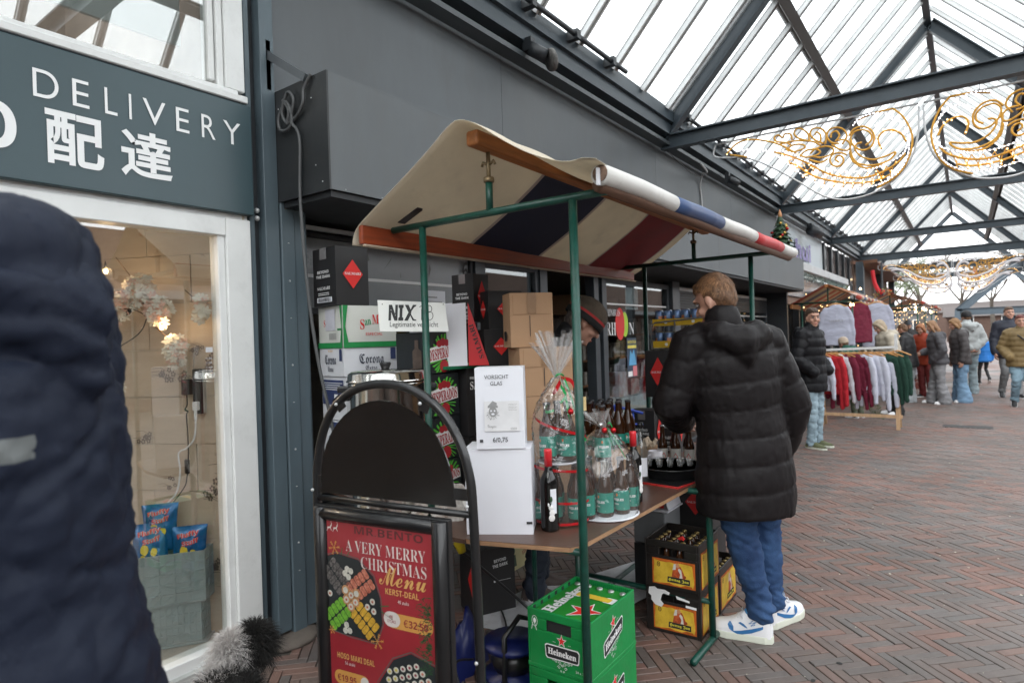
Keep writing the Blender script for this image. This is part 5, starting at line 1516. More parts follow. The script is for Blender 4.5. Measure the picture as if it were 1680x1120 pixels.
def hcrate(label,z0,top):
 L,W,H=.385,.29,.234
 t=thing('beer_crate',label,'beer crate',(2.04+L/2,1.170+W/2,z0),R(0),'green beer crates')
 mb=MB();crate_body(mb,L,W,H,.010,(.115,.155,.20,False));mb.build('body',HG,t,bevel=.004,seg=2)
 mb=MB()
 for s_ in(-1,1):
  mb.box(-L/2-.002,L/2+.002,s_*(W/2-.003)-.004,s_*(W/2-.003)+.004,0,.018)
  mb.box(s_*(L/2-.003)-.004,s_*(L/2-.003)+.004,-W/2-.0015,W/2+.0015,0.001,.0175)
 mb.build('base_rim',HG,t,bevel=.002)
 def logo(sd,w,cx,cy,sc,rot):
  o,u,v=face(sd,L,W,.0012);o,u,v=map(Vector,(o,u,v))
  o=o+u*cx+v*cy
  u2=u*math.cos(rot)+v*math.sin(rot);v2=-u*math.sin(rot)*.55+v*math.cos(rot)if False else v
  def band(e,g):
   mb=MB();n_=u.cross(v)*g
   a,b=.072*sc+e,.021*sc+e
   mb.flat([(-a,-b*.9),(-a+.006,-b*1.2),(a-.006,-b*1.0-.0),(a,-b*.8),(a+.004,b*.8),(a-.004,b*1.15),(-a+.006,b*1.0),(-a-.003,b*.75)],o+n_,u2,v2)
   return mb
  band(.0055,.0).build('logo_outline',INKW,t)
  band(.0015,.0006).build('logo_band',INKK,t)
  mb=MB();n_=u.cross(v)
  put_text(mb,'Heineken',-.066*sc,-.0125*sc,.132*sc,.026*sc,o+n_*.0012,u2,v2,font='serif',fat=.02);mb.build('lettering',INKW,t)
  mb=MB();mb.flat(star(0*sc,.051*sc,.0275*sc),o+n_*.0003,u2*.9,v);mb.build('star_outline',INKW,t)
  mb=MB();mb.flat(star(0*sc,.051*sc,.0215*sc),o+n_*.0008,u2*.9,v);mb.build('red_star',INKR,t)
  mb=MB()
  for s_ in(-1,1):
   for k,(dx,dz,r_)in enumerate(((.012,-.040,.008),(.030,-.036,.007),(.043,-.033,.004),(.016,-.056,.007),(.006,-.070,.004),(.0,-.047,.006))):
    pts=[(s_*(dx+r_*(1-q/16)*math.cos(q*.62))*sc,(dz+r_*(1-q/16)*math.sin(q*.62))*sc)for q in range(13)]
    for p in stroke(pts,.0017):mb.flat(p,o+n_*.0003,u2,v2)
  mb.build('scroll_print',INKW,t)
  mb=MB()
  for s_ in(-1,1):
   mb.flat(rect(s_*.036*sc-.007,.040*sc,s_*.036*sc+.007,.0412*sc),o+n_*.0003,u2,v2)
  mb.build('print',INKW,t)
 logo('l',W,W*.555,.085,.98,0.0)
 logo('r',L,L*.47,.115,1.10,R(17))
 if top:
  mb=MB();o,u,v=face('l',L,W)
  put_text(mb,'24 x 30 cl',W*.76,.028,.055,.010,o,u,v)
  ring(mb,.036,.186,.014,.022,.0022,o,u,v,14);mb.flat(disc(.036,.188,.007,10,.011),o,u,v)
  for a in(-1,1):mb.flat([(.030+a*.004,.178),(.033+a*.004,.179),(.034+a*.012,.150),(.031+a*.012,.150)],o,u,v)
  mb.build('print',INKW,t)
  mb=MB();mb.box(-L/2+.014,L/2-.016,-W/2+.014,W/2-.014,H-.028,H-.020);s1=mb.build('pack_card',HGD,t)
  O,U,V=Vector((0,0,H-.0188)),Vector((1,0,0)),Vector((0,1,0))
  mb=MB();mb.flat(star(-.075,-.055,.085,.034,rot=72),O+Vector((0,0,.0004)),U,V);mb.build('star_outline',INKW,s1)
  mb=MB();mb.flat(star(-.075,-.055,.072,.028,rot=72),O+Vector((0,0,.0009)),U,V);mb.build('red_star',INKR,s1)
  mb=MB();put_text(mb,'Heineken',-.150,.055,.30,.052,O+Vector((0,0,.0004)),U,V,font='serif',fat=.03);mb.build('lettering',INKW,s1)
  mb=MB();mb.flat(rrect(.045,-.10,.085,.06,.008),O+Vector((0,0,.0012)),U,V);mb.build('yellow_label',mat('label_yellow',(.75,.52,.05),.5),s1)
  mb=MB();mb.flat(rrect(.040,-.125,.092,-.07,.008),O+Vector((0,0,.0006)),U,V);mb.flat(rrect(.038,.035,.092,.075,.008),O+Vector((0,0,.0006)),U,V);mb.build('print',INKW,s1)
  capm=mat('crown_cap',(.55,.58,.55),.3,metal=.6)
  for k in range(5):
   b=MB();b.lathe([(.0135,0),(.0145,.004),(.0125,.008),(0,.009)],14,(L/2-.04,-W/2+.035+k*.055,H-.02));b.build('crown_cap',capm,t)
  mb=MB()
  for k in range(6):mb.box(-L/2+.03+k*.055,-L/2+.045+k*.055,W/2-.012,W/2-.010,H-.018,H-.004)
  mb.build('rim_slots',INKK,t)
  rib=MB()
  for k in range(26):rib.box(L/2-.0125,L/2-.0105,-W/2+.02+k*.0098,-W/2+.024+k*.0098,H-.03,H-.001)
  rib.build('rim_ribs',HG,t,kind='stuff')
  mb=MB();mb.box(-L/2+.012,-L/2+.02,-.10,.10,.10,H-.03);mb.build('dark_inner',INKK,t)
 return t
hcrate('upper green beer crate with star printed card on top, beside the near stall post',.236,True)
hcrate('lower green beer crate cut by the bottom of the view, under the star topped one',.001,False)
HB=mat('crate_black',(.016,.013,.012),.38,var=.2,vs=5,bump=.05)
FLM=mat('flame_label',(.72,.42,.03),.45,var=.35,vs=14,col2=(.82,.56,.06));FLE=mat('flame_edge',(.50,.11,.015),.45,var=.4,vs=20)
def jcrate(label,c,z0,torn=False,full=True):
 L,W,H=.315,.29,.243
 t=thing('beer_crate',label,'beer crate',(c[0],c[1],z0),R(c[2]),'black beer crates with flame labels')
 mb=MB();crate_body(mb,L,W,H,.010,(.13,.165,.205,False));mb.build('body',HB,t,bevel=.004,seg=2)
 mb=MB()
 for a in(-1,0,1):mb.box(-L/2+.01,L/2-.01,a*.07-.002,a*.07+.002,.02,H-.05)
 for a in(-2,-1,0,1,2):mb.box(a*.052-.002,a*.052+.002,-W/2+.01,W/2-.01,.02,H-.052)
 mb.build('inner_grid',HB,t)
 for sd,w in(('l',W),('r',L)):
  o,u,v=map(Vector,face(sd,L,W));n_=u.cross(v)
  x0,x1,z0_,z1_=(w*.14,w*.92,.018,.150)if sd=='l' else(w*.06,w*.95,.018,.20)
  rg=random.Random(4)
  def ragged(d):
   P=[]
   N=9
   for k in range(N):P.append((x0+(x1-x0)*k/N+rg.uniform(0,d),z0_+rg.uniform(0,d)))
   for k in range(5):P.append((x1-rg.uniform(0,d),z0_+(z1_-z0_)*k/5))
   for k in range(N):P.append((x1-(x1-x0)*k/N-rg.uniform(0,d),z1_-rg.uniform(0,d)))
   for k in range(5):P.append((x0+rg.uniform(0,d),z1_-(z1_-z0_)*k/5))
   return P
  mb=MB();mb.flat(rect(x0,z0_,x1,z1_),o,u,v);lb=mb.build('flame_label',FLE,t)
  mb=MB();mb.flat([(a+(.004 if a<(x0+x1)/2 else-.004),b+(.004 if b<(z0_+z1_)/2 else-.004))for a,b in ragged(.012)],o+n_*.0006,u,v);mb.build('flame_field',FLM,lb)
  mx=(x0+x1)/2+(x1-x0)*.02
  mb=MB();zz_=z0_+(z1_-z0_)*.14;hz=(z1_-z0_)*(.22 if sd=='l' else.16)
  mb.flat([(mx-w*.13,zz_),(mx+w*.28,zz_),(mx+w*.28,zz_+hz),(mx-w*.12,zz_+hz)],o+n_*.0020,u,v);mb.build('name_ribbon',INKK,lb)
  mb=MB();put_text(mb,'Hertog Jan',mx-w*.11,zz_+hz*.2,w*.37,hz*.62,o+n_*.0026,u,v,font='black',fat=.01);mb.build('lettering',mat('lettering_yellow',(.75,.68,.06),.5),lb)
  fb=zz_+hz;fh=(z1_-fb)*.96
  mb=MB();mb.flat([(mx-w*.05,fb),(mx+w*.20,fb),(mx+w*.17,fb+fh*.35),(mx+w*.12,fb+fh*.72),(mx+w*.02,fb+fh*.74),(mx-w*.03,fb+fh*.35)],o+n_*.0013,u,v)
  mb.flat(disc(mx+w*.19,fb+fh*.12,w*.025,10),o+n_*.0013,u,v)
  for k in range(4):mb.flat(disc(mx+w*(.03+.035*k),fb+fh*.97,w*.012,6),o+n_*.0013,u,v)
  mb.build('robe_print',mat('robe_red',(.42,.05,.02),.5,var=.5,vs=60,col2=(.6,.12,.03)),lb)
  mb=MB();mb.flat([(mx+w*.09,fb),(mx+w*.15,fb+fh*.02),(mx+w*.13,fb+fh*.5),(mx+w*.09,fb+fh*.62),(mx+w*.07,fb+fh*.5),(mx+w*.11,fb+fh*.25)],o+n_*.0017,u,v)
  mb.flat([(mx-w*.03,fb+fh*.45),(mx+w*.03,fb+fh*.5),(mx+w*.04,fb+fh*.85),(mx-w*.0,fb+fh*.85)],o+n_*.0017,u,v);mb.build('mantle_print',mat('mantle',(.62,.60,.55),.5),lb)
  mb=MB();mb.flat(disc(mx+w*.065,fb+fh*.76,w*.035,12,fh*.14),o+n_*.0022,u,v);mb.build('face_print',mat('face_print',(.55,.25,.12),.5),lb)
  mb=MB();ring(mb,x0+w*.12,z1_-.03,w*.032,w*.045,.004,o+n_*.0013,u,v,12);mb.flat(disc(x0+w*.12,z1_-.03,w*.012),o+n_*.0013,u,v);mb.build('seal_print',mat('seal_brown',(.12,.05,.01),.5),lb)
 if torn:
  o,u,v=map(Vector,face('l',L,W));n_=u.cross(v)
  mb=MB();rg=random.Random(5)
  P=[(.02,.225),(.05,.232),(.065,.222),(.11,.226),(.13,.215),(.125,.205),(.10,.208),(.09,.198),(.085,.17),(.10,.15),(.085,.135),(.05,.142),(.03,.165),(.035,.18),(.018,.195)]
  P2=[(a+rg.uniform(-.003,.003),b+rg.uniform(-.003,.003))for a,b in P]
  mb.flat(P2,o+n_*.003,u,v);mb.flat([(.165,.206),(.235,.193),(.236,.182),(.17,.19)],o+n_*.003,u,v);mb.flat([(.215,.168),(.27,.165),(.27,.152),(.215,.156)],o+n_*.003,u,v)
  mb.build('torn_label',INKW,t)
 return t
jcrate('top black crate of the pair with flame label, full of brown bottles',(3.180,1.248,1),.246)
jcrate('lower black crate of the pair with torn white sticker',(3.205,1.262,2),.001,torn=True)
jcrate('single black crate standing behind the stacked pair, near the white sneaker',(3.555,1.275,1),.001)
crown=None
for(cx,cy,z,lab,grp)in((3.180,1.248,.262,'brown beer bottle with gold crown cap in the top black crate','bottles in the top black crate'),(3.555,1.275,.017,'brown beer bottle with gold crown cap in the single black crate','bottles in the single black crate')):
 for i in range(6):
  for j in range(4):
   if(i,j)in((2,1),(5,3)):continue
   p=(cx-.13+i*.052,cy-.105+j*.07,z)
   if crown is None:
    crown=proto_beer(lab,group=grp,loc=p,labelm=mat('gold_neck_label',(.40,.27,.10),.4),text=None,cap=CAPG,prof=[(0,0),(.024,0),(.0255,.005),(.0255,.11),(.021,.135),(.013,.16),(.0125,.200)],lz=(.02,.09))
   else:
    cc=copy_tree(crown,p,i+j,lab);cc['group']=grp
t=thing('red_label_scrap','crumpled red paper scrap on top of the bottles in the black crate','scrap',(3.14,1.235,.475));mb=MB()
mb.grid(lambda a,b:Vector((.05*a-.025,.035*b-.017,.012*noise.noise(Vector((a*7,b*7,0))))),5,4,False);mb.build('paper',INKR,t)
t=thing('storage_bin','grey plastic bin with white rim of rubbish under the table behind the black crates','bin',(3.62,1.52,0))
mb=MB();mb.box(3.46,3.78,1.46,1.66,.30,.50);mb.build('bin',mat('bin_grey',(.20,.21,.22),.5),t,world=True,bevel=.006)
mb=MB();mb.box(3.46,3.80,1.44,1.68,.50,.508);mb.obox((3.60,1.46,.53),(.10,0,.0),(0,.002,0),(0,.01,.03));mb.build('rim',CARDW,t,world=True)
mb=MB();mb.obox((3.55,1.52,.515),(.03,.01,0),(0,.02,0),(0,0,.006));mb.build('red_wrapper',INKR,t,world=True)
mb=MB();mb.box(3.46,3.80,1.46,1.66,0,.295);mb.build('stand',BLACKM,t,world=True)
salmari('black carton with half hidden red diamond beneath the table behind the crates',(3.80,1.36),.36,.20,.20,.30,0,narrow='d')
t=carton('bottle_carton','plain black carton on the ground beneath the half hidden diamond carton','carton',(3.80,1.36),0.0,.22,.22,.36,0,BLKBOX)
t=carton('bottle_carton','black carton with red diamond and white words leaning under the side table','carton',(2.80,2.28),0.0,.26,.20,.37,-28,BLKBOX)
L,W,H=.26,.20,.37
prt(t,'red_diamond',INKR,lambda mb,o,u,v:mb.flat([(0,H*.32),(.045,H*.55),(0,H*.80)],o,u,v),'r',L,W)
prt(t,'red_diamond',INKR,lambda mb,o,u,v:mb.flat([(W,H*.32),(W-.06,H*.55),(W,H*.80)],o,u,v),'l',L,W)
prt(t,'lettering',INKW,lambda mb,o,u,v:(put_text(mb,'BEYOND',.13,H*.78,.075,.018,o,u,v,font='bold',rot=.1),put_text(mb,'THE DARK',.12,H*.70,.095,.018,o,u,v,font='bold',rot=.1),mb.flat(disc(.13,H*.5,.007,12),o,u,v),mb.flat(rect(.145,H*.5,.23,H*.505),o,u,v)),'r',L,W)
t=carton('beer_carton','cream carton with green edge and moustached face print beneath the table','carton',(3.42,2.62),0.0,.42,.27,.26,2,mat('cream_carton',(.55,.50,.27),.6,var=.08))
L,W,H=.42,.27,.26
prt(t,'green_side',GB,lambda mb,o,u,v:mb.flat(rect(0,0,W,H),o,u,v),'l',L,W)
prt(t,'lettering',mat('maroon_ink',(.30,.04,.03),.6),lambda mb,o,u,v:(put_text(mb,'BIRRA',.015,H*.2,.075,.03,o,u,v,font='serif',rot=1.1),put_text(mb,'MORETTI',.06,H*.66,.12,.03,o,u,v,font='serif',rot=-.1),put_text(mb,'BIRRA MORETTI',.22,H*.3,.16,.03,o,u,v,font='serif',rot=.3)),'r',L,W)
prt(t,'figure_print',mat('figure_green',(.05,.09,.06),.6),lambda mb,o,u,v:[(mb.flat(disc(x,H*.52,.018,12,.022),o,u,v),mb.flat([(x-.035,H*.12),(x+.035,H*.12),(x+.022,H*.42),(x-.022,H*.42)],o,u,v),mb.flat(rect(x-.028,H*.59,x+.028,H*.62),o,u,v))for x in(.11,.33)],'r',L,W)
t2=copy_tree(t,(3.44,2.66,.262),R(4),'second cream carton stacked on the face print carton beneath the table')
t=thing('flattened_carton','flattened white cardboard sheets trodden on the bricks under the table','cardboard',(3.2,1.95,.004))
mb=MB();rg=random.Random(2)
for k,P in enumerate(([(2.55,2.15),(2.72,2.28),(3.15,2.22),(3.22,1.98),(3.0,1.75),(2.62,1.85)],[(3.05,1.98),(3.30,2.05),(3.85,1.86),(3.95,1.68),(3.62,1.52),(3.1,1.62)])):
 mb.prism([(x+rg.uniform(-.02,.02),y+rg.uniform(-.02,.02))for x,y in P],(0,0,.010+.005*k),(1,0,0),(0,1,0),.003)
mb.build('sheet',mat('trodden_card',(.60,.60,.62),.7,var=.1,dirt=.6,v2s=9),t,world=True)
t=thing('cable_reel','blue and black cable reel with plastic bag on the ground beside the green crates','cable reel',(2.2,1.75,0))
BLP=mat('blue_plastic',(.007,.014,.10),.4,var=.3,bump=.3,bs=14)
mb=MB();mb.lathe([(.001,0),(.13,0),(.13,.02),(.05,.03),(.05,.13),(.13,.14),(.13,.16),(.001,.165)],22,(2.20,1.66,.06),cap=False);mb.build('reel',BLP,t,world=True)
mb=MB();mb.lathe([(.052,.035),(.085,.04),(.10,.08),(.085,.125),(.052,.13)],22,(2.20,1.66,.06));mb.build('wound_cable',BLACKM,t,world=True)
mb=MB();mb.tube([(2.08,1.62,.0),(2.09,1.62,.28),(2.20,1.62,.33),(2.30,1.62,.28),(2.31,1.62,0)],.012,8);mb.tube([(2.08,1.75,.0),(2.20,1.75,.03),(2.31,1.75,0)],.012,8);mb.build('stand',BLACKM,t,world=True)
mb=MB();mb.grid(lambda a,b:Vector((2.08+.26*a,1.88+.12*b,.30+.10*noise.noise(Vector((a*4,b*4,3)))-.35*abs(a-.5)-.5*abs(b-.5))),12,10);mb.build('crumpled_bag',BLP,t,world=True)
def cable(label,pts,r=.006,m=BLACKM,name='power_cable',nn=8):
 mb=MB();mb.tube(spline(pts,7),r,nn);return mb.build(name,m,None,label=label,cat='cable')
cable('thick black power cable looping over the flattened card toward the cable reel',[(2.42,2.18,.48),(2.60,2.12,.30),(2.78,2.0,.08),(2.76,1.88,.02),(2.55,1.86,.02),(2.4,1.85,.10),(2.25,1.78,.15)],.008)
cable('thin black cable trailing on the ground under the side table',[(2.9,2.3,.01),(2.6,2.0,.02),(2.35,1.95,.02),(2.2,2.05,.02),(2.0,1.95,.02),(1.9,1.75,.02),(2.05,1.6,.06)],.005)
cable('black cable curling beside the foot of the cable reel',[(2.15,1.85,.10),(1.95,1.78,.18),(1.88,1.62,.06),(1.95,1.5,.01),(2.1,1.5,.02)],.005)
cable('grey cable looped over the end of the sign box and hanging down to the cartons',[(1.935,2.60,2.90),(1.93,2.655,2.84),(1.925,2.66,2.77),(1.93,2.72,2.72),(1.93,2.80,2.70),(1.92,2.83,2.76),(1.92,2.78,2.85),(1.92,2.73,2.80),(1.925,2.76,2.70),(1.93,2.705,2.60),(1.93,2.715,2.3),(1.94,2.70,1.9),(1.96,2.66,1.5),(2.0,2.60,1.1),(2.02,2.58,.8)],.0085,mat('grey_cable',(.075,.078,.08),.5),'hanging_cable')
cable('second grey coil of cable knotted on the sign box end plate',[(1.93,2.83,2.80),(1.925,2.87,2.74),(1.925,2.86,2.68),(1.925,2.80,2.665),(1.925,2.755,2.70),(1.92,2.77,2.78),(1.92,2.82,2.82),(1.925,2.78,2.76),(1.925,2.80,2.69)],.0085,MATS['grey_cable'],'cable_coil')
t=thing('plug_coupling','yellow plug coupling with pink tape hanging under the side table','plug',(2.42,2.2,.48));mb=MB();mb.tube([(2.40,2.20,.56),(2.43,2.16,.50),(2.44,2.15,.45)],[.02,.03,.022],10);mb.build('body',mat('plug_yellow',(.65,.50,.02),.4),t,world=True)
mb=MB();mb.obox((2.46,2.14,.55),(.012,0,.004),(0,.008,0),(0,0,.01));mb.build('tape',mat('pink_tape',(.6,.25,.28),.5),t,world=True)
t=thing('sack','crumpled clear plastic sack of orange packets beside the white carton','sack',(2.2,1.95,.766));mb=MB();mb.grid(lambda a,b:Vector((1.98+.28*a,1.80+.3*b,.90+.06*noise.noise(Vector((a*6,b*6,1)))-.5*(a-.5)**2-.4*(b-.5)**2)),16,14,False);mb.build('sack',mat('sack_clear',(.35,.22,.15),.25,var=.6,vs=14,col2=(.6,.58,.55),bump=.5),t,world=True)
#pavement sign with menu poster
t=thing('pavement_sign','black hoop topped pavement sign holding a red Christmas menu poster','pavement sign',(1.33,1.52,0))
A=Vector((1.290,1.779,0));u=Vector((1.372-1.290,1.254-1.779,0)).normalized();v=Vector((0,0,1));w_=u.cross(v)
def SP(s_,z,d=0):return A+u*s_+v*z+w_*d
BLK=mat('gloss_black_frame',(.008,.008,.009),.36,var=.2,rv=.06,coat=.3)
hp=[(-.035,0.04),(-.035,.6),(-.033,1.02),(-.022,1.16),(.012,1.27),(.075,1.355),(.165,1.405),(.27,1.42),(.375,1.405),(.475,1.35),(.545,1.26),(.580,1.16),(.592,1.04),(.600,.6),(.605,.04)]
mb=MB();mb.tube(spline([SP(a,b,-.035)for a,b in hp],5),.0145,12);mb.build('hoop',BLK,t,world=True)
for a,b,z in((-.035,.603,.12),(-.03,.59,1.03)):
 mb=MB();mb.tube([SP(a,z,-.035),SP(b,z,-.035)],.0105,10);mb.build('cross_tube',BLK,t,world=True)
oval=[(-.012,1.05)]+[(.262-.268*math.cos(R(a)),1.085+.283*math.sin(R(a)))for a in range(0,181,9)]+[(.535,1.05)]
mb=MB();mb.prism(oval,SP(0,0,-.028),u,v,.006);mb.build('black_panel',mat('gloss_black_panel',(.008,.007,.007),.16,var=.3,rv=.03),t,world=True)
for(a0,b0),(a1,b1)in(((.10,1.335),(.072,1.375)),((.425,1.335),(.448,1.385)),((-.005,1.09),(-.035,1.09)),((.53,1.09),(.59,1.09))):
 mb=MB();mb.bar(SP(a0,b0,-.030),SP(a1,b1,-.030),.035,.005,w_);mb.build('panel_bracket',BLK,t,world=True)
mb=MB()
for a,b in((.088,1.353),(.428,1.362),(-.03,1.06),(.585,1.06),(.60,.60)):mb.ell(SP(a,b,-.012),(.006,.006,.006),8,5)
mb.build('bolt',ALU,t,world=True)
mb=MB()
zt_,zb_=1.02,.33
for x0,x1,z0,z1 in((0,.053,zb_,zt_),(.471,.532,zb_,zt_),(.053,.471,.971,zt_),(.053,.471,zb_,.378)):
 mb.obox(SP((x0+x1)/2,(z0+z1)/2,0),u*(x1-x0)/2,v*(z1-z0)/2,w_*.012)
 if x1-x0<.1:mb.tube([SP((x0+x1)/2,z0+.004,.010),SP((x0+x1)/2,z1-.004,.010)],(x1-x0)*.44,10)
 else:mb.tube([SP(x0-.03,(z0+z1)/2,.010),SP(x1+.03,(z0+z1)/2,.010)],.021,10)
mb.build('snap_frame',BLK,t,world=True,bevel=.002)
mb=MB();mb.obox(SP(.266,.10,-.03),u*.33,v*.045,w_*.06);mb.build('base',BLACKM,t,world=True,bevel=.01)
o=SP(.053,.378,.0125);W,H=.418,.594
mb=MB();mb.flat(rect(0,0,W,H),o,u,v);ps=mb.build('poster',mat('poster_red',(.36,.030,.040),.35,var=.18,vs=2.5,spec=.5,coat=.35),t,world=True)
g=w_*.0006
def pp(name,m,fn,lift=1):
 mb=MB();fn(mb,o+g*lift);return mb.build(name,m,ps,world=True)
TXW=mat('poster_text_white',(.70,.64,.60),.5);TXG=mat('poster_text_gold',(.66,.37,.12),.5)
pp('heading_lettering',TXW,lambda mb,o:(put_text(mb,'A VERY MERRY',.080,.503,.315,.038,o,u,v,font='serif',fat=-.012),put_text(mb,'CHRISTMAS',.142,.455,.255,.038,o,u,v,font='serif',fat=-.012)),2)
pp('script_lettering',TXG,lambda mb,o:put_text(mb,'Menu',.215,.416,.18,.060,o,u,v,font='script'),3)
pp('gold_lettering',TXG,lambda mb,o:(put_text(mb,'KERST-DEAL',.238,.388,.128,.019,o,u,v,font='bold'),put_text(mb,'HOSO MAKI DEAL',.030,.147,.155,.019,o,u,v,font='bold')),2)
pp('small_lettering',TXW,lambda mb,o:(put_text(mb,'48 stuks',.285,.365,.042,.011,o,u,v),put_text(mb,'56 stuks',.062,.130,.042,.011,o,u,v)),2)
pp('faded_lettering',mat('poster_text_dark',(.12,.03,.03),.5),lambda mb,o:put_text(mb,'MR.BENTO',.118,.563,.27,.026,o,u,v,font='bold'),1)  # dark red print on the red poster
ORG=mat('poster_orange',(.66,.33,.08),.5)
pp('price_pill',ORG,lambda mb,o:mb.flat(rrect(.24,.285,.415,.333,.022),o,u,v),1);pp('price_pill',ORG,lambda mb,o:mb.flat(rrect(.015,.062,.16,.108,.022),o,u,v),1)
pp('price_pill_white',TXW,lambda mb,o:(mb.flat(rrect(.228,.288,.292,.336,.024),o,u,v),mb.flat(rrect(.125,.062,.16,.104,.018),o,u,v)),2)
pp('price_lettering',mat('poster_maroon',(.30,.03,.04),.5),lambda mb,o:(put_text(mb,'€32,50',.305,.293,.092,.027,o,u,v,font='bold'),put_text(mb,'€19,95',.028,.070,.080,.025,o,u,v,font='bold'),put_text(mb,'48',.250,.316,.014,.009,o,u,v),put_text(mb,'STUKS',.243,.301,.032,.009,o,u,v)),3)
TRAYB=mat('poster_tray_black',(.022,.028,.030),.4)
def rotp(P,cx,cy,a):ca,sa=math.cos(a),math.sin(a);return[(cx+x*ca-y*sa,cy+x*sa+y*ca)for x,y in P]
pp('tray_print',TRAYB,lambda mb,o:(mb.flat([(.0,.478),(.04,.490),(.13,.480),(.19,.435),(.215,.37),(.222,.29),(.195,.225),(.10,.228),(.02,.232),(.0,.24)],o,u,v),mb.flat([(.195,.0),(.20,.10),(.26,.185),(.33,.218),(.418,.195),(.418,0)],o,u,v)),1)
pp('tray_rim_print',mat('poster_rim',(.10,.12,.11),.4),lambda mb,o:[mb.flat(p,o,u,v)for p in stroke([(.0,.482),(.04,.494),(.13,.484),(.194,.438),(.219,.37),(.226,.29),(.198,.222),(.10,.224),(.0,.235)],.003)+stroke([(.19,.0),(.196,.105),(.258,.19),(.33,.223),(.418,.2)],.003)],2)
SAL=mat('sushi_salmon',(.62,.10,.05),.5,var=.5,vs=120,col2=(.75,.30,.20));RICE=mat('sushi_rice',(.62,.60,.52),.5,var=.2,vs=150);NORI=mat('sushi_nori',(.05,.045,.045),.5,var=.8,vs=130,col2=(.22,.2,.19))
AVO=mat('sushi_avocado',(.16,.42,.04),.5,var=.4,vs=120);EGG=mat('sushi_egg',(.62,.36,.04),.5,var=.3,vs=100)
def pieces(mb,o,cx,cy,a,n,dw,w,h,rows=2):
 for r_ in range(rows):
  for k in range(n):
   P=rrect(-w/2,-h/2,w/2,h/2,min(w,h)*.3,2)
   x=(k-(n-1)/2)*dw;y=(r_-(rows-1)/2)*(h*1.12)
   mb.flat(rotp([(p[0]+x,p[1]+y)for p in P],cx,cy,a),o,u,v)
pp('salmon_rolls',SAL,lambda mb,o:pieces(mb,o,.138,.398,R(38),5,.021,.019,.034),3)
pp('avocado_rolls',AVO,lambda mb,o:pieces(mb,o,.038,.292,R(40),5,.021,.019,.034),3)
pp('egg_rolls',EGG,lambda mb,o:pieces(mb,o,.150,.288,R(-42),5,.021,.019,.034),3)
pp('dark_rolls',NORI,lambda mb,o:pieces(mb,o,.036,.415,R(-45),5,.021,.019,.036),3)
pp('centre_rolls',mat('sushi_mid',(.55,.28,.12),.5,var=.4,vs=140),lambda mb,o:[mb.flat(disc(x,y,.0165,14),o,u,v)for x,y in((.078,.345),(.098,.362),(.096,.325),(.116,.342),(.075,.375),(.12,.37))],4)
pp('centre_rice',RICE,lambda mb,o:[mb.flat(disc(x,y,.0105,12),o,u,v)for x,y in((.078,.345),(.098,.362),(.096,.325),(.116,.342),(.075,.375),(.12,.37),(.008,.355),(.165,.335),(.186,.355),(.19,.325),(.075,.262),(.088,.245),(.07,.243),(.085,.445),(.075,.43),(.09,.42),(.1,.44))],5)
pp('centre_filling',SAL,lambda mb,o:[mb.flat(disc(x,y,.0045,8),o,u,v)for x,y in((.078,.345),(.098,.362),(.096,.325),(.116,.342),(.008,.355),(.165,.335),(.186,.355),(.19,.325))],6)
def maki(mb,o,r_,pick):
 k=0
 for i in range(8):
  for j in range(7):
   x=.225+i*.026+j*.004-.0;y=.012+j*.027+i*.009
   x2,y2=x+.0,y
   if y2>.19-abs(x2-.33)*.35 or x2>.41 or x2<.205+max(0,(y2-.08))*.5:continue
   if pick(i,j):mb.flat(disc(x2,y2,r_,12,r_*.92),o,u,v)
pp('maki_rice',RICE,lambda mb,o:maki(mb,o,.0105,lambda i,j:True),3)
pp('maki_salmon',SAL,lambda mb,o:maki(mb,o,.0048,lambda i,j:i>4),4)
pp('maki_egg',mat('sushi_yellow',(.62,.52,.06),.5),lambda mb,o:maki(mb,o,.0048,lambda i,j:i<2),4)
pp('maki_tuna',mat('sushi_tuna',(.28,.04,.06),.5),lambda mb,o:maki(mb,o,.0048,lambda i,j:2<=i<=4 and j>2),4)
pp('maki_green',AVO,lambda mb,o:maki(mb,o,.0048,lambda i,j:2<=i<=4 and j<=2),4)
def flake(mb,o,cx,cy,r_):
 for k in range(6):
  a=R(60*k+10);c,s_=math.cos(a),math.sin(a)
  for p in stroke([(cx,cy),(cx+r_*c,cy+r_*s_)],.0018):mb.flat(p,o,u,v)
  for q in(.5,.75):
   for e in(-.6,.6):
    for p in stroke([(cx+r_*q*c,cy+r_*q*s_),(cx+r_*q*c+r_*.28*math.cos(a+e),cy+r_*q*s_+r_*.28*math.sin(a+e))],.0014):mb.flat(p,o,u,v)
pp('snowflake_print',ORG,lambda mb,o:(flake(mb,o,.032,.508,.024),flake(mb,o,.200,.232,.026),flake(mb,o,.012,.235,.014)),4)
pp('reindeer_print',TXW,lambda mb,o:[mb.flat(P,o,u,v)for dx in(0,.026)for P in([(.004+dx,.568),(.018+dx,.571),(.018+dx,.576),(.004+dx,.574)],[(.018+dx,.571),(.024+dx,.583),(.021+dx,.585),(.015+dx,.574)],[(.004+dx,.568),(.0+dx,.560),(.002+dx,.560),(.007+dx,.569)],[(.015+dx,.571),(.021+dx,.562),(.0225+dx,.563),(.018+dx,.572)],[(.022+dx,.584),(.019+dx,.593),(.0205+dx,.593),(.0235+dx,.585)])],2)
rg=random.Random(3)
def twigs(mb,o):
 for k in range(170):
  x=.40-abs(rg.gauss(0,.022))+.012;y=rg.uniform(.16,.40);a=rg.uniform(2.2,4.2);l=rg.uniform(.012,.03)
  x=min(x,.416)
  q=(x+l*math.cos(a),y+l*math.sin(a))
  mb.flat([(x,y),(q[0],q[1]),(x,min(H,y+.004))],o,u,v)
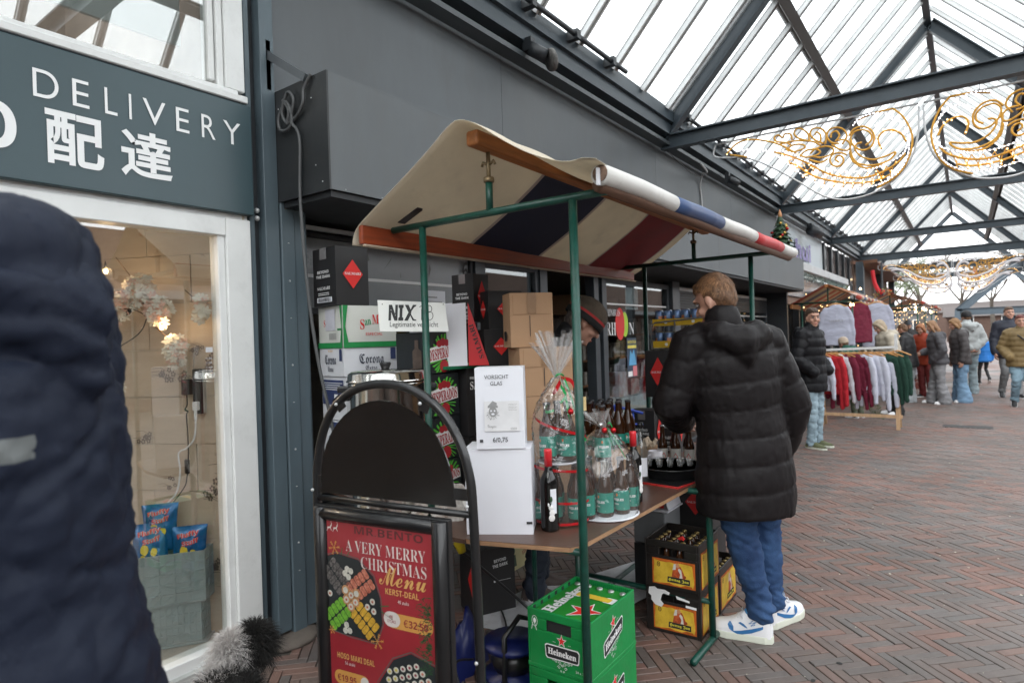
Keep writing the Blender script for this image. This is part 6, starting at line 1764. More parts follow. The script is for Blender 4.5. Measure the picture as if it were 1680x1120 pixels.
pp('fir_print',mat('fir_print',(.03,.09,.035),.6,var=.5,vs=90),twigs,1.5)
pp('leaf_print',mat('leaf_print',(.06,.14,.05),.6),lambda mb,o:[mb.flat(p,o,u,v)for p in stroke([(.215,.345),(.25,.352)],.003)+stroke([(.218,.33),(.262,.312)],.003)+stroke([(.06,.488),(.066,.512)],.003)+stroke([(.085,.487),(.095,.503)],.003)],2)
#window display of the sushi shop
t=thing('storage_basket','grey green plastic lattice basket behind the shop glass','basket',(1.50,3.22,.09))
BK=mat('basket_plastic',(.30,.36,.37),.45,var=.08)
cb=Vector((1.50,3.235,0));
mb=MB()
def wallgrid(p0,p1,z0,z1,nx,nz,inset=.0):
 p0,p1=Vector(p0),Vector(p1);d=p1-p0;L_=d.length;d.normalize();nrm=Vector((d.y,-d.x,0))
 mb.obox((p0+p1)/2+Vector((0,0,(z0+z1)/2))-nrm*.004,d*L_/2,nrm*.0015,Vector((0,0,(z1-z0)/2)))
 for i in range(nx+1):q=p0+d*(L_*i/nx);mb.obox(q+Vector((0,0,(z0+z1)/2)),d*.004,nrm*.003,Vector((0,0,(z1-z0)/2)))
 for j in range(nz+1):mb.obox((p0+p1)/2+Vector((0,0,z0+(z1-z0)*j/nz)),d*L_/2,nrm*.003,Vector((0,0,.004)))
a0,a1,a2,a3=(1.24,3.33,0),(1.575,3.10,0),(1.655,3.17,0),(1.33,3.43,0)
wallgrid(a0,a1,.30,.545,6,5);wallgrid(a1,a2,.30,.545,2,5);wallgrid(a2,a3,.30,.545,5,5);wallgrid(a3,a0,.30,.545,2,5)
b0,b1,b2,b3=(1.26,3.34,0),(1.56,3.12,0),(1.635,3.18,0),(1.345,3.42,0)
wallgrid(b0,b1,.09,.29,14,4);wallgrid(b1,b2,.09,.29,4,4)
mb.build('lattice',BK,t,world=True)
mb=MB();mb.prism([(a0[0],a0[1]),(a1[0],a1[1]),(a2[0],a2[1]),(a3[0],a3[1])],(0,0,.10),(1,0,0),(0,1,0),.01);mb.build('bottom',BK,t,world=True)
CH=mat('crisp_foil',(.01,.13,.36),.22,metal=.25,var=.35,vs=9,rv=.08,coat=.3)
def crisps(label,c,ang,tilt,seed,txt):
 t=thing('crisp_bag',label,'crisp packet',c,R(ang))
 W2,H2=.17,.23
 def fr(s_):
  def fn(a,b):
   pil=.032*(max(0,math.sin(math.pi*b))**.5)*(max(0,math.sin(math.pi*a))**.6)
   x=(a-.5)*W2*(1-.12*math.sin(math.pi*b));z=b*H2
   y=s_*(pil+.006*noise.noise(Vector((a*8+seed,b*9,s_))))
   return Vector((x,y+z*math.tan(R(tilt)),z))
  return fn
 mb=MB();mb.grid(fr(-1),14,16);mb.grid(fr(1),14,16);bg_=mb.build('foil',CH,t)
 def wrapf(m2,poly,lift):
  out=[]
  for a,b in poly:
   p=fr(-1)(a,b);out.append((p.x,p.y-lift,p.z))
  return out
 mb=MB()
 for cx,cy,r_ in((.35,.50,.14),(.62,.44,.11),(.30,.34,.08)):
  P=[(cx+r_*math.cos(k*.7)*.9,cy+r_*.7*math.sin(k*.7)*(1+.2*(k%2)))for k in range(9)]
  mb.add(wrapf(None,P,.004),[tuple(range(9))])
 mb.build('crisp_print',mat('crisp_yellow',(.75,.58,.03),.4),bg_)
 for nm,m_,ft,lf in(('lettering_outline',INKW,.055,.005),('lettering',INKR,.01,.0065)):
  mb=MB();put_text(mb,txt[0],.18,.73,.62,.13,(0,0,0),(1,0,0),(0,1,0),font='bold',fat=ft,rot=.12);put_text(mb,txt[1],.30,.60,.5,.11,(0,0,0),(1,0,0),(0,1,0),font='bold',fat=ft,rot=.12)
  mb.v=[wrapf(None,[(p[0],p[1])],lf)[0]for p in mb.v];mb.build(nm,m_,bg_)
 mb=MB()
 for k in range(5):
  P=[(.15+.11*k+.02*math.cos(q),.16+.04*math.sin(q+k)+q*.02)for q in range(6)]
  for s_ in stroke(P,.008):mb.add(wrapf(None,s_,.003),[(0,1,2,3)])
 mb.build('swirl_print',mat('crisp_dark',(.01,.03,.15),.4),bg_)
 return t
crisps('upright blue crisp packet at the back of the window basket',(1.455,3.295,.545),-36,8,1,('Fluffy','Stuff'))
crisps('blue crisp packet lying to the front left in the window basket',(1.395,3.27,.46),-30,14,4,('Fluffy','Stuff'))
crisps('blue crisp packet low at the front right of the window basket',(1.545,3.185,.43),-36,6,9,('Fluffy','Stuff'))
t=thing('socket_strip','black upright socket strip with two plugs on the tiled window wall','socket strip',(1.60,3.25,1.2))
pw=lambda s_,z,d_:w0+wd*s_+wn*d_+Vector((0,0,z))
mb=MB();mb.obox(pw(.215,1.335,.020),wd*.026,wn*.016,(0,0,.115));mb.build('body',BLACKM,t,world=True,bevel=.006,seg=2)
mb=MB();mb.obox(pw(.186,1.335,.012),wd*.003,wn*.012,(0,0,.112));mb.build('side_plate',ALU,t,world=True)
mb=MB();mb.obox(pw(.262,1.36,.045),wd*.022,wn*.02,(0,0,.04));mb.build('adapter',mat('adapter_dark',(.05,.015,.015),.3),t,world=True,bevel=.004)
mb=MB();mb.obox(pw(.215,1.262,.045),wd*.014,wn*.014,(0,0,.022));mb.tube([pw(.215,1.245,.05),pw(.213,1.20,.055),pw(.212,1.19,.055)],.008,8);mb.build('white_plug',CARDW,t,world=True,bevel=.004)
cable('white cord curving down from the socket strip to the basket',[pw(.212,1.19,.055),pw(.225,1.10,.055),pw(.27,1.05,.05),pw(.32,1.02,.05),pw(.315,.93,.05),pw(.34,.82,.05),pw(.42,.74,.05)],.0045,CARDW,'power_cable')
cable('twisted black lamp lead with inline switch behind the shop glass',[pw(.262,1.32,.05),pw(.262,1.27,.05),pw(.275,1.245,.05),pw(.258,1.235,.05),pw(.268,1.215,.05),pw(.264,1.12,.05),pw(.265,1.0,.05),pw(.28,.88,.05),pw(.30,.84,.05),pw(.345,.78,.06),pw(.39,.74,.06)],.003,BLACKM,'lamp_lead')
mb=MB();mb.obox(pw(.272,.955,.052),wd*.014,wn*.008,(0,0,.038));mb.build('inline_switch',BLACKM,None,bevel=.006,label='black inline switch box hanging on the twisted lamp lead',cat='switch')
PET=mat('petal_cream',(.74,.70,.62),.6,var=.08);PETP=mat('petal_blush',(.75,.50,.42),.6,var=.1)
TWIG=mat('twig_brown',(.14,.08,.05),.7)
ORN={'led':[[(1.983,3.559),(1.861,3.565),(1.742,3.53),(1.627,3.455),(1.515,3.352),(1.406,3.231),(1.263,3.105),(1.122,3.022),(0.95,2.969),(0.782,2.954),(0.634,2.976),(0.521,3.039),(0.44,3.143),(0.406,3.264),(0.411,3.393),(0.446,3.511),(0.522,3.602),(0.632,3.665),(0.746,3.674),(0.83,3.647),(0.873,3.599)],[(1.914,3.492),(1.763,3.514),(1.588,3.488),(1.475,3.445),(1.329,3.336),(1.187,3.239),(1.013,3.164),(0.844,3.127),(0.679,3.133),(0.549,3.174),(0.454,3.228),(0.417,3.303)],[(0.693,3.521),(0.659,3.569),(0.586,3.589),(0.507,3.571),(0.447,3.502)]],'gold':[[(2.15,3.561),(2.042,3.655),(1.908,3.679),(1.739,3.633),(1.586,3.559),(1.419,3.434)],[(2.108,3.552),(1.924,3.49)],[(0.528,3.687),(0.444,3.584),(0.379,3.405),(0.391,3.243),(0.457,3.092),(0.554,2.999),(0.684,2.938)],[(0.847,3.641),(0.697,3.681),(0.528,3.687)],[(0.911,3.445),(0.898,3.309),(0.842,3.212),(0.71,3.168),(0.581,3.189),(0.515,3.259),(0.595,3.238),(0.709,3.224),(0.807,3.271),(0.863,3.349),(0.853,3.404),(0.803,3.413)],[(0.634,3.311),(0.663,3.411),(0.621,3.477),(0.541,3.481),(0.464,3.423),(0.427,3.342)],[(0.771,3.378),(0.72,3.423),(0.726,3.491),(0.783,3.535),(0.858,3.539),(0.902,3.482),(0.879,3.4),(0.805,3.337),(0.73,3.35),(0.696,3.418),(0.71,3.506),(0.782,3.569),(0.866,3.565),(0.918,3.504)],[(0.98,3.431),(0.935,3.508),(0.967,3.583),(1.036,3.617),(1.097,3.602),(1.117,3.538),(1.075,3.471),(1.006,3.446)],[(1.04,3.473),(1.003,3.523),(1.028,3.577),(1.072,3.567),(1.082,3.521)],[(1.136,3.464),(1.125,3.569),(1.176,3.639),(1.247,3.652),(1.276,3.603),(1.233,3.534),(1.154,3.478)],[(1.18,3.503),(1.178,3.571),(1.213,3.608),(1.231,3.583)],[(1.287,3.526),(1.294,3.607),(1.347,3.668),(1.402,3.687),(1.432,3.647),(1.396,3.589),(1.305,3.54)],[(1.452,3.581),(1.469,3.645),(1.525,3.658),(1.546,3.622),(1.592,3.662),(1.632,3.64),(1.604,3.593),(1.509,3.563),(1.463,3.523)],[(1.512,3.473),(1.454,3.521),(1.361,3.512),(1.325,3.474),(1.381,3.456),(1.475,3.455),(1.511,3.493)],[(1.383,3.386),(1.326,3.435),(1.235,3.436),(1.183,3.395),(1.237,3.367),(1.328,3.371),(1.383,3.406)],[(1.282,3.396),(1.217,3.442),(1.111,3.439),(1.059,3.39),(1.095,3.348),(1.184,3.337),(1.256,3.365)],[(1.075,3.451),(1.007,3.389),(0.931,3.363),(0.904,3.415),(0.953,3.474),(1.022,3.479)],[(1.011,3.254),(1.045,3.29),(1.026,3.325),(0.983,3.307),(0.973,3.256),(1.012,3.216),(1.072,3.237),(1.097,3.3),(1.06,3.351),(0.991,3.347),(0.94,3.317)],[(0.914,3.35),(0.891,3.25),(0.809,3.168),(0.727,3.143),(0.63,3.152)],[(1.181,3.464),(1.251,3.518),(1.36,3.551),(1.471,3.565),(1.586,3.559)],[(1.114,3.313),(1.186,3.288),(1.293,3.339)],[(1.646,3.49),(1.513,3.432),(1.366,3.343),(1.258,3.263),(1.118,3.158),(0.947,3.088),(0.779,3.058),(0.631,3.087),(0.502,3.155),(0.438,3.234)],[(1.515,3.352),(1.423,3.304),(1.297,3.191),(1.19,3.122),(1.016,3.052),(0.847,3.013),(0.682,3.012),(0.568,3.048)]],'thin':[[(1.551,3.44),(1.501,3.39),(1.496,3.348)],[(1.496,3.348),(1.492,3.356),(1.458,3.381)],[(1.458,3.381),(1.419,3.313),(1.424,3.254)],[(1.424,3.254),(1.41,3.28),(1.366,3.323)],[(1.366,3.323),(1.328,3.241),(1.334,3.167)],[(1.334,3.167),(1.32,3.208),(1.276,3.266)],[(1.276,3.266),(1.239,3.18),(1.245,3.102)],[(1.245,3.102),(1.231,3.149),(1.188,3.214)],[(1.188,3.214),(1.151,3.127),(1.157,3.047)],[(1.157,3.047),(1.143,3.102),(1.1,3.174)],[(1.1,3.174),(1.064,3.09),(1.07,3.013)],[(1.07,3.013),(1.056,3.072),(1.014,3.148)],[(1.014,3.148),(0.978,3.062),(0.984,2.983)],[(0.984,2.983),(0.97,3.044),(0.929,3.123)],[(0.929,3.123),(0.893,3.04),(0.899,2.965)],[(0.899,2.965),(0.885,3.027),(0.844,3.108)],[(0.844,3.108),(0.81,3.029),(0.815,2.958)],[(0.815,2.958),(0.802,3.024),(0.761,3.107)],[(0.761,3.107),(0.727,3.032),(0.732,2.965)],[(0.732,2.965),(0.719,3.033),(0.679,3.118)],[(0.679,3.118),(0.645,3.045),(0.65,2.979)],[(0.65,2.979),(0.637,3.049),(0.598,3.137)],[(0.598,3.137),(0.565,3.07),(0.569,3.011)],[(0.569,3.011),(0.556,3.085),(0.517,3.177)]],'frame':[[(2.274,3.704),(2.278,3.565),(1.944,3.488),(1.689,3.345),(1.409,3.131),(1.195,2.956),(1.021,2.879),(0.851,2.871),(0.685,2.91),(0.522,3.012),(0.393,3.171),(0.329,3.411),(0.32,3.663)],[(2.274,3.704),(1.543,3.706),(0.829,3.694),(0.319,3.69)]]}
def blossoms(label,centre,r3,n,seed,twigs):
 rg=random.Random(seed);t=thing('blossom_branch',label,'flowers',centre)
 mb=MB()
 for k in range(n):
  while True:
   q=Vector([rg.uniform(-1,1)for _ in range(3)])
   if q.length<1:break
  c=Vector((q.x*r3[0],q.y*r3[1],q.z*r3[2]));nrm=(q+Vector((-.4,-.8,.3))).normalized()
  a=nrm.orthogonal().normalized();b=nrm.cross(a);mb.cur=1 if rg.random()<.28 else 0
  R0=rg.uniform(.016,.025)
  for p in range(5):
   th_=p*1.257+k;d=a*math.cos(th_)+b*math.sin(th_);e=a*math.cos(th_+.5)+b*math.sin(th_+.5);f=a*math.cos(th_-.5)+b*math.sin(th_-.5)
   mb.add([c,c+f*R0*.7+nrm*.003,c+d*R0*1.15+nrm*.006,c+e*R0*.7+nrm*.003],[(0,1,2,3)])
 mb.build('petals',[PET,PETP],t,kind='stuff')
 mb=MB()
 for tw in twigs:mb.tube(spline(tw,4),.0028,5)
 mb.build('twig',TWIG,t,world=True)
blossoms('cream blossom cluster highest behind the shop glass',(1.405,3.31,1.845),(.075,.075,.085),110,1,[[(1.2,3.6,1.9),(1.33,3.42,1.85),(1.40,3.32,1.83)],[(1.34,3.4,2.02),(1.38,3.35,1.93),(1.42,3.30,1.84)]])
blossoms('cream blossom cluster around the glowing lamp behind the shop glass',(1.46,3.23,1.745),(.06,.06,.075),100,2,[[(1.25,3.5,1.80),(1.35,3.38,1.80),(1.45,3.26,1.78)],[(1.26,3.5,1.74),(1.38,3.33,1.76),(1.46,3.24,1.66)]])
blossoms('small cream blossom spray at the right edge of the shop glass',(1.592,3.085,1.755),(.035,.035,.075),50,3,[[(1.55,3.15,1.85),(1.59,3.09,1.78)]])
blossoms('lowest cream blossom cluster hanging over the socket strip',(1.51,3.18,1.55),(.05,.05,.085),90,4,[[(1.44,3.26,1.68),(1.49,3.20,1.6),(1.52,3.17,1.5)]])
blossoms('pinkish blossom cluster beside the navy hood behind the glass',(1.34,3.42,1.77),(.06,.06,.09),90,5,[[(1.2,3.55,1.74),(1.33,3.42,1.76)]])
blossoms('thin blossom tuft low beside the navy coat behind the glass',(1.33,3.40,1.36),(.02,.03,.05),14,6,[[(1.25,3.5,1.40),(1.33,3.41,1.36)]])
for p,lb in(((1.462,3.215,1.665),'warm lamp glowing inside the blossom cluster behind the glass'),((1.30,3.42,1.95),'warm lamp glowing beside the navy hood behind the glass')):
 t=thing('display_lamp',lb,'lamp',p);mb=MB();mb.ell((0,0,0),(.011,.011,.014),10,7);mb.build('bulb',mat('warm_bulb',(1,.7,.4),.3,emit=(1,.62,.28),estr=6),t)
 mb=MB();mb.lathe([(.006,.012),(.006,.03),(.002,.05)],8);mb.build('socket',BLACKM,t)
 ld=bpy.data.lights.new('lamp_glow','POINT');ld.energy=.35;ld.color=(1,.66,.36);ld.shadow_soft_size=.02
 lo=bpy.data.objects.new('lamp_glow',ld);lo.location=(0,-.03,0);COL.objects.link(lo);lo.parent=t
t=thing('ceiling_lamp','warm ceiling lamp of the sushi shop','lamp',(.6,4.6,2.28));mb=MB();mb.lathe([(0,0),(.12,0),(.12,.02)],20,(0,0,0));mb.build('diffuser',mat('warm_bulb_soft',(1,.8,.6),.3,emit=(1,.72,.42),estr=8),t)
ld=bpy.data.lights.new('ceiling_glow','AREA');ld.shape='DISK';ld.size=.25;ld.energy=15;ld.color=(1,.80,.62)
lo=bpy.data.objects.new('ceiling_glow',ld);lo.location=(0,0,-.01);COL.objects.link(lo);lo.parent=t
t=thing('security_camera','small black camera head on a bent arm among the blossoms','camera',(1.40,3.36,1.80))
mb=MB();mb.obox((1.40,3.36,1.86),(.016,-.018,.01),(.012,.012,0),(0,0,.02));mb.tube(spline([(1.40,3.36,1.84),(1.395,3.365,1.78),(1.36,3.40,1.72),(1.32,3.45,1.70)],4),.012,8);mb.build('camera_body',BLACKM,t,world=True)
mb=MB();mb.tube(spline([(1.44,3.31,1.84),(1.44,3.31,1.74),(1.41,3.34,1.64),(1.33,3.44,1.56)],5),.003,5);mb.build('camera_lead',BLACKM,t,world=True)
mb=MB();mb.flat(rect(1.50,1.42,1.545,1.62),(0,2.998,0),(1,0,0),(0,0,1))
for k in range(5):pass
mb=MB()
for k in range(4):put_text(mb,'11:00',1.565,1.50-k*.022,.03,.010,(0,2.997,0),(1,0,0),(0,0,1))
mb.flat(rect(1.565,1.535,1.60,1.56),(0,2.997,0),(1,0,0),(0,0,1))
mb.build('lettering',mat('sticker_grey',(.55,.56,.58),.5),shop,world=True)
#Christmas lights hung in the street
def ornament(X,mirror,label):
 t=thing('light_ornament',label,'light ornament',(X,.3+(-1 if mirror else 1)*.95,3.3))
 def W(p,dx=0):return Vector((X+dx,(.6-p[0])if mirror else p[0],p[1]))
 mb=MB()
 for st in ORN['gold']:mb.tube(spline([W(p,.01)for p in st],5),.010,6)
 mb.build('gold_scroll',GOLD,t,world=True,kind='stuff')
 mb=MB()
 for st in ORN['thin']:mb.tube(spline([W(p,.015)for p in st],4),.0045,5)
 mb.build('gold_net',GOLD,t,world=True,kind='stuff')
 mb=MB()
 for st in ORN['frame']:mb.tube(spline([W(p,.03)for p in st],5),.010,6)
 mb.build('frame_tube',mat('frame_grey',(.5,.51,.52),.4,metal=.3),t,world=True)
 mb=MB()
 for st in ORN['led']:mb.tube(spline([W(p,-.005)for p in st],5),.006,5)
 mb.build('light_hose',mat('hose_white',(.62,.60,.62),.4),t,world=True)
 mb=MB()
 for st in ORN['led']:
  P=spline([W(p,-.012)for p in st],10)
  acc=0
  for a,b in zip(P,P[1:]):
   acc+=(b-a).length
   if acc>.026:acc=0;mb.ell(b,(.0065,.0065,.0065),6,4)
 mb.build('white_led',LED_W,t,world=True,kind='stuff')
 rg=random.Random(4);mb=MB()
 for st in ORN['thin'][::1]+[ORN['gold'][5],ORN['gold'][0]]:
  for p in spline([W(p,-.0)for p in st],3):
   if rg.random()<.55:mb.ell(p+Vector((rg.uniform(-.02,.02),rg.uniform(-.02,.02),rg.uniform(-.02,.02))),(.0075,.0075,.0075),6,4)
 mb.build('amber_led',LED_A,t,world=True,kind='stuff')
 mb=MB()
 for y in(1.9,1.35,.75):q=W((y,3.68));mb.tube([q,(q.x-.0,q.y,3.86)],.003,5)
 mb.build('hanger_wire',DARK,t,world=True)
 return t
o1=ornament(7.16,False,'curled gold and white light ornament on the first tie beam, left half')
o2=ornament(7.16,True,'mirrored gold and white light ornament on the first tie beam, right half')
copy_tree(o1,(23.6,o1.location.y,3.18),0,'distant curled light ornament over the far stalls, left half')
copy_tree(o2,(23.6,o2.location.y,3.18),0,'distant mirrored light ornament over the far stalls, right half')
for X in(28.9,):
 for s_ in(0,1):copy_tree((o1,o2)[s_],(X,(o1,o2)[s_].location.y,3.15),0,('farthest light ornament under the last roofed beam, left half','farthest light ornament under the last roofed beam, right half')[s_])
t=thing('floodlight','round floodlight with a corroded face under the roof gutter','floodlight',(4.20,2.70,3.80))
mb=MB();mb.tube([(4.12,2.75,3.86),(4.22,2.66,3.80)],.055,12);mb.box(4.10,4.16,2.72,2.80,3.84,3.94);mb.build('housing',DARK,t,world=True)
mb=MB();mb.lathe([(.0,0),(.085,0),(.088,.03),(.075,.04),(0,.045)],18)
rot=Matrix.Rotation(R(75),3,'Y')@Matrix.Rotation(R(0),3,'Z');mb.v=[tuple(Matrix.Rotation(R(-35),3,'Z')@(rot@Vector(p))+Vector((4.24,2.64,3.77)))for p in mb.v]
mb.build('lens',mat('corroded_lens',(.12,.115,.11),.7,var=.6,vs=25,bump=.6),t,world=True)
t=thing('spotlight','small dark spotlight clamped under the gutter past the first tie beam','spotlight',(9.2,2.65,3.72));mb=MB();mb.tube([(9.1,2.70,3.75),(9.25,2.62,3.70)],.05,10);mb.box(9.1,9.16,2.7,2.76,3.7,3.85);mb.build('housing',DARK,t,world=True)
t=thing('spotlight','larger dark spotlight under the gutter beyond the second tie beam','spotlight',(15.2,2.65,3.70));mb=MB();mb.tube([(15.0,2.72,3.75),(15.3,2.6,3.68)],.12,10);mb.box(15.05,15.15,2.7,2.8,3.7,3.9);mb.build('housing',DARK,t,world=True)
cable('white cable tied to the gutter and dropping over the fascia',[(7.5,2.55,3.60),(8.3,2.75,3.70),(8.5,2.88,3.72),(8.6,2.95,3.60),(8.65,2.95,3.40),(8.6,2.94,3.2),(8.65,2.94,3.05),(8.6,2.9,2.95)],.012,mat('white_cable',(.5,.5,.5),.5),'white_cable')
cable('black cable sagging from the tie beam to the fascia',[(7.2,2.85,3.75),(7.7,2.8,3.62),(8.2,2.85,3.65),(8.5,2.9,3.7)],.006,BLACKM,'black_cable')
t=thing('christmas_tree','small green artificial Christmas tree with red baubles standing on the sign box end','Christmas tree',(11.75,2.62,2.90));t.scale=(1.05,1.05,.86)
FIR=mat('fir_green',(.018,.055,.030),.6,var=.6,vs=12,col2=(.05,.11,.05))
for k in range(8):
 z=.04+k*.092;r_=.30*(1-k/9.2)
 mb=MB();n_=18
 vs=[(0,0,z+.16)]+[((r_*(1.0 if q%2 else.72))*math.cos(2*math.pi*q/n_+k),(r_*(1.0 if q%2 else.72))*math.sin(2*math.pi*q/n_+k),z-(.03 if q%2 else-.015))for q in range(n_)]+[(0,0,z+.05)]
 mb.add(vs,[(0,q+1,(q+1)%n_+1)for q in range(n_)]+[(n_+1,(q+1)%n_+1,q+1)for q in range(n_)]);mb.build('bough_tier',FIR,t)
rg=random.Random(2);mb=MB();m2=MB()
for k in range(26):
 z=rg.uniform(.04,.66);r_=.29*(1-z/.84);a=rg.uniform(0,6.28);(mb if k%2 else m2).ell((r_*math.cos(a),r_*math.sin(a),z),(.028,.028,.028),8,6)
mb.build('red_baubles',BAUB,t,kind='stuff');m2.build('gold_baubles',mat('gold_bauble',(.6,.38,.1),.25,metal=.7),t,kind='stuff')
mb=MB();mb.lathe([(0,.74),(.035,.78),(.03,.84),(.012,.90),(0,.93)],10);mb.lathe([(.06,0),(.05,.05)],10);mb.build('topper',mat('topper_orange',(.55,.26,.12),.5),t)
#people
SKIN=mat('skin',(.46,.25,.18),.5,var=.08,vs=18,bump=.04,bs=90);LIP=mat('lip',(.38,.13,.11),.45);EYEW=mat('eye_white',(.22,.20,.19),.5);EYED=mat('eye_dark',(.03,.02,.015),.2)
def add_head(mb,c,Rm,s):
 def e(p,r,n=14,m=10):mb.ell(c+Rm@(Vector(p)*s),tuple(x*s for x in r),n,m,rot=Rm)
 e((0,-.012,.022),(.076,.095,.098));e((0,.018,-.035),(.062,.072,.080));e((0,.045,-.085),(.040,.040,.032));e((0,.082,-.004),(.028,.014,.05))
 mb.limb([c+Rm@(Vector((0,.090,.012))*s),c+Rm@(Vector((0,.108,-.022))*s)],[.008*s,.0135*s],8)
 e((0,.086,-.066),(.022,.010,.010));e((0,.080,.038),(.052,.016,.012));e((0,.078,-.098),(.018,.014,.014))
 e((-.040,.062,-.03),(.024,.022,.022));e((.040,.062,-.03),(.024,.022,.022))
 for q in(-1,1):e((q*.078,-.006,-.012),(.008,.017,.031));e((q*.075,-.002,-.036),(.008,.010,.012))
def hand(mb,w,d,palmn,s,curl=.5,side=1):
 """palm and five unequal fingers growing from the wrist w along d"""
 d=d.normalized();n_=palmn-d*palmn.dot(d);n_=n_.normalized();a=d.cross(n_)*side
 mb.limb([w-d*.03*s,w+d*.03*s,w+d*.075*s],[(.026*s,.020*s),(.040*s,.016*s),(.040*s,.014*s)],10,ref=n_)
 for k,(off_,ln)in enumerate(((-.030,.070),(-.010,.080),(.010,.076),(.029,.060))):
  p0=w+d*.078*s+a*off_*s;d1=(d*math.cos(curl)+n_*math.sin(curl));d2=(d*math.cos(curl*2.2)+n_*math.sin(curl*2.2))
  mb.limb([p0,p0+d1*ln*.5*s,p0+d1*ln*.5*s+d2*ln*.5*s],[.0095*s,.0088*s,.0075*s],8)
 p0=w+d*.02*s-a*.032*s;dt=(d*.7-a*.55+n_*.35).normalized()
 mb.limb([p0,p0+dt*.035*s,p0+(dt*.035+(d*.8+n_*.5).normalized()*.032)*s],[.013*s,.011*s,.009*s],8)
ARMS={'down':((.255,-.01,1.16),(.265,.07,.90)),'pocket':((.295,-.05,1.15),(.20,.12,.98)),'front':((.27,.04,1.16),(.12,.26,1.12)),'back':((.27,-.10,1.16),(.06,-.17,.98)),'reach':((.25,.22,1.20),(.14,.46,1.14)),'phone':((.24,.08,1.16),(.10,.24,1.30))}
def person(label,loc,az,H=1.78,W=1.0,coat=None,pants=None,shoes=None,hair=None,hat=None,headp=0,heady=0,lean=0,tilt=0,arms=('down','down'),legs=None,group=None,vox=.016,skin_m=None,face=True,head_off=(0,0,0),skirt=None):
 s=H/1.80
 t=thing('person',label,'person',(loc[0],loc[1],loc[2]if len(loc)>2 else 0),R(az-90),group)
 sk=skin_m or SKIN
 La=R(lean)
 hipz=.93
 def T(p):
  p=Vector(p)
  if p.z>hipz:
   dz=p.z-hipz;p=Vector((p.x,p.y*math.cos(La)+dz*math.sin(La),hipz+dz*math.cos(La)-p.y*math.sin(La)))
  if p.z>hipz:p.x-=tilt*(p.z-hipz)
  return p*s
 J={}
 for i,q in((0,-1),(1,1)):
  a=arms[i]
  if isinstance(a,str):el,wr=ARMS[a];el=(el[0]*q,el[1],el[2]);wr=(wr[0]*q,wr[1],wr[2])
  else:el,wr=a
  J['sh',q]=T((.185*q*W,-.01,1.455));J['el',q]=T(el);J['wr',q]=T(wr)
 head_c=T((0,.035,1.665))+Vector(head_off)*s
 Rm=Matrix.Rotation(R(heady),3,'Z')@Matrix.Rotation(-La*.5-R(headp),3,'X')
 neck0=T((0,-.01,1.46))
 mb=MB()
 add_head(mb,head_c,Rm,s)
 mb.limb([neck0-Vector((0,0,.05)),neck0+Vector((0,0,.03)),head_c+Rm@Vector((0,-.02,-.05))*s],[.062*s,.054*s,.052*s],12)
 body=skin(mb,.0075 if face else.011,3)
 co,no=mesh_np(body)
 RmT=np.array(Rm.transposed());loc_=(co-np.array(head_c))@np.array(Rm)/s
 for q in(-1,1):
  dd=((loc_-np.array((q*.031,.090,.012)))**2/np.array((.016,.03,.011))**2).sum(1)
  co-=no*(0.010*s*np.exp(-dd))[:,None]
 dd=((loc_-np.array((0,.098,-.066)))**2/np.array((.022,.02,.003))**2).sum(1);co-=no*(.004*s*np.exp(-dd))[:,None]
 set_np(body,co);body.materials.append(sk)
 bo=meshobj('body',body,t)
 if face:
  mb=MB();m2=MB();m3=MB();m4=MB()
  for q in(-1,1):
   mb.ell(head_c+Rm@(Vector((q*.031,.074,.012))*s),(.0125*s,.0125*s,.0105*s),10,7,rot=Rm);m2.ell(head_c+Rm@(Vector((q*.031,.0815,.011))*s),(.006*s,.006*s,.006*s),8,6,rot=Rm)
   m3.limb([head_c+Rm@(Vector((q*x,y,z))*s)for x,y,z in((.014,.091,.031),(.032,.088,.036),(.048,.076,.031))],[.0035*s]*3,6)
  m4.ell(head_c+Rm@(Vector((0,.0925,-.066))*s),(.022*s,.006*s,.0075*s),12,6,rot=Rm)
  mb.build('eye',EYEW,t);m2.build('iris',EYED,t);m3.build('eyebrow',hair[1]if hair else EYED,t);m4.build('lips',LIP,t)
 for i,q in((0,-1),(1,1)):
  if arms[i]=='pocket':continue
  m_=MB();w=J['wr',q];d=(J['wr',q]-J['el',q]).normalized()
  hand(m_,w+d*.02*s,d,Vector((-q,.1,-.1)),s,.45,side=-q)
  hm=skin(m_,.0055,1);hm.materials.append(sk);meshobj('hand',hm,t)
 if coat:
  c=coat;th_=c.get('t',.0);hem=c.get('hem',.80)
  mb=MB()
  prof=[(hem,.195,.150),((hem+.95)/2 if hem<.9 else hem+.02,.20,.155),(.98 if hem<.97 else hem+.03,.185,.145),(1.10,.175,.135),(1.25,.195,.145),(1.38,.205,.140),(1.46,.165,.115),(1.515,.085,.085)]
  fl_=c.get('flare',0)
  pts,rs=[],[]
  for z,rx,ry in prof:
   k=max(0,(1.1-z))*fl_
   p=T((0,-.005+c.get('belly',0)*(1.2-abs(z-1.05)),z));pts.append(p);rs.append(((rx*W+th_+k)*s,(ry*W+th_+k)*s))
  mb.tube(pts,rs,30,True,ref=(0,-1,0))
  sl_=c.get('sleeve',.062)+th_*.75
  segs=[(T((0,0,hem)),T((0,0,1.50)),.20*s,0.0)]
  for q in(-1,1):
   sh,el,wr=J['sh',q],J['el',q],J['wr',q]
   mb.limb([sh-Vector((q*.05*s,0,-.005)),sh,sh.lerp(el,.5),el,el.lerp(wr,.5),wr],[(sl_+.008)*s,(sl_+.012)*s,(sl_+.004)*s,sl_*s,(sl_-.004)*s,(sl_-.014)*s],18)
   segs.append((sh,el,.075*s,.03));segs.append((el,wr,.07*s,.03+(el-sh).length))
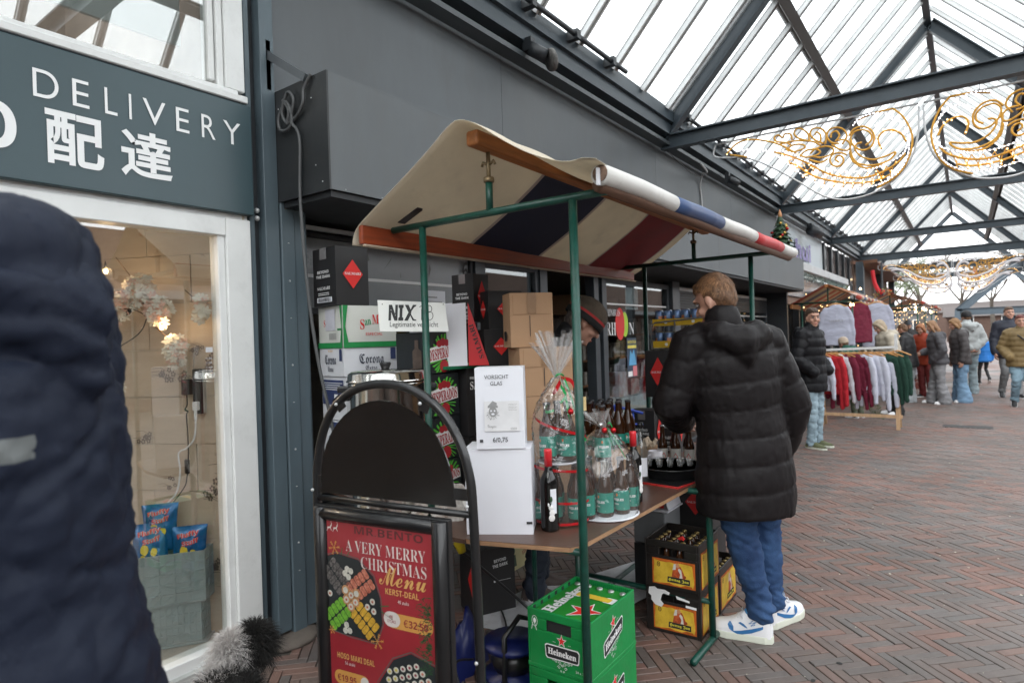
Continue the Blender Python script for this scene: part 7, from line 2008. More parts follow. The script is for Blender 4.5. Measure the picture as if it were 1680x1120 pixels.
  if c.get('collar',True):
   mb.limb([T((0,-.012,1.47)),T((0,0.0,1.50)),T((0,.012,c.get('collar_z',1.555)))],[(.105*s,.095*s),(.088*s,.086*s),(.082*s,.084*s)],20,ref=(0,-1,0))
  if c.get('hood')=='down':
   k=c.get('hoodk',1.0)
   if c.get('bighood'):
    hb=MB()
    for p,r in(((0,-.125,1.555),(.15,.105,.085)),((0,-.02,1.60),(.14,.11,.085)),((0,.07,1.57),(.125,.08,.08)),((0,-.165,1.505),(.12,.075,.045))):hb.ell(T(p),tuple(x*s for x in r),18,12)
    hme=skin(hb,.009,5);cloth(hme,[(T((-.2,-.05,1.55)),T((.2,-.05,1.55)),.2,0)],0,1,.006,12,8,crease=.014,cs=5);hme.materials.append(c['m']);meshobj('hood',hme,t)
   mb.limb([T((-.115*k,.0,1.50)),T((-.10*k,-.09*k,1.49)),T((0,-.145*k,1.455)),T((.10*k,-.09*k,1.49)),T((.115*k,.0,1.50))],[.045*s*k,.06*s*k,.072*s*k,.06*s*k,.045*s*k],14)
   mb.limb([T((-.08*k,-.12*k,1.50)),T((0,-.15*k,1.40)),T((.08*k,-.12*k,1.50))],[.05*s*k,.06*s*k,.05*s*k],12)
  if c.get('hood')=='up':
   mb.ell(head_c+Rm@Vector((0,-.025,.01))*s,(.115*s,.125*s,.14*s),18,12,rot=Rm);mb.limb([T((0,-.03,1.48)),head_c+Rm@Vector((0,-.03,-.04))*s],[.115*s,.11*s],16)
  me=skin(mb,vox,4)
  cloth(me,segs,c.get('puff',0)*s,c.get('spacing',.1)*s,c.get('wr',.008),c.get('seed',1),c.get('ws',8),c.get('sharp',.45),0,c.get('crease',0),c.get('cs',3.2))
  if c.get('bighood'):cloth(me,segs,0,1,.006,31,17)
  me.materials.append(c['m']);meshobj('coat' if hem<.75 else 'jacket',me,t)
 if pants:
  p_=pants;wd_=p_.get('w',1.0);fl2=p_.get('flare',1.0)
  mb=MB();segs=[]
  lg=legs or((-.10,0,0),(.10,0,0))
  mb.limb([Vector((0,0,.99*s)),Vector((0,-.01,.90*s))],[(.165*s*W,.125*s),(.17*s*W,.13*s)],20,ref=(0,-1,0))
  for i,q in((0,-1),(1,1)):
   ax_,ay,az_=lg[i][:3]
   hp_=Vector((.09*q,0,.88))*s;an=Vector((ax_,ay,p_.get('cuff',.08)+az_))*s
   kn=(hp_+an)/2+Vector((0,.035+az_*.6+(lg[i][3]if len(lg[i])>3 else 0),.01))*s
   mb.limb([hp_,hp_.lerp(kn,.5),kn,kn.lerp(an,.5),an.lerp(kn,.12),an+Vector((0,0,-.015*s if fl2<=1.1 else-.05*s))],[.095*s*wd_,.088*s*wd_,.068*s*wd_,.062*s*wd_*(fl2+1)/2,.058*s*wd_*fl2,.062*s*wd_*fl2],16)
   segs+=[(hp_,kn,.08,0.),(kn,an,.07,.4)]
  me=skin(mb,max(vox*.85,.010),3)
  cloth(me,segs,0,1,p_.get('wr',.009),3,p_.get('ws',9),stack=p_.get('stack',.01),crease=p_.get('crease',.006),cs=p_.get('cs',5));me.materials.append(p_['m']);meshobj('trousers',me,t)
 if shoes:
  lg=legs or((-.10,0,0),(.10,0,0))
  for i,q in((0,-1),(1,1)):
   an=Vector((lg[i][0],lg[i][1],lg[i][2]))*s
   turn=lg[i][4]if len(lg[i])>4 else-q*12
   if shoes.get('fn'):shoes['fn'](t,an,turn,s,q);continue
   Rs=Matrix.Rotation(R(turn),3,'Z')@Matrix.Rotation(R(-25)if lg[i][2]>.04 else 0,3,'X')
   mb=MB()
   prof=[(-.075,.030,.045),(-.05,.038,.085),(0,.040,.095),(.05,.043,.075),(.11,.048,.052),(.165,.042,.040),(.195,.022,.026)]
   rows=[]
   for y,hw,hh in prof:rows.append([an+Rs@(Vector((hw*math.cos(a_),y,.014+hh*math.sin(a_)**.8))*s)for a_ in[math.pi*k/10 for k in range(11)]])
   vs=[v_ for r_ in rows for v_ in r_];n1=11
   mb.add(vs,[(i_*n1+k,i_*n1+k+1,(i_+1)*n1+k+1,(i_+1)*n1+k)for i_ in range(len(rows)-1)for k in range(n1-1)]+[tuple(range(n1)),tuple(range(len(vs)-1,len(vs)-n1-1,-1))],True)
   so=mb.build('shoe',shoes['m'],t)
   mb=MB();out=[(-.08,.0),(-.07,.032),(-.02,.040),(.05,.046),(.12,.050),(.175,.040),(.205,.012),(.205,-.012),(.175,-.04),(.12,-.05),(.05,-.046),(-.02,-.04),(-.07,-.032)]
   lo_=[an+Rs@(Vector((b,a,-.0+.001))*s)for a,b in out];hi_=[an+Rs@(Vector((b,a,.024))*s)for a,b in out];k_=len(out)
   mb.add(lo_+hi_,[tuple(range(k_)),tuple(range(2*k_-1,k_-1,-1))]+[(j,(j+1)%k_,k_+(j+1)%k_,k_+j)for j in range(k_)]);mb.build('sole',shoes.get('sole',INKW),so)
 if hair:
  kind,hm_=hair[0],hair[1]
  mb=MB()
  def e(p,r):mb.ell(head_c+Rm@(Vector(p)*s),tuple(x*s for x in r),18,14,rot=Rm)
  e((0,-.022,.034),(.083,.098,.104));e((0,.034,.082),(.060,.042,.040))
  e((0,-.055,-.015),(.070,.062,.075))
  if kind=='long':
   mb.limb([head_c+Rm@Vector((0,-.04,.02))*s,head_c+Rm@Vector((0,-.075,-.10))*s,head_c+Vector((0,-.10,-.24))*s,head_c+Vector((0,-.11,-.34))*s],[(.085*s,.07*s),(.09*s,.055*s),(.085*s,.045*s),(.05*s,.025*s)],16,ref=(0,-1,0))
   for q in(-1,1):mb.limb([head_c+Rm@Vector((q*.06,.03,.05))*s,head_c+Rm@Vector((q*.078,.02,-.06))*s,head_c+Rm@Vector((q*.085,.0,-.20))*s],[.03*s,.028*s,.02*s],10)
  if kind=='bob':
   for q in(-1,1):mb.limb([head_c+Rm@Vector((q*.055,.03,.06))*s,head_c+Rm@Vector((q*.078,.015,-.02))*s,head_c+Rm@Vector((q*.072,-.01,-.09))*s],[.032*s,.03*s,.025*s],10)
   e((0,-.05,-.05),(.078,.06,.07))
  hme=skin(mb,.009,2)
  co,no=mesh_np(hme)
  loc_=(co-np.array(head_c))@np.array(Rm)/s
  dsp=np.array([noise.noise(Vector((c_[0]*60,c_[1]*14,c_[2]*22)))*.008+noise.noise(Vector((c_[0]*130,c_[1]*40,c_[2]*40)))*.004 for c_ in loc_])
  fz=np.clip((loc_[:,2]+.075)/.085,0,1)
  wf=np.clip((loc_[:,1]-.0)/.045,0,1)*np.clip((.078-loc_[:,2])/.03,0,1)*(np.abs(loc_[:,0])<.2)
  ws_=np.clip((np.abs(loc_[:,0])-.045)/.02,0,1)*np.clip((loc_[:,1]+.04)/.04,0,1)*np.clip((.03-loc_[:,2])/.04,0,1)
  soft=kind not in('long','bob')
  front=(loc_[:,1]>.02)&(loc_[:,2]<.062)&(np.abs(loc_[:,0])<(.062 if kind in('long','bob')else.2))
  side=(np.abs(loc_[:,0])>.05)&(loc_[:,1]>-.02)&(loc_[:,2]<.0)if kind not in('long','bob')else np.zeros(len(co),bool)
  co=co+no*(dsp*s)[:,None]
  if soft:co=np.array(head_c)+(co-np.array(head_c))*(1-.085*(1-fz)-.20*np.maximum(wf,ws_))[:,None]
  else:co[front]=np.array(head_c)+(co[front]-np.array(head_c))*.80
  set_np(hme,co);hme.materials.append(hm_);ho=meshobj('hair',hme,t)
  if kind=='short_detail':
   rg=random.Random(11);mb=MB()
   for k in range(9000):
    a=rg.uniform(0,6.283);zz_=rg.uniform(-.62,1);rr=math.sqrt(max(0,1-zz_*zz_))
    n_=Vector((rr*math.cos(a),rr*math.sin(a),zz_))
    if n_.y>.25 and n_.z<.35:continue
    if abs(n_.x)>.6 and n_.y>-.25 and n_.z<.1:continue
    p=Vector((n_.x*.081,n_.y*.097-.02,n_.z*.104+.030))*(1 if n_.z>0 else 1+n_.z*.10)
    crown=Vector((.012,-.065,.10));fl=(p-crown);fl=(fl-n_*fl.dot(n_));fl=fl.normalized()if fl.length>1e-4 else Vector((1,0,0))
    fl=(fl+n_*rg.uniform(.18,.5)+Vector((rg.gauss(0,.2),rg.gauss(0,.2),rg.gauss(0,.1)))).normalized()
    ln=rg.uniform(.016,.032)if n_.z>.1 else rg.uniform(.008,.018)
    sd=fl.cross(n_).normalized()*.0007
    P=[p+sd,p-sd,p+fl*ln-n_*.002]
    mb.add([head_c+Rm@(x*s)for x in P],[(0,1,2)])
   mb.build('hair_strands',[hair[2]],ho,kind='stuff')
 if hat:
  mb=MB();m2=MB()
  n_=36
  hk=hat.get('k',1)
  def ringp(z,r_,ry):
   r_,ry=r_*hk,ry*hk
   return[head_c+Rm@(Vector((r_*math.cos(2*math.pi*k/n_)*(1+.012*(k%2)),ry*math.sin(2*math.pi*k/n_)*(1+.012*(k%2))-.012,z))*s)for k in range(n_)]
  rows=[ringp(.018,.088,.106),ringp(.035,.092,.110),ringp(.07,.091,.108),ringp(.10,.082,.096),ringp(.125,.062,.074),ringp(.142,.035,.042),ringp(.148,.004,.004)]
  vs=[v_ for r_ in rows for v_ in r_]
  mb.add(vs,[(i_*n_+k,i_*n_+(k+1)%n_,(i_+1)*n_+(k+1)%n_,(i_+1)*n_+k)for i_ in range(len(rows)-1)for k in range(n_)],True)
  ht=mb.build('knitted_hat' if hat.get('band')or True else 'hat',hat['m'],t)
  rows=[ringp(-.004,.089,.107),ringp(-.002,.094,.112),ringp(.022,.095,.113),ringp(.034,.092,.110)]
  vs=[v_ for r_ in rows for v_ in r_]
  m2.add(vs,[(i_*n_+k,i_*n_+(k+1)%n_,(i_+1)*n_+(k+1)%n_,(i_+1)*n_+k)for i_ in range(3)for k in range(n_)],True);m2.build('rim',hat.get('rim',hat['m']),ht)
  if hat.get('band'):
   m3=MB();rows=[ringp(.036,.0935,.1115),ringp(.050,.0935,.1115)];vs=[v_ for r_ in rows for v_ in r_];m3.add(vs,[(k,(k+1)%n_,n_+(k+1)%n_,n_+k)for k in range(n_)],True);m3.build('red_stripe',hat['band'],ht)
 return t
DENIM=mat('blue_denim',(.018,.045,.125),.8,var=.35,vs=5,bump=.25,bs=180,stretch=(1,1,.6),col2=(.05,.11,.24),spec=.25)
DENL=mat('light_denim',(.20,.29,.35),.8,var=.25,vs=6,bump=.2,bs=100,col2=(.32,.42,.48))
BLKN=mat('black_quilted_nylon',(.0085,.0068,.0075),.55,var=.2,vs=5,bump=.10,bs=40,spec=.22)
NAVYN=mat('navy_shell_fabric',(.0085,.0125,.026),.62,var=.15,vs=4,bump=.12,bs=55,spec=.22)
HAIRB=mat('light_brown_hair',(.14,.070,.034),.6,var=.65,vs=38,bump=.8,bs=120,stretch=(3,1,1));HAIRS=mat('hair_strand',(.34,.18,.09),.4,var=.5,vs=20,island=.55)
WHS=mat('white_leather',(.72,.72,.74),.4,var=.05,vs=8,bump=.06,dirt=.12);SOLE=mat('pale_sole',(.62,.64,.55),.55,var=.05)
SKYB=mat('sky_blue_lining',(.08,.30,.62),.6);MIDB=mat('swoosh_blue',(.03,.15,.36),.4)
def sneaker(t,an,turn,s,q):
 """white mid-top sneaker with curved blue side mark, laces and pale sole"""
 Rs=Matrix.Rotation(R(turn),3,'Z');k=.98*s
 def W_(x,y,z):return an+Rs@(Vector((x,y+.042,z))*k)
 st=[(-.096,.002,.040,.0),(-.092,.018,.062,.0),(-.085,.032,.100,0),(-.06,.038,.128,0),(-.02,.040,.132,0),(.02,.041,.126,0),(.05,.043,.102,0),(.085,.047,.078,0),(.125,.050,.060,0),(.160,.047,.052,0),(.188,.036,.044,0),(.203,.016,.030,0)]
 def hw(y,z):
  for a,b in zip(st,st[1:]):
   if a[0]<=y<=b[0]:
    f_=(y-a[0])/(b[0]-a[0]);w=a[1]+(b[1]-a[1])*f_;h=a[2]+(b[2]-a[2])*f_
    zz_=min(.999,max(0,(z-.03)/max(.01,h-.0)))
    return w*(1-zz_**2.6)**.5+.0012
  return.03
 mb=MB();rows=[]
 for y,w,h,_ in st:
  r_=[]
  for j in range(15):
   a=math.pi*j/14
   ca,sa=math.cos(a),math.sin(a)
   r_.append(W_(w*(abs(ca)**.75)*(1 if ca>0 else-1),y,.026+h*sa**.8))
  rows.append(r_)
 vs=[p for r_ in rows for p in r_]
 mb.add(vs,[(i*15+j,i*15+j+1,(i+1)*15+j+1,(i+1)*15+j)for i in range(len(rows)-1)for j in range(14)]+[tuple(range(15)),tuple(range(len(vs)-1,len(vs)-16,-1))],True)
 sh=mb.build('sneaker',WHS,t)
 out=[(-.098,0),(-.092,.026),(-.06,.041),(0,.043),(.06,.047),(.12,.054),(.165,.050),(.195,.036),(.212,.012),(.212,-.012),(.195,-.036),(.165,-.050),(.12,-.054),(.06,-.047),(0,-.043),(-.06,-.041),(-.092,-.026)]
 mb=MB();n_=len(out)
 lv=[(.000,.96),(.004,1.0),(.028,1.0),(.034,.97)]
 vs=[W_(b*f_,a*(1 if f_==1 else.99),z+(max(0,a-.14)*.10 if z<.01 else max(0,a-.15)*.12))for z,f_ in lv for a,b in out]
 mb.add(vs,[(i*n_+j,i*n_+(j+1)%n_,(i+1)*n_+(j+1)%n_,(i+1)*n_+j)for i in range(3)for j in range(n_)]+[tuple(range(3*n_,4*n_)),tuple(range(n_-1,-1,-1))]);mb.build('sole',SOLE,sh)
 mb=MB();mb.tube([W_(.036*math.cos(a),-.022+.048*math.sin(a),.128+.012*math.sin(a))for a in[k_*.42 for k_ in range(15)]],.011*k,8);mb.build('ankle_collar',SKYB,sh)
 for sd in(-1,1):
  up_=[(.085,.045),(.098,.062),(.094,.080),(.082,.083),(.080,.074),(.084,.062),(.074,.052),(.05,.050),(.0,.062),(-.045,.078),(-.088,.094)]
  lo_=[(.085,.045),(.092,.048),(.09,.05),(.085,.045),(.08,.042),(.07,.040),(.055,.040),(.03,.044),(.0,.053),(-.045,.073),(-.088,.091)]
  top=[(.104,.086),(.112,.072),(.104,.052),(.080,.046),(.05,.051),(.0,.066),(-.045,.083),(-.088,.098)]
  bot=[(.098,.086),(.084,.066),(.084,.040),(.068,.033),(.045,.033),(.0,.046),(-.045,.069),(-.088,.090)]
  mb=MB();P=[]
  for(y1,z1),(y2,z2)in zip(top,bot):P+=[W_(sd*(hw(y1,z1)+.0015),y1,z1),W_(sd*(hw(y2,z2)+.0015),y2,z2)]
  mb.add(P,[(2*i,2*i+1,2*i+3,2*i+2)for i in range(len(top)-1)]);mb.build('side_mark',MIDB,sh)
  mb=MB();P=[(.052,.092),(.062,.086),(.030,.070),(.018,.066),(.022,.074),(.036,.086)]
  mb.add([W_(sd*(hw(y,z)+.002),y,z)for y,z in P],[tuple(range(6))]);mb.build('eyelet_patch',MIDB,sh)
  mb=MB();rg=random.Random(3)
  for k_ in range(9):
   y0,z0_=-.012+rg.uniform(-.014,.014),.095+rg.uniform(-.012,.012)
   mb.add([W_(sd*(hw(a,b)+.0022),a,b)for a,b in((y0,z0_),(y0+.010,z0_-.006),(y0+.012,z0_-.003),(y0+.002,z0_+.004))],[(0,1,2,3)])
  mb.build('ankle_print',mat('ankle_print',(.16,.26,.45),.5),sh)
 mb=MB()
 mb.grid(lambda a,b:W_((a-.5)*.05,.052-.02*b,.098+.07*b),4,4);mb.build('tongue',WHS,sh)
 mb=MB()
 for k_ in range(6):
  y=.050+k_*.014;z=.118-k_*.0085
  mb.tube([W_(-.028,y,z-.004),W_(0,y+.004*(1 if k_%2 else-1),z+.008),W_(.028,y+.003,z-.004)],.0032*k,6)
 for sd in(-1,1):mb.tube(spline([W_(0,.045,.128),W_(sd*.03,.05,.135),W_(sd*.045,.04,.115),W_(sd*.02,.045,.122)],4),.0028*k,6)
 mb.build('laces',mat('lace_white',(.62,.62,.66),.7),sh)
man=person('man in long black quilted coat and white sneakers, back turned, at the stall',(3.22,.925),44,H=1.86,W=.98,tilt=.13,coat=dict(m=BLKN,hem=.62,t=.038,puff=.012,spacing=.130,wr=.0040,ws=14,crease=.0045,cs=7,hood='down',hoodk=1.12,sleeve=.060,flare=.02,seed=2,sharp=.30,collar_z=1.575),pants=dict(m=DENIM,w=1.22,wr=.008,ws=7,crease=.011,cuff=.165,flare=.86,stack=.016),shoes=dict(fn=sneaker),hair=('short_detail',HAIRB,HAIRS),headp=24,heady=36,arms=(((-.33,.03,1.15),(-.20,.24,1.05)),((.29,-.01,1.13),(.25,.10,.90))),legs=((.045,-.037,0,.0,54),(.175,.09,0,0,-64)),vox=.0105,head_off=(-.01,.01,-.01))
seller=person('seller in brown knitted hat with red stripe looking down behind the stall',(3.10,2.14),-62,H=1.86,coat=dict(m=mat('black_wool',(.012,.012,.013),.7,var=.2,bump=.2,bs=80),hem=.72,t=.02,wr=.012,seed=5,collar_z=1.56,hood='down',hoodk=.8),pants=dict(m=mat('dark_jeans',(.02,.028,.045),.8,var=.3),wr=.014),shoes=dict(m=mat('brown_trainer',(.12,.09,.08),.6,var=.4)),hair=('short',mat('grey_brown_hair',(.10,.08,.07),.6)),hat=dict(k=1.1,m=mat('brown_knit',(.085,.064,.045),.9,var=.3,bump=.9,bs=70,stretch=(5,5,.4)),band=mat('knit_red',(.35,.03,.03),.9),rim=mat('knit_black',(.012,.012,.012),.9)),headp=28,heady=14,lean=21,arms=('front','front'),vox=.014,head_off=(0,.03,-.02))
fg=person('person in a navy hooded parka passing close at the left edge of the picture',(.250,1.190),132,H=1.95,W=1.05,lean=5.5,coat=dict(m=NAVYN,hem=.50,t=.055,wr=.010,ws=5.0,crease=.020,hood='down',hoodk=1.2,bighood=1,sleeve=.088,flare=.05,seed=8,collar_z=1.58),pants=dict(m=mat('dark_jeans',(.02,.028,.045),.8)),shoes=dict(m=BLACKM),hair=('short',mat('dark_hair',(.03,.02,.015),.6)),headp=10,heady=20,arms=(((-.30,-.03,1.17),(-.20,.20,1.06)),((.25,.03,1.17),(.20,.24,1.08))),vox=.010)
for c in fg.children:
 if c.name.startswith('coat'):
  c.data.materials.append(mat('reflective_patch',(.11,.12,.12),.45,var=.1))
  q0=WM[fg.name].inverted()@Vector((.279,1.048,1.432));vd=(WM[fg.name].to_3x3().inverted()@Vector((.279,1.048,-.118))).normalized()
  hit=[p for p in c.data.polygons if p.normal.dot(vd)<-.2 and abs((p.center-q0).z)<.017 and abs((p.center-q0).dot(vd.cross(Vector((0,0,1)))))<.021]
  for p in hit:p.material_index=1
#dog beside the passer-by
t=thing('dog','shaggy black and white dog with raised tail tuft beside the navy parka','dog',(.87,1.79,0),R(128));t.scale=(.80,.80,.80)
mb=MB()
mb.limb([(0,-.28,.50),(0,0,.50),(0,.28,.53)],[(.13,.14),(.13,.13),(.14,.16)],16);mb.limb([(0,.28,.55),(0,.42,.68)],[.10,.08],12)
mb.ell((0,.46,.72),(.085,.10,.085));mb.limb([(0,.52,.71),(0,.62,.68)],[.05,.035],10)
for x,y in((.08,.25),(-.08,.25)):mb.limb([(x,y,.45),(x,y-.01,.24),(x,y+.02,.03)],[.055,.035,.03],10)
for x,y in((.08,-.27),(-.08,-.27)):mb.limb([(x,y,.46),(x,y+.06,.32),(x,y-.07,.20),(x,y-.04,.03)],[.075,.05,.03,.03],10)
for x in(-.06,.06):mb.limb([(x,.43,.79),(x*1.3,.42,.86)],[.03,.012],8)
mb.limb([(0,-.38,.53),(-.02,-.46,.64),(-.03,-.44,.72)],[.045,.035,.02],10)
me=skin(mb,.014,2);me.materials.append(mat('black_fur',(.012,.011,.010),.8,var=.4,bump=.5,bs=60));meshobj('body',me,t)
rg=random.Random(3);mb=MB()
def fur(n,centre,rad,ln,cur,droop=.3):
 mb.cur=cur
 for k in range(n):
  q=Vector((rg.gauss(0,1),rg.gauss(0,1),rg.gauss(0,1)+.15)).normalized()
  p=Vector(centre)+Vector((q.x*rad[0],q.y*rad[1],q.z*rad[2]));d=(q+Vector((rg.gauss(0,.35),rg.gauss(0,.35),rg.gauss(0,.35)+.2))).normalized();l=ln*rg.uniform(.5,1.2)
  sd=d.orthogonal().normalized();sd=(Matrix.Rotation(rg.uniform(0,6),3,d)@sd)*.0011
  m_=p+d*l*.55;e=p+d*l+Vector((0,0,-droop*l))
  mb.add([p-sd,p+sd,m_+sd*.8,m_-sd*.8,e],[(0,1,2,3),(3,2,4)])
fur(5200,(-.03,-.47,.665),(.045,.05,.055),.085,0);fur(3400,(.045,-.40,.655),(.04,.055,.07),.075,1);fur(2500,(0,-.25,.56),(.12,.12,.08),.06,0)
fur(800,(.06,-.30,.60),(.06,.10,.05),.07,1)
mb.build('fur',[MATS['black_fur'],mat('white_fur',(.55,.52,.50),.8,var=.15)],t,kind='stuff')
#people further down the street
def pm(name,c,**k):return mat(name,c,k.pop('r',.65),var=.2,vs=5,bump=.15,bs=40,**k)
BLKP=pm('black_puffer',(.009,.009,.011),r=.55,spec=.2)
person('man in black padded coat and pale jeans standing beside the clothes rail',(8.95,1.66),-105,H=1.84,W=.95,coat=dict(m=BLKP,hem=.72,t=.03,puff=.014,spacing=.115,wr=.008,hood='down',hoodk=1.1,seed=3,sleeve=.060),pants=dict(m=DENL,w=.92,wr=.014,ws=12),shoes=dict(m=mat('olive_suede',(.10,.11,.055),.8),sole=SOLE),hair=('short',mat('dark_brown_hair',(.06,.035,.022),.6)),arms=('pocket','pocket'),heady=-42,headp=4,legs=((-.10,0,0,0,0),(.10,.02,0,0,-10)),vox=.014)
GR=dict(vox=.020)
person('woman in beige quilted coat with furry hood bending over the near stall goods',(12.9,1.05),120,H=1.72,coat=dict(m=pm('beige_puffer',(.40,.35,.28)),hem=.62,t=.035,puff=.016,spacing=.13,hood='down',hoodk=1.2,seed=4),pants=dict(m=pm('black_wide_trousers',(.012,.012,.013)),w=1.1,flare=1.5),shoes=dict(m=WHS),hair=('bob',mat('beige_hood',(.36,.29,.21),.9)),lean=16,headp=25,arms=('front','front'),**GR)
person('person in green hooded sweater and beige hat crouched behind the clothes rail',(12.2,1.55),60,H=1.45,coat=dict(m=pm('bottle_green_sweater',(.01,.08,.055)),hem=.75,t=.015,hood='down'),pants=dict(m=pm('olive_trousers',(.07,.08,.05))),shoes=dict(m=WHS),hat=dict(m=pm('beige_knit',(.42,.33,.25))),hair=('short',HAIRB),lean=22,arms=('front','front'),face=False,**GR)
person('boy in black jacket and grey joggers reaching over the second stall',(15.1,.95),70,H=1.62,coat=dict(m=pm('black_soft_jacket',(.016,.016,.018)),hem=.80,t=.012,hood='down',hoodk=.8),pants=dict(m=pm('light_grey_joggers',(.33,.35,.37)),w=1.05,flare=1.3),shoes=dict(m=pm('pale_blue_shoe',(.3,.42,.5))),hair=('short',HAIRB),arms=('front','reach'),headp=20,lean=8,face=False,**GR)
person('woman in rust orange sweater leaning in beside the stall behind the grey jacket girl',(16.2,.72),150,H=1.62,coat=dict(m=pm('rust_sweater',(.30,.04,.015)),hem=.78,t=.01),pants=dict(m=pm('dark_red_skirt',(.16,.02,.02)),w=1.2),shoes=dict(m=BLACKM),hair=('bob',mat('ginger_hair',(.30,.12,.05),.6)),arms=('front','reach'),headp=20,lean=10,**GR)
person('girl with long fair hair, charcoal padded jacket and wide grey sweatpants',(15.0,.46),105,H=1.66,coat=dict(m=pm('charcoal_puffer',(.062,.060,.068)),hem=.84,t=.03,puff=.014,spacing=.12,hood='down',seed=6),pants=dict(m=pm('mid_grey_sweatpants',(.19,.19,.20)),w=1.15,flare=1.75,wr=.018),shoes=dict(m=WHS),hair=('long',mat('fair_hair',(.28,.15,.075),.6)),arms=('pocket','front'),headp=18,lean=6,face=False,legs=((-.17,-.05,0),(.10,.10,0)),**GR)
person('girl with fair bob, brown padded jacket and wide pale blue jeans',(15.4,.10),110,H=1.69,coat=dict(m=pm('taupe_puffer',(.050,.043,.044)),hem=.80,t=.028,puff=.012,spacing=.11,hood='down',seed=7),pants=dict(m=mat('wide_blue_denim',(.16,.27,.40),.8,var=.2,vs=6),w=1.2,flare=2.0,wr=.014),shoes=dict(m=WHS),hair=('bob',mat('honey_hair',(.26,.14,.06),.6)),arms=('down','down'),headp=22,lean=5,face=False,**GR)
person('tall man in light grey hoodie and black knitted hat with hands behind his back',(17.3,-.02),30,H=1.86,coat=dict(m=pm('heather_hoodie',(.36,.38,.38)),hem=.85,t=.022,hood='down',hoodk=1.1,wr=.012),pants=dict(m=mat('grey_blue_jeans',(.26,.33,.36),.8,var=.2,vs=6),w=1.12,flare=1.25,wr=.015),shoes=dict(m=WHS),hat=dict(m=pm('black_knit',(.01,.01,.012))),hair=('short',HAIRB),arms=('back','back'),face=False,**GR)
person('child in bright blue jacket and black trousers walking away',(20.2,-.35),20,H=1.28,coat=dict(m=pm('bright_blue_puffer',(.01,.15,.48)),hem=.80,t=.03,puff=.012,spacing=.12,hood='down'),pants=dict(m=pm('black_leggings',(.013,.013,.015)),w=.8),shoes=dict(m=BLACKM),hair=('short',HAIRB),arms=('down','down'),face=False,legs=((-.10,.15,0,.03),(.09,-.18,.10,.10)),**GR)
person('man in navy jacket walking half hidden behind the woman in olive',(16.6,-.72),-165,H=1.90,coat=dict(m=pm('navy_jacket',(.012,.015,.028)),hem=.78,t=.02),pants=dict(m=pm('grey_trousers',(.15,.155,.16)),w=1.05),shoes=dict(m=BLACKM,sole=WHS),hair=('short',mat('mid_brown_hair',(.09,.05,.03),.6)),arms=('down','down'),legs=((-.10,.12,0),(.10,-.15,.05,.06)),**GR)
person('woman with short red hair in olive quilted jacket walking towards the stall',(14.75,-.80),-172,H=1.70,coat=dict(m=pm('olive_puffer',(.17,.115,.045)),hem=.78,t=.032,puff=.014,spacing=.10,seed=9,hood='down',hoodk=.9),pants=dict(m=mat('washed_denim',(.19,.29,.36),.8,var=.25,vs=6),w=1.1,wr=.014),shoes=dict(m=pm('black_boot',(.012,.012,.013))),hair=('short',mat('red_hair',(.13,.025,.018),.55)),arms=('down','pocket'),legs=((-.09,.14,0),(.09,-.16,.06,.08)),vox=.017)
person('person in tan coat beyond the grey hoodie man',(21.5,.0),10,H=1.70,coat=dict(m=pm('tan_coat',(.36,.26,.15)),hem=.65,t=.02),pants=dict(m=pm('black_leggings',(.013,.013,.015))),shoes=dict(m=BLACKM),hair=('short',mat('grey_hair',(.3,.28,.26),.6)),face=False,**GR)
person('person in black jacket beyond the rust orange sweater at the far stalls',(19.5,1.25),200,H=1.72,coat=dict(m=pm('black_soft_jacket',(.016,.016,.018)),hem=.75,t=.02),pants=dict(m=pm('black_leggings',(.013,.013,.015))),shoes=dict(m=BLACKM),hair=('short',HAIRB),hat=dict(m=pm('slate_knit',(.10,.12,.15))),face=False,**GR)
person('person with dark hair among the goods behind the beige coat',(17.2,1.75),190,H=1.66,coat=dict(m=pm('grey_green_coat',(.05,.06,.055)),hem=.75,t=.02),pants=dict(m=pm('black_leggings',(.013,.013,.015))),shoes=dict(m=BLACKM),hair=('bob',mat('dark_hair',(.03,.02,.015),.6)),face=False,**GR)
person('person in light jeans walking far off past the blue jacket child',(24.5,.15),20,H=1.70,coat=dict(m=pm('navy_jacket',(.012,.015,.028)),hem=.80,t=.02),pants=dict(m=DENL),shoes=dict(m=WHS),hair=('short',HAIRB),face=False,**GR)
ol=[o for o in bpy.data.objects if o.get('label','').startswith('woman with short red')][0]
mb=MB();mb.tube(spline([(.10,.10,1.36),(.0,.19,1.26),(-.12,.20,1.12),(-.21,.12,.98)],5),.012,6);st_=mb.build('bag_strap',BLACKM,ol)
#clothes rail with sweaters
PINE=mat('pale_pine',(.55,.36,.21),.6,var=.2,vs=6,stretch=(6,6,.7),bump=.1)
RX=10.95
rail=thing('clothes_rail','pale pine clothes rail with white top bar standing before the second stall','clothes rail',(RX,1.38,0))
mb=MB()
for y in(.86,1.90):
 mb=MB();mb.bar((RX-.01,y,0),(RX-.01,y,1.0 if y>1 else.62),.05,.022,(1,0,0));mb.bar((RX+.30,y,0),(RX+.02,y,.70),.05,.022,(1,0,0));mb.build('leg',PINE,rail,world=True)
mb=MB();mb.bar((RX,.80,.20),(RX,1.96,.20),.02,.05);mb.bar((RX+.22,.86,.20),(RX-.02,.86,.20),.02,.04);mb.bar((RX+.22,1.9,.20),(RX-.02,1.9,.20),.02,.04);mb.build('lower_rail',PINE,rail,world=True,bevel=.003)
mb=MB();mb.bar((RX,.84,1.245),(RX,2.0,1.21),.035,.035);mb.bar((RX,.86,1.10),(RX,.86,1.44),.04,.04,(1,0,0));mb.build('top_bar',mat('rail_white',(.68,.68,.68),.4),rail,world=True,bevel=.003)
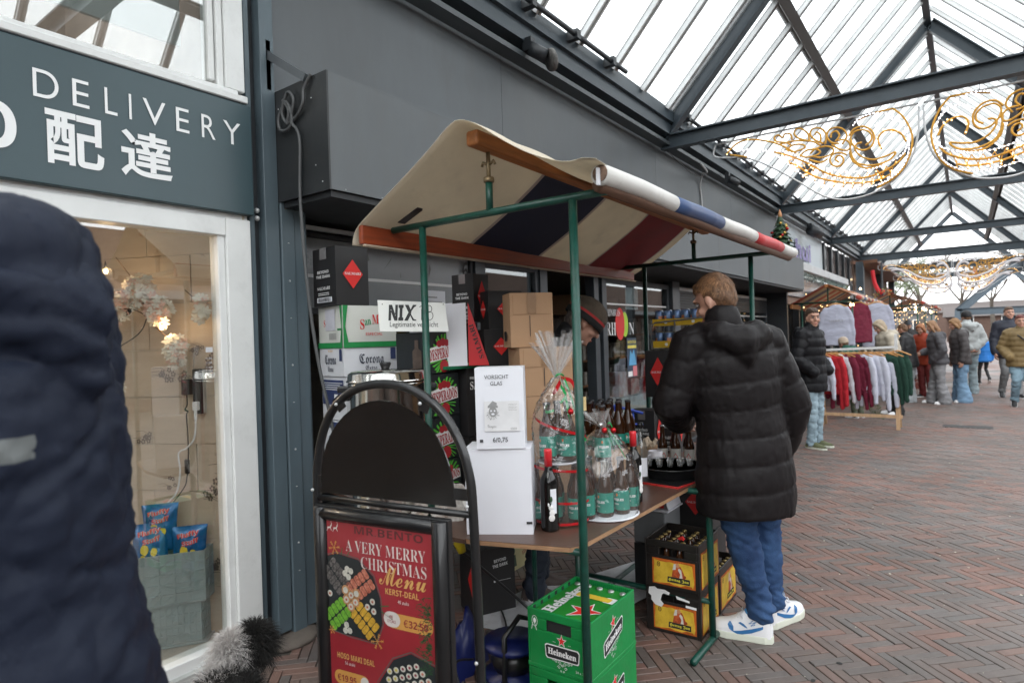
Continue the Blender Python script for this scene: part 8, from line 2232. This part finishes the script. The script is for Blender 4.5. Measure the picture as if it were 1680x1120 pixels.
def sweater_mesh(m,seed,W2=.27,L2=.62,vox=.016,th_=.032,arms_out=.20,sl=.74):
 mb=MB()
 mb.tube([(0,0,.015),(0,0,-.005),(0,0,-.05),(0,0,-.16),(0,0,-L2*.6),(0,0,-L2)],[(.07,.022),(W2*.42,th_*.8),(W2*.78,th_),(W2*.84,th_*1.1),(W2*1.0,th_*1.1),(W2*1.1,th_)],26,ref=(0,-1,0))
 for q in(-1,1):mb.limb([(q*W2*.68,0,-.055),(q*W2*.92,.01,-.20),(q*W2*1.06,.02,-.45),(q*W2*1.10,.02,-sl)],[(.045,.03),(.055,.035),(.045,.032),(.030,.026)],12,ref=(0,-1,0))
 me=skin(mb,vox,2);cloth(me,[((0,0,-L2),(0,0,0),.2,0)],0,1,.010,seed,5);me.materials.append(m);return me
HANG=mat('hanger_wood',(.55,.28,.10),.5,var=.2)
def garment(label,loc,rz,m,seed,group='sweaters hanging on the pine rail',**k):
 t=thing('sweater',label,'sweater',loc,R(rz),group)
 meshobj('cloth',sweater_mesh(m,seed,**k),t)
 mb=MB();mb.limb([(-.19,0,-.025),(-.06,0,.025),(0,0,.035),(.06,0,.025),(.19,0,-.025)],[.010,.013,.014,.013,.010],8);mb.build('hanger',HANG,t)
 mb=MB();mb.tube(spline([(0,0,.03),(0,0,.065),(.018,0,.085),(.0,0,.105),(-.016,0,.09)],3),.003,6);mb.build('hook',ALU,t)
 return t
C={'lilac white':mat('knit_lilac_white',(.52,.53,.62),.9,var=.06,bump=.3,bs=150),'red':mat('knit_red_bright',(.42,.012,.022),.9,var=.1,bump=.3,bs=150),'white':mat('knit_white',(.62,.62,.68),.9,var=.05,bump=.3,bs=150),'burgundy':mat('knit_burgundy',(.14,.008,.028),.9,var=.1,bump=.3,bs=150),'dark green':mat('knit_green',(.008,.040,.026),.9,var=.1,bump=.3,bs=150)}
seq=['lilac white','red','red','white','burgundy','burgundy','burgundy','lilac white','lilac white','lilac white','lilac white','dark green','dark green']
cnt={}
words=['first','second','third','fourth','fifth','sixth']
for i,c in enumerate(seq):
 y=1.90-i*.080
 grp=(c,'l' if i<6 else 'r');cnt[grp]=cnt.get(grp,0)+1
 side_='left half' if i<6 else 'right half'
 garment(f'{words[cnt[grp] - 1]} {c} sweater from the left in the {side_} of the pine rail',(RX,y,1.135-.0),62+(i*13)%22,C[c],i,vox=.018,W2=.22,L2=.56+.03*(i%3),sl=.68+.05*(i*7%4))
garment('dark green sweater facing outward at the right end of the pine rail',(RX-.02,.845,1.155),66,C['dark green'],40,vox=.016,W2=.17,L2=.50,sl=.6)
gh=garment('large pale grey sweatshirt hung flat from the front of the second stall',(12.9,1.95,1.98),-78,mat('knit_grey_lilac',(.40,.41,.50),.9,var=.06,bump=.3,bs=150),50,'sweaters hung from the second stall',W2=.25,L2=.74)
mb=MB();put_text(mb,'MERRY',-.12,-.30,.24,.035,(0,-.062,0),(1,0,0),(0,0,1));mb.build('lettering',MATS['grey_ink'],gh)
garment('burgundy sweater hung at an angle inside the second stall',(13.6,1.66,2.02),-40,C['burgundy'],51,'sweaters hung from the second stall',W2=.25,L2=.75)
garment('dark plum sweater in the shade behind the burgundy one',(13.9,1.80,2.0),-30,mat('knit_plum',(.045,.006,.016),.9),52,'sweaters hung from the second stall',W2=.25,L2=.75)
garment('pale lilac sweatshirt hung at the far front of the second stall',(14.2,1.42,2.02),-70,MATS['knit_grey_lilac'],53,'sweaters hung from the second stall',W2=.26,L2=.85)
#the other stalls
STR=[mat('stripe_cream',(.55,.47,.36),.7),mat('stripe_red',(.42,.07,.05),.7),mat('stripe_blue',(.09,.11,.24),.7)]
def farstall(label,x0,x1,yr,yf,yb,order,zr=2.42):
 t=thing('market_stall',label,'market stall',((x0+x1)/2,yr,0),0,'market stalls with striped canvas down the street')
 mb=MB();x=x0;k=0;step=.30
 P=[(yb,2.0),(yb-.02,2.06),(yr,zr),(yf+.02,2.16),(yf,2.08)]
 while x<x1-.01:
  mb.cur=order[k%len(order)];k+=1;xe=min(x1,x+step)
  mb.add([(a,y,z-.05*math.sin(math.pi*(a-x0)/(x1-x0)))for a in(x,xe)for y,z in P],[(i,i+1,5+i+1,5+i)for i in range(4)]);x=xe
 mb.build('canvas',STR,t,world=True)
 mb=MB();x=x0;k=0
 while x<x1-.01:
  mb.cur=order[k%len(order)];k+=1;xe=min(x1,x+step);mb.tube([(x,yf,2.13),(xe,yf,2.13)],.042,10);x=xe
 mb.build('front_roll',STR,t,world=True)
 for X in(x0+.15,x1-.3):
  for y in(yf+.12,yb-.2):
   mb=MB();mb.tube([(X,y,0),(X,y,2.07)],.017,8);mb.build('post',GREEN_T,t,world=True)
  mb=MB();mb.tube([(X,yf,2.07),(X,yb,2.07)],.017,8);mb.tube([(X,yr,2.07),(X,yr,zr-.05)],.015,8);mb.build('cross_bar',GREEN_T,t,world=True)
 mb=MB();mb.bar((x0,yr,zr-.04),(x1,yr,zr-.04),.06,.06);mb.bar((x0,yb-.03,2.02),(x1,yb-.03,2.02),.03,.09);mb.build('beam',WOOD_O,t,world=True)
 mb=MB();mb.box(x0+.1,x1-.2,yf+.1,yb-.2,.80,.82);mb.build('table_top',PLY,t,world=True)
 return t
farstall('second market stall with sweaters and warm bulbs under its striped canvas',13.2,17.2,2.15,1.62,2.82,(1,0,2,0,1,0))
farstall('third market stall with a peaked striped canvas behind the people',18.3,22.3,1.55,.85,2.3,(1,0,2,0))
farstall('farthest market stall with red striped canvas beneath the distant ornament',23.4,27.4,1.45,.75,2.2,(1,0))
B_=[(13.4,1.75,2.0),(14.6,1.75,2.02),(15.2,2.3,2.0),(15.9,1.7,2.03),(16.8,1.75,2.0),(14.3,2.0,1.86),(18.6,1.0,2.02),(19.5,1.3,2.0),(20.6,.95,2.03),(21.8,.95,2.02),(19.0,1.7,1.95),(22.2,1.2,1.98),(24.0,.9,2.02),(25.5,.95,2.0),(23.7,2.9,3.2),(25.0,2.9,3.25),(23.5,2.8,2.85)]
desc=['nearest warm bulb at the left corner of the second stall','warm bulb over the burgundy sweater','warm bulb deep inside the second stall','warm bulb in the middle of the second stall front','warm bulb at the right corner of the second stall','low warm bulb beside the grey sweatshirt','warm bulb at the left corner of the third stall','warm bulb inside the third stall','warm bulb in the middle of the third stall front','warm bulb at the right corner of the third stall','low warm bulb at the back of the third stall','warm bulb at the far back of the third stall','warm bulb on the farthest stall, left','warm bulb on the farthest stall, right','warm bulb high on the timber building, left','warm bulb high on the timber building, right','warm bulb beside the dark street column']
for(x,y,z),d in zip(B_,desc):bulb(x,y,z,.035,d)
rg=random.Random(21);mb=MB()
for(x0,x1,y0,y1)in((13.4,16.9,1.75,2.6),(18.5,22,.97,2.05),(23.6,27,.87,1.9)):
 for k in range(70):
  x=rg.uniform(x0,x1);y=rg.uniform(y0,y1);w=rg.uniform(.04,.12);h=rg.uniform(.05,.32)
  if rg.random()<.5:mb.lathe([(w*.6,0),(w*.6,h*.7),(w*.2,h),(0,h)],8,(x,y,.82))
  else:mb.box(x,x+w,y,y+w,.82,.82+h)
mb.build('stall_goods',mat('stall_goods',(.25,.08,.04),.6,var=.7,vs=2,col2=(.45,.40,.25),island=.7),None,kind='stuff',label='small assorted goods crowding the far stall tables')
rg=random.Random(5);mb=MB()
for(x0,x1,y0,y1)in((13.3,17,1.7,2.7),(18.4,22.2,.95,2.2),(23.5,27.3,.8,2.1)):
 for k in range(80):mb.ell((rg.uniform(x0,x1),rg.uniform(y0,y1),rg.choice((1.98,1.7,1.3,2.0))+rg.gauss(0,.12)),(.011,.011,.011),5,3)
mb.build('fairy_lights',LED_A,None,kind='stuff',label='tiny amber fairy lights strung under the far stall canvases')
t=thing('goods_shelf','wooden shelf of red goods under the second stall behind the boy','shelf',(18.4,1.1,0));mb=MB()
for z in(.2,.8):mb.box(18.3,18.36,.9,2.1,z,z+.03)
mb.box(18.3,18.7,.9,2.1,0,.15);mb.build('shelf',mat('red_brown_board',(.16,.04,.03),.7),t,world=True)
mb=MB()
for k in range(5):mb.box(18.28,18.30,1.0+k*.22,1.15+k*.22,.35,.72)
mb.build('hanging_cards',mat('card_pale',(.5,.48,.55),.6,island=.4),t,world=True)
t=thing('garland_post','red garland and wreath wound on the pole at the edge of the far stalls','garland',(22.6,2.1,0));mb=MB()
mb.tube(spline([(22.6,2.35,3.35),(22.6,2.32,3.1),(22.6,2.28,2.9),(22.6,2.2,2.72),(22.6,2.10,2.6)],6),.06,8);mb.build('red_garland',mat('red_tinsel',(.6,.01,.02),.5,bump=.8,bs=60),t,world=True)
mb=MB();rg=random.Random(1)
for k in range(260):
 a=rg.uniform(0,6.28);r_=.22+rg.gauss(0,.05);c_v=Vector((22.55+rg.uniform(-.05,.05),2.05+r_*math.cos(a),2.5+r_*.8*math.sin(a)));mb.cur=rg.choice((0,0,1,2));s_=.05
 mb.add([c_v,c_v+Vector((rg.uniform(-1,1),rg.uniform(-1,1),rg.uniform(-1,1)))*s_,c_v+Vector((rg.uniform(-1,1),rg.uniform(-1,1),rg.uniform(-1,1)))*s_],[(0,1,2)])
mb.build('wreath',[mat('wreath_gold',(.45,.32,.12),.6),mat('wreath_green',(.06,.12,.04),.7),INKR],t,world=True)
mb=MB();mb.tube([(22.65,2.1,0),(22.65,2.1,3.6)],.03,8);mb.build('pole',DARK,t,world=True)
t=thing('cut_fir_branches','cut fir branches leaning behind the clothes rail','branches',(11.6,1.25,0));mb=MB();rg=random.Random(6)
for b in range(3):
 p0=Vector((11.6,1.12+b*.07,.05));p1=p0+Vector((.1,.16-b*.03,.45))
 for k in range(170):
  q=p0.lerp(p1,rg.random());d=Vector((rg.uniform(-1,1),rg.uniform(-1,1),rg.uniform(-.1,1))).normalized()*.06;mb.add([q,q+d,q+d*.8+Vector((.004,.006,0))],[(0,1,2)])
mb.build('needles',mat('fresh_fir',(.05,.14,.03),.6),t,kind='stuff',world=True)
#beyond the arcade
t=thing('far_arcade_frame','pale blue grey open steel gable frames standing beyond the end of the arcade','steel frame',(46,-3,0))
BG_=mat('pale_steel',(.055,.078,.098),.5)
for X in(44,49,54):
 mb=MB();yc=-2.6;hw_=3.0;zb,zt_=2.35,5.1
 ibeam(mb,(X,yc-hw_,zb),(X,yc+hw_,zb),.2,.26);ibeam(mb,(X,yc-hw_,zb),(X,yc,zt_),.2,.3,up=(0,-.7,.7));ibeam(mb,(X,yc+hw_,zb),(X,yc,zt_),.2,.3,up=(0,.7,.7));mb.build('gable_frame',BG_,t,world=True)
 for y in(yc-hw_,yc+hw_):
  m2=MB();m2.box(X-.12,X+.12,y-.12,y+.12,0,zb);m2.build('column',BG_,t,world=True)
mb=MB();
for y in(-5.6,.4):mb.box(44,54,y-.1,y+.1,2.3,2.5)
mb.build('side_beam',BG_,t,world=True)
def house(label,x0,x1,y0,y1,h,wm,rh,rm,nwin,seed):
 t=thing('house',label,'building',((x0+x1)/2,(y0+y1)/2,0))
 mb=MB();mb.box(x0,x1,y0,y1,0,h);mb.build('wall',wm,t,world=True)
 mb=MB();xm=(x0+x1)/2;mb.add([(x0-.3,y0-.3,h),(x0-.3,y1+.3,h),(x1+.3,y1+.3,h),(x1+.3,y0-.3,h),(xm,y0-.3,h+rh),(xm,y1+.3,h+rh)],[(0,4,5,1),(3,2,5,4),(0,3,4),(1,5,2)]);mb.build('roof',rm,t,world=True)
 for k in range(nwin):
  for z in((1.0,2.3),(3.6,4.8)):
   if z[1]>h:continue
   yy=y0+(k+.5)*(y1-y0)/nwin
   mb=MB();mb.box(x0-.04,x0+.02,yy-.55,yy+.55,z[0],z[1]);f_=mb.build('window',WHITEP,t,world=True)
   mb=MB();mb.box(x0-.05,x0-.042,yy-.48,yy+.48,z[0]+.07,z[1]-.07);mb.build('pane',MATS['dark_window'],f_,world=True)
BRK=mat('far_brick',(.10,.062,.048),.85,var=.2);RFT=mat('far_roof_tiles',(.055,.042,.038),.8,var=.2);GRB=mat('far_grey_wall',(.14,.14,.14),.8)
house('low brown brick building far beyond the arcade on the right',72,84,-14,1.5,2.3,BRK,1.1,RFT,5,1)
house('grey flat fronted building far beyond the arcade behind the stalls',85,96,3,17,3.0,GRB,.9,RFT,5,2)
house('distant brick row closing the view behind the stalls',66,76,6,24,2.9,BRK,1.4,RFT,6,3)
house('long pale brick building closing the far end of the street behind the trees',100,110,-30,60,3.2,BRK,1.4,RFT,12,5)
house('distant grey house at the right edge beyond the steel frames',88,97,-34,-18,3.2,GRB,1.4,RFT,5,4)
BARK=mat('bark',(.10,.085,.07),.9,var=.3);TW=mat('bare_twigs',(.15,.13,.11),.9,var=.2)
def bare_tree(label,loc,h,seed,leaf=False):
 rg=random.Random(seed);t=thing('bare_tree',label,'tree',loc)
 tr=MB();br=MB()
 tr.tube([(0,0,0),(.05,.03,h*.2),(0,.1,h*.38)],[.20*h/9,.16*h/9,.12*h/9],8)
 def grow(p,d,l,r_,lev):
  q=p+d*l;mid=p+d*l*.5+Vector((rg.uniform(-1,1),rg.uniform(-1,1),0))*l*.06
  (tr if lev<2 else br).tube([p,mid,q],[r_,r_*.85,r_*.6],6 if lev<2 else 3,cap=False)
  if lev>=5:return
  for k in range(3 if lev<4 else 6):
   nd=(d+Vector((rg.gauss(0,.55),rg.gauss(0,.55),rg.gauss(.08,.35)))).normalized();grow(p+d*l*rg.uniform(.55,1),nd,l*rg.uniform(.6,.8),max(.014,r_*.58),lev+1)
 for k in range(4):
  a=k*1.57+rg.uniform(-.4,.4);grow(Vector((0,.1,h*rg.uniform(.28,.38))),Vector((math.cos(a)*.5,math.sin(a)*.5,.8)).normalized(),h*.2,.085*h/9,1)
 tr.build('trunk',BARK,t);br.build('crown',mat('green_twigs',(.13,.16,.09),.9,var=.3)if leaf else TW,t,kind='stuff')
for i,(x,y,h,lb)in enumerate(((58,4.6,9,'bare winter tree just behind the far stalls, greenish twigs'),(60,9.5,11,'bare winter tree left of the gable opening'),(63,3.0,11,'bare winter tree in the middle of the gable opening'),(60,-4,12,'bare winter tree behind the steel gable frames'),(57,8,12,'tall bare winter tree far behind the timber building'),(62,-12,12,'bare winter tree at the right edge far off'),(50,3.3,8,'low bushy winter tree above the far stall canvas'),(54,6.3,9,'winter tree rising behind the red garland pole'),(66,.2,10,'farthest bare tree beneath the ridge of the gable opening'),(70,6,11,'broad bare tree far behind the third stall'),(64,-1.8,9,'slender bare tree between the gable and the steel frames'))):bare_tree(lb,(x,y,0),h,i+3,i in(0,6,7))
for o_ in[o for o in bpy.data.objects if o.name.startswith('light_hose')and o.parent and WM[o.parent.name].translation.x>20]:
 o_.scale=(1,1,1);q=o_.modifiers.new('thick','DISPLACE');q.strength=.028;q.mid_level=0
t=thing('pendant_star','small red paper lantern hanging from a far tie beam','lantern',(29,-.3,3.4));mb=MB();mb.lathe([(.0,.36),(.05,.2),(.14,.0),(0,0)],6);mb.tube([(0,0,.34),(0,0,.46)],.005,4);mb.build('lantern',mat('faded_red',(.5,.16,.12),.6),t)
bpy.data.scenes.remove(TMP)
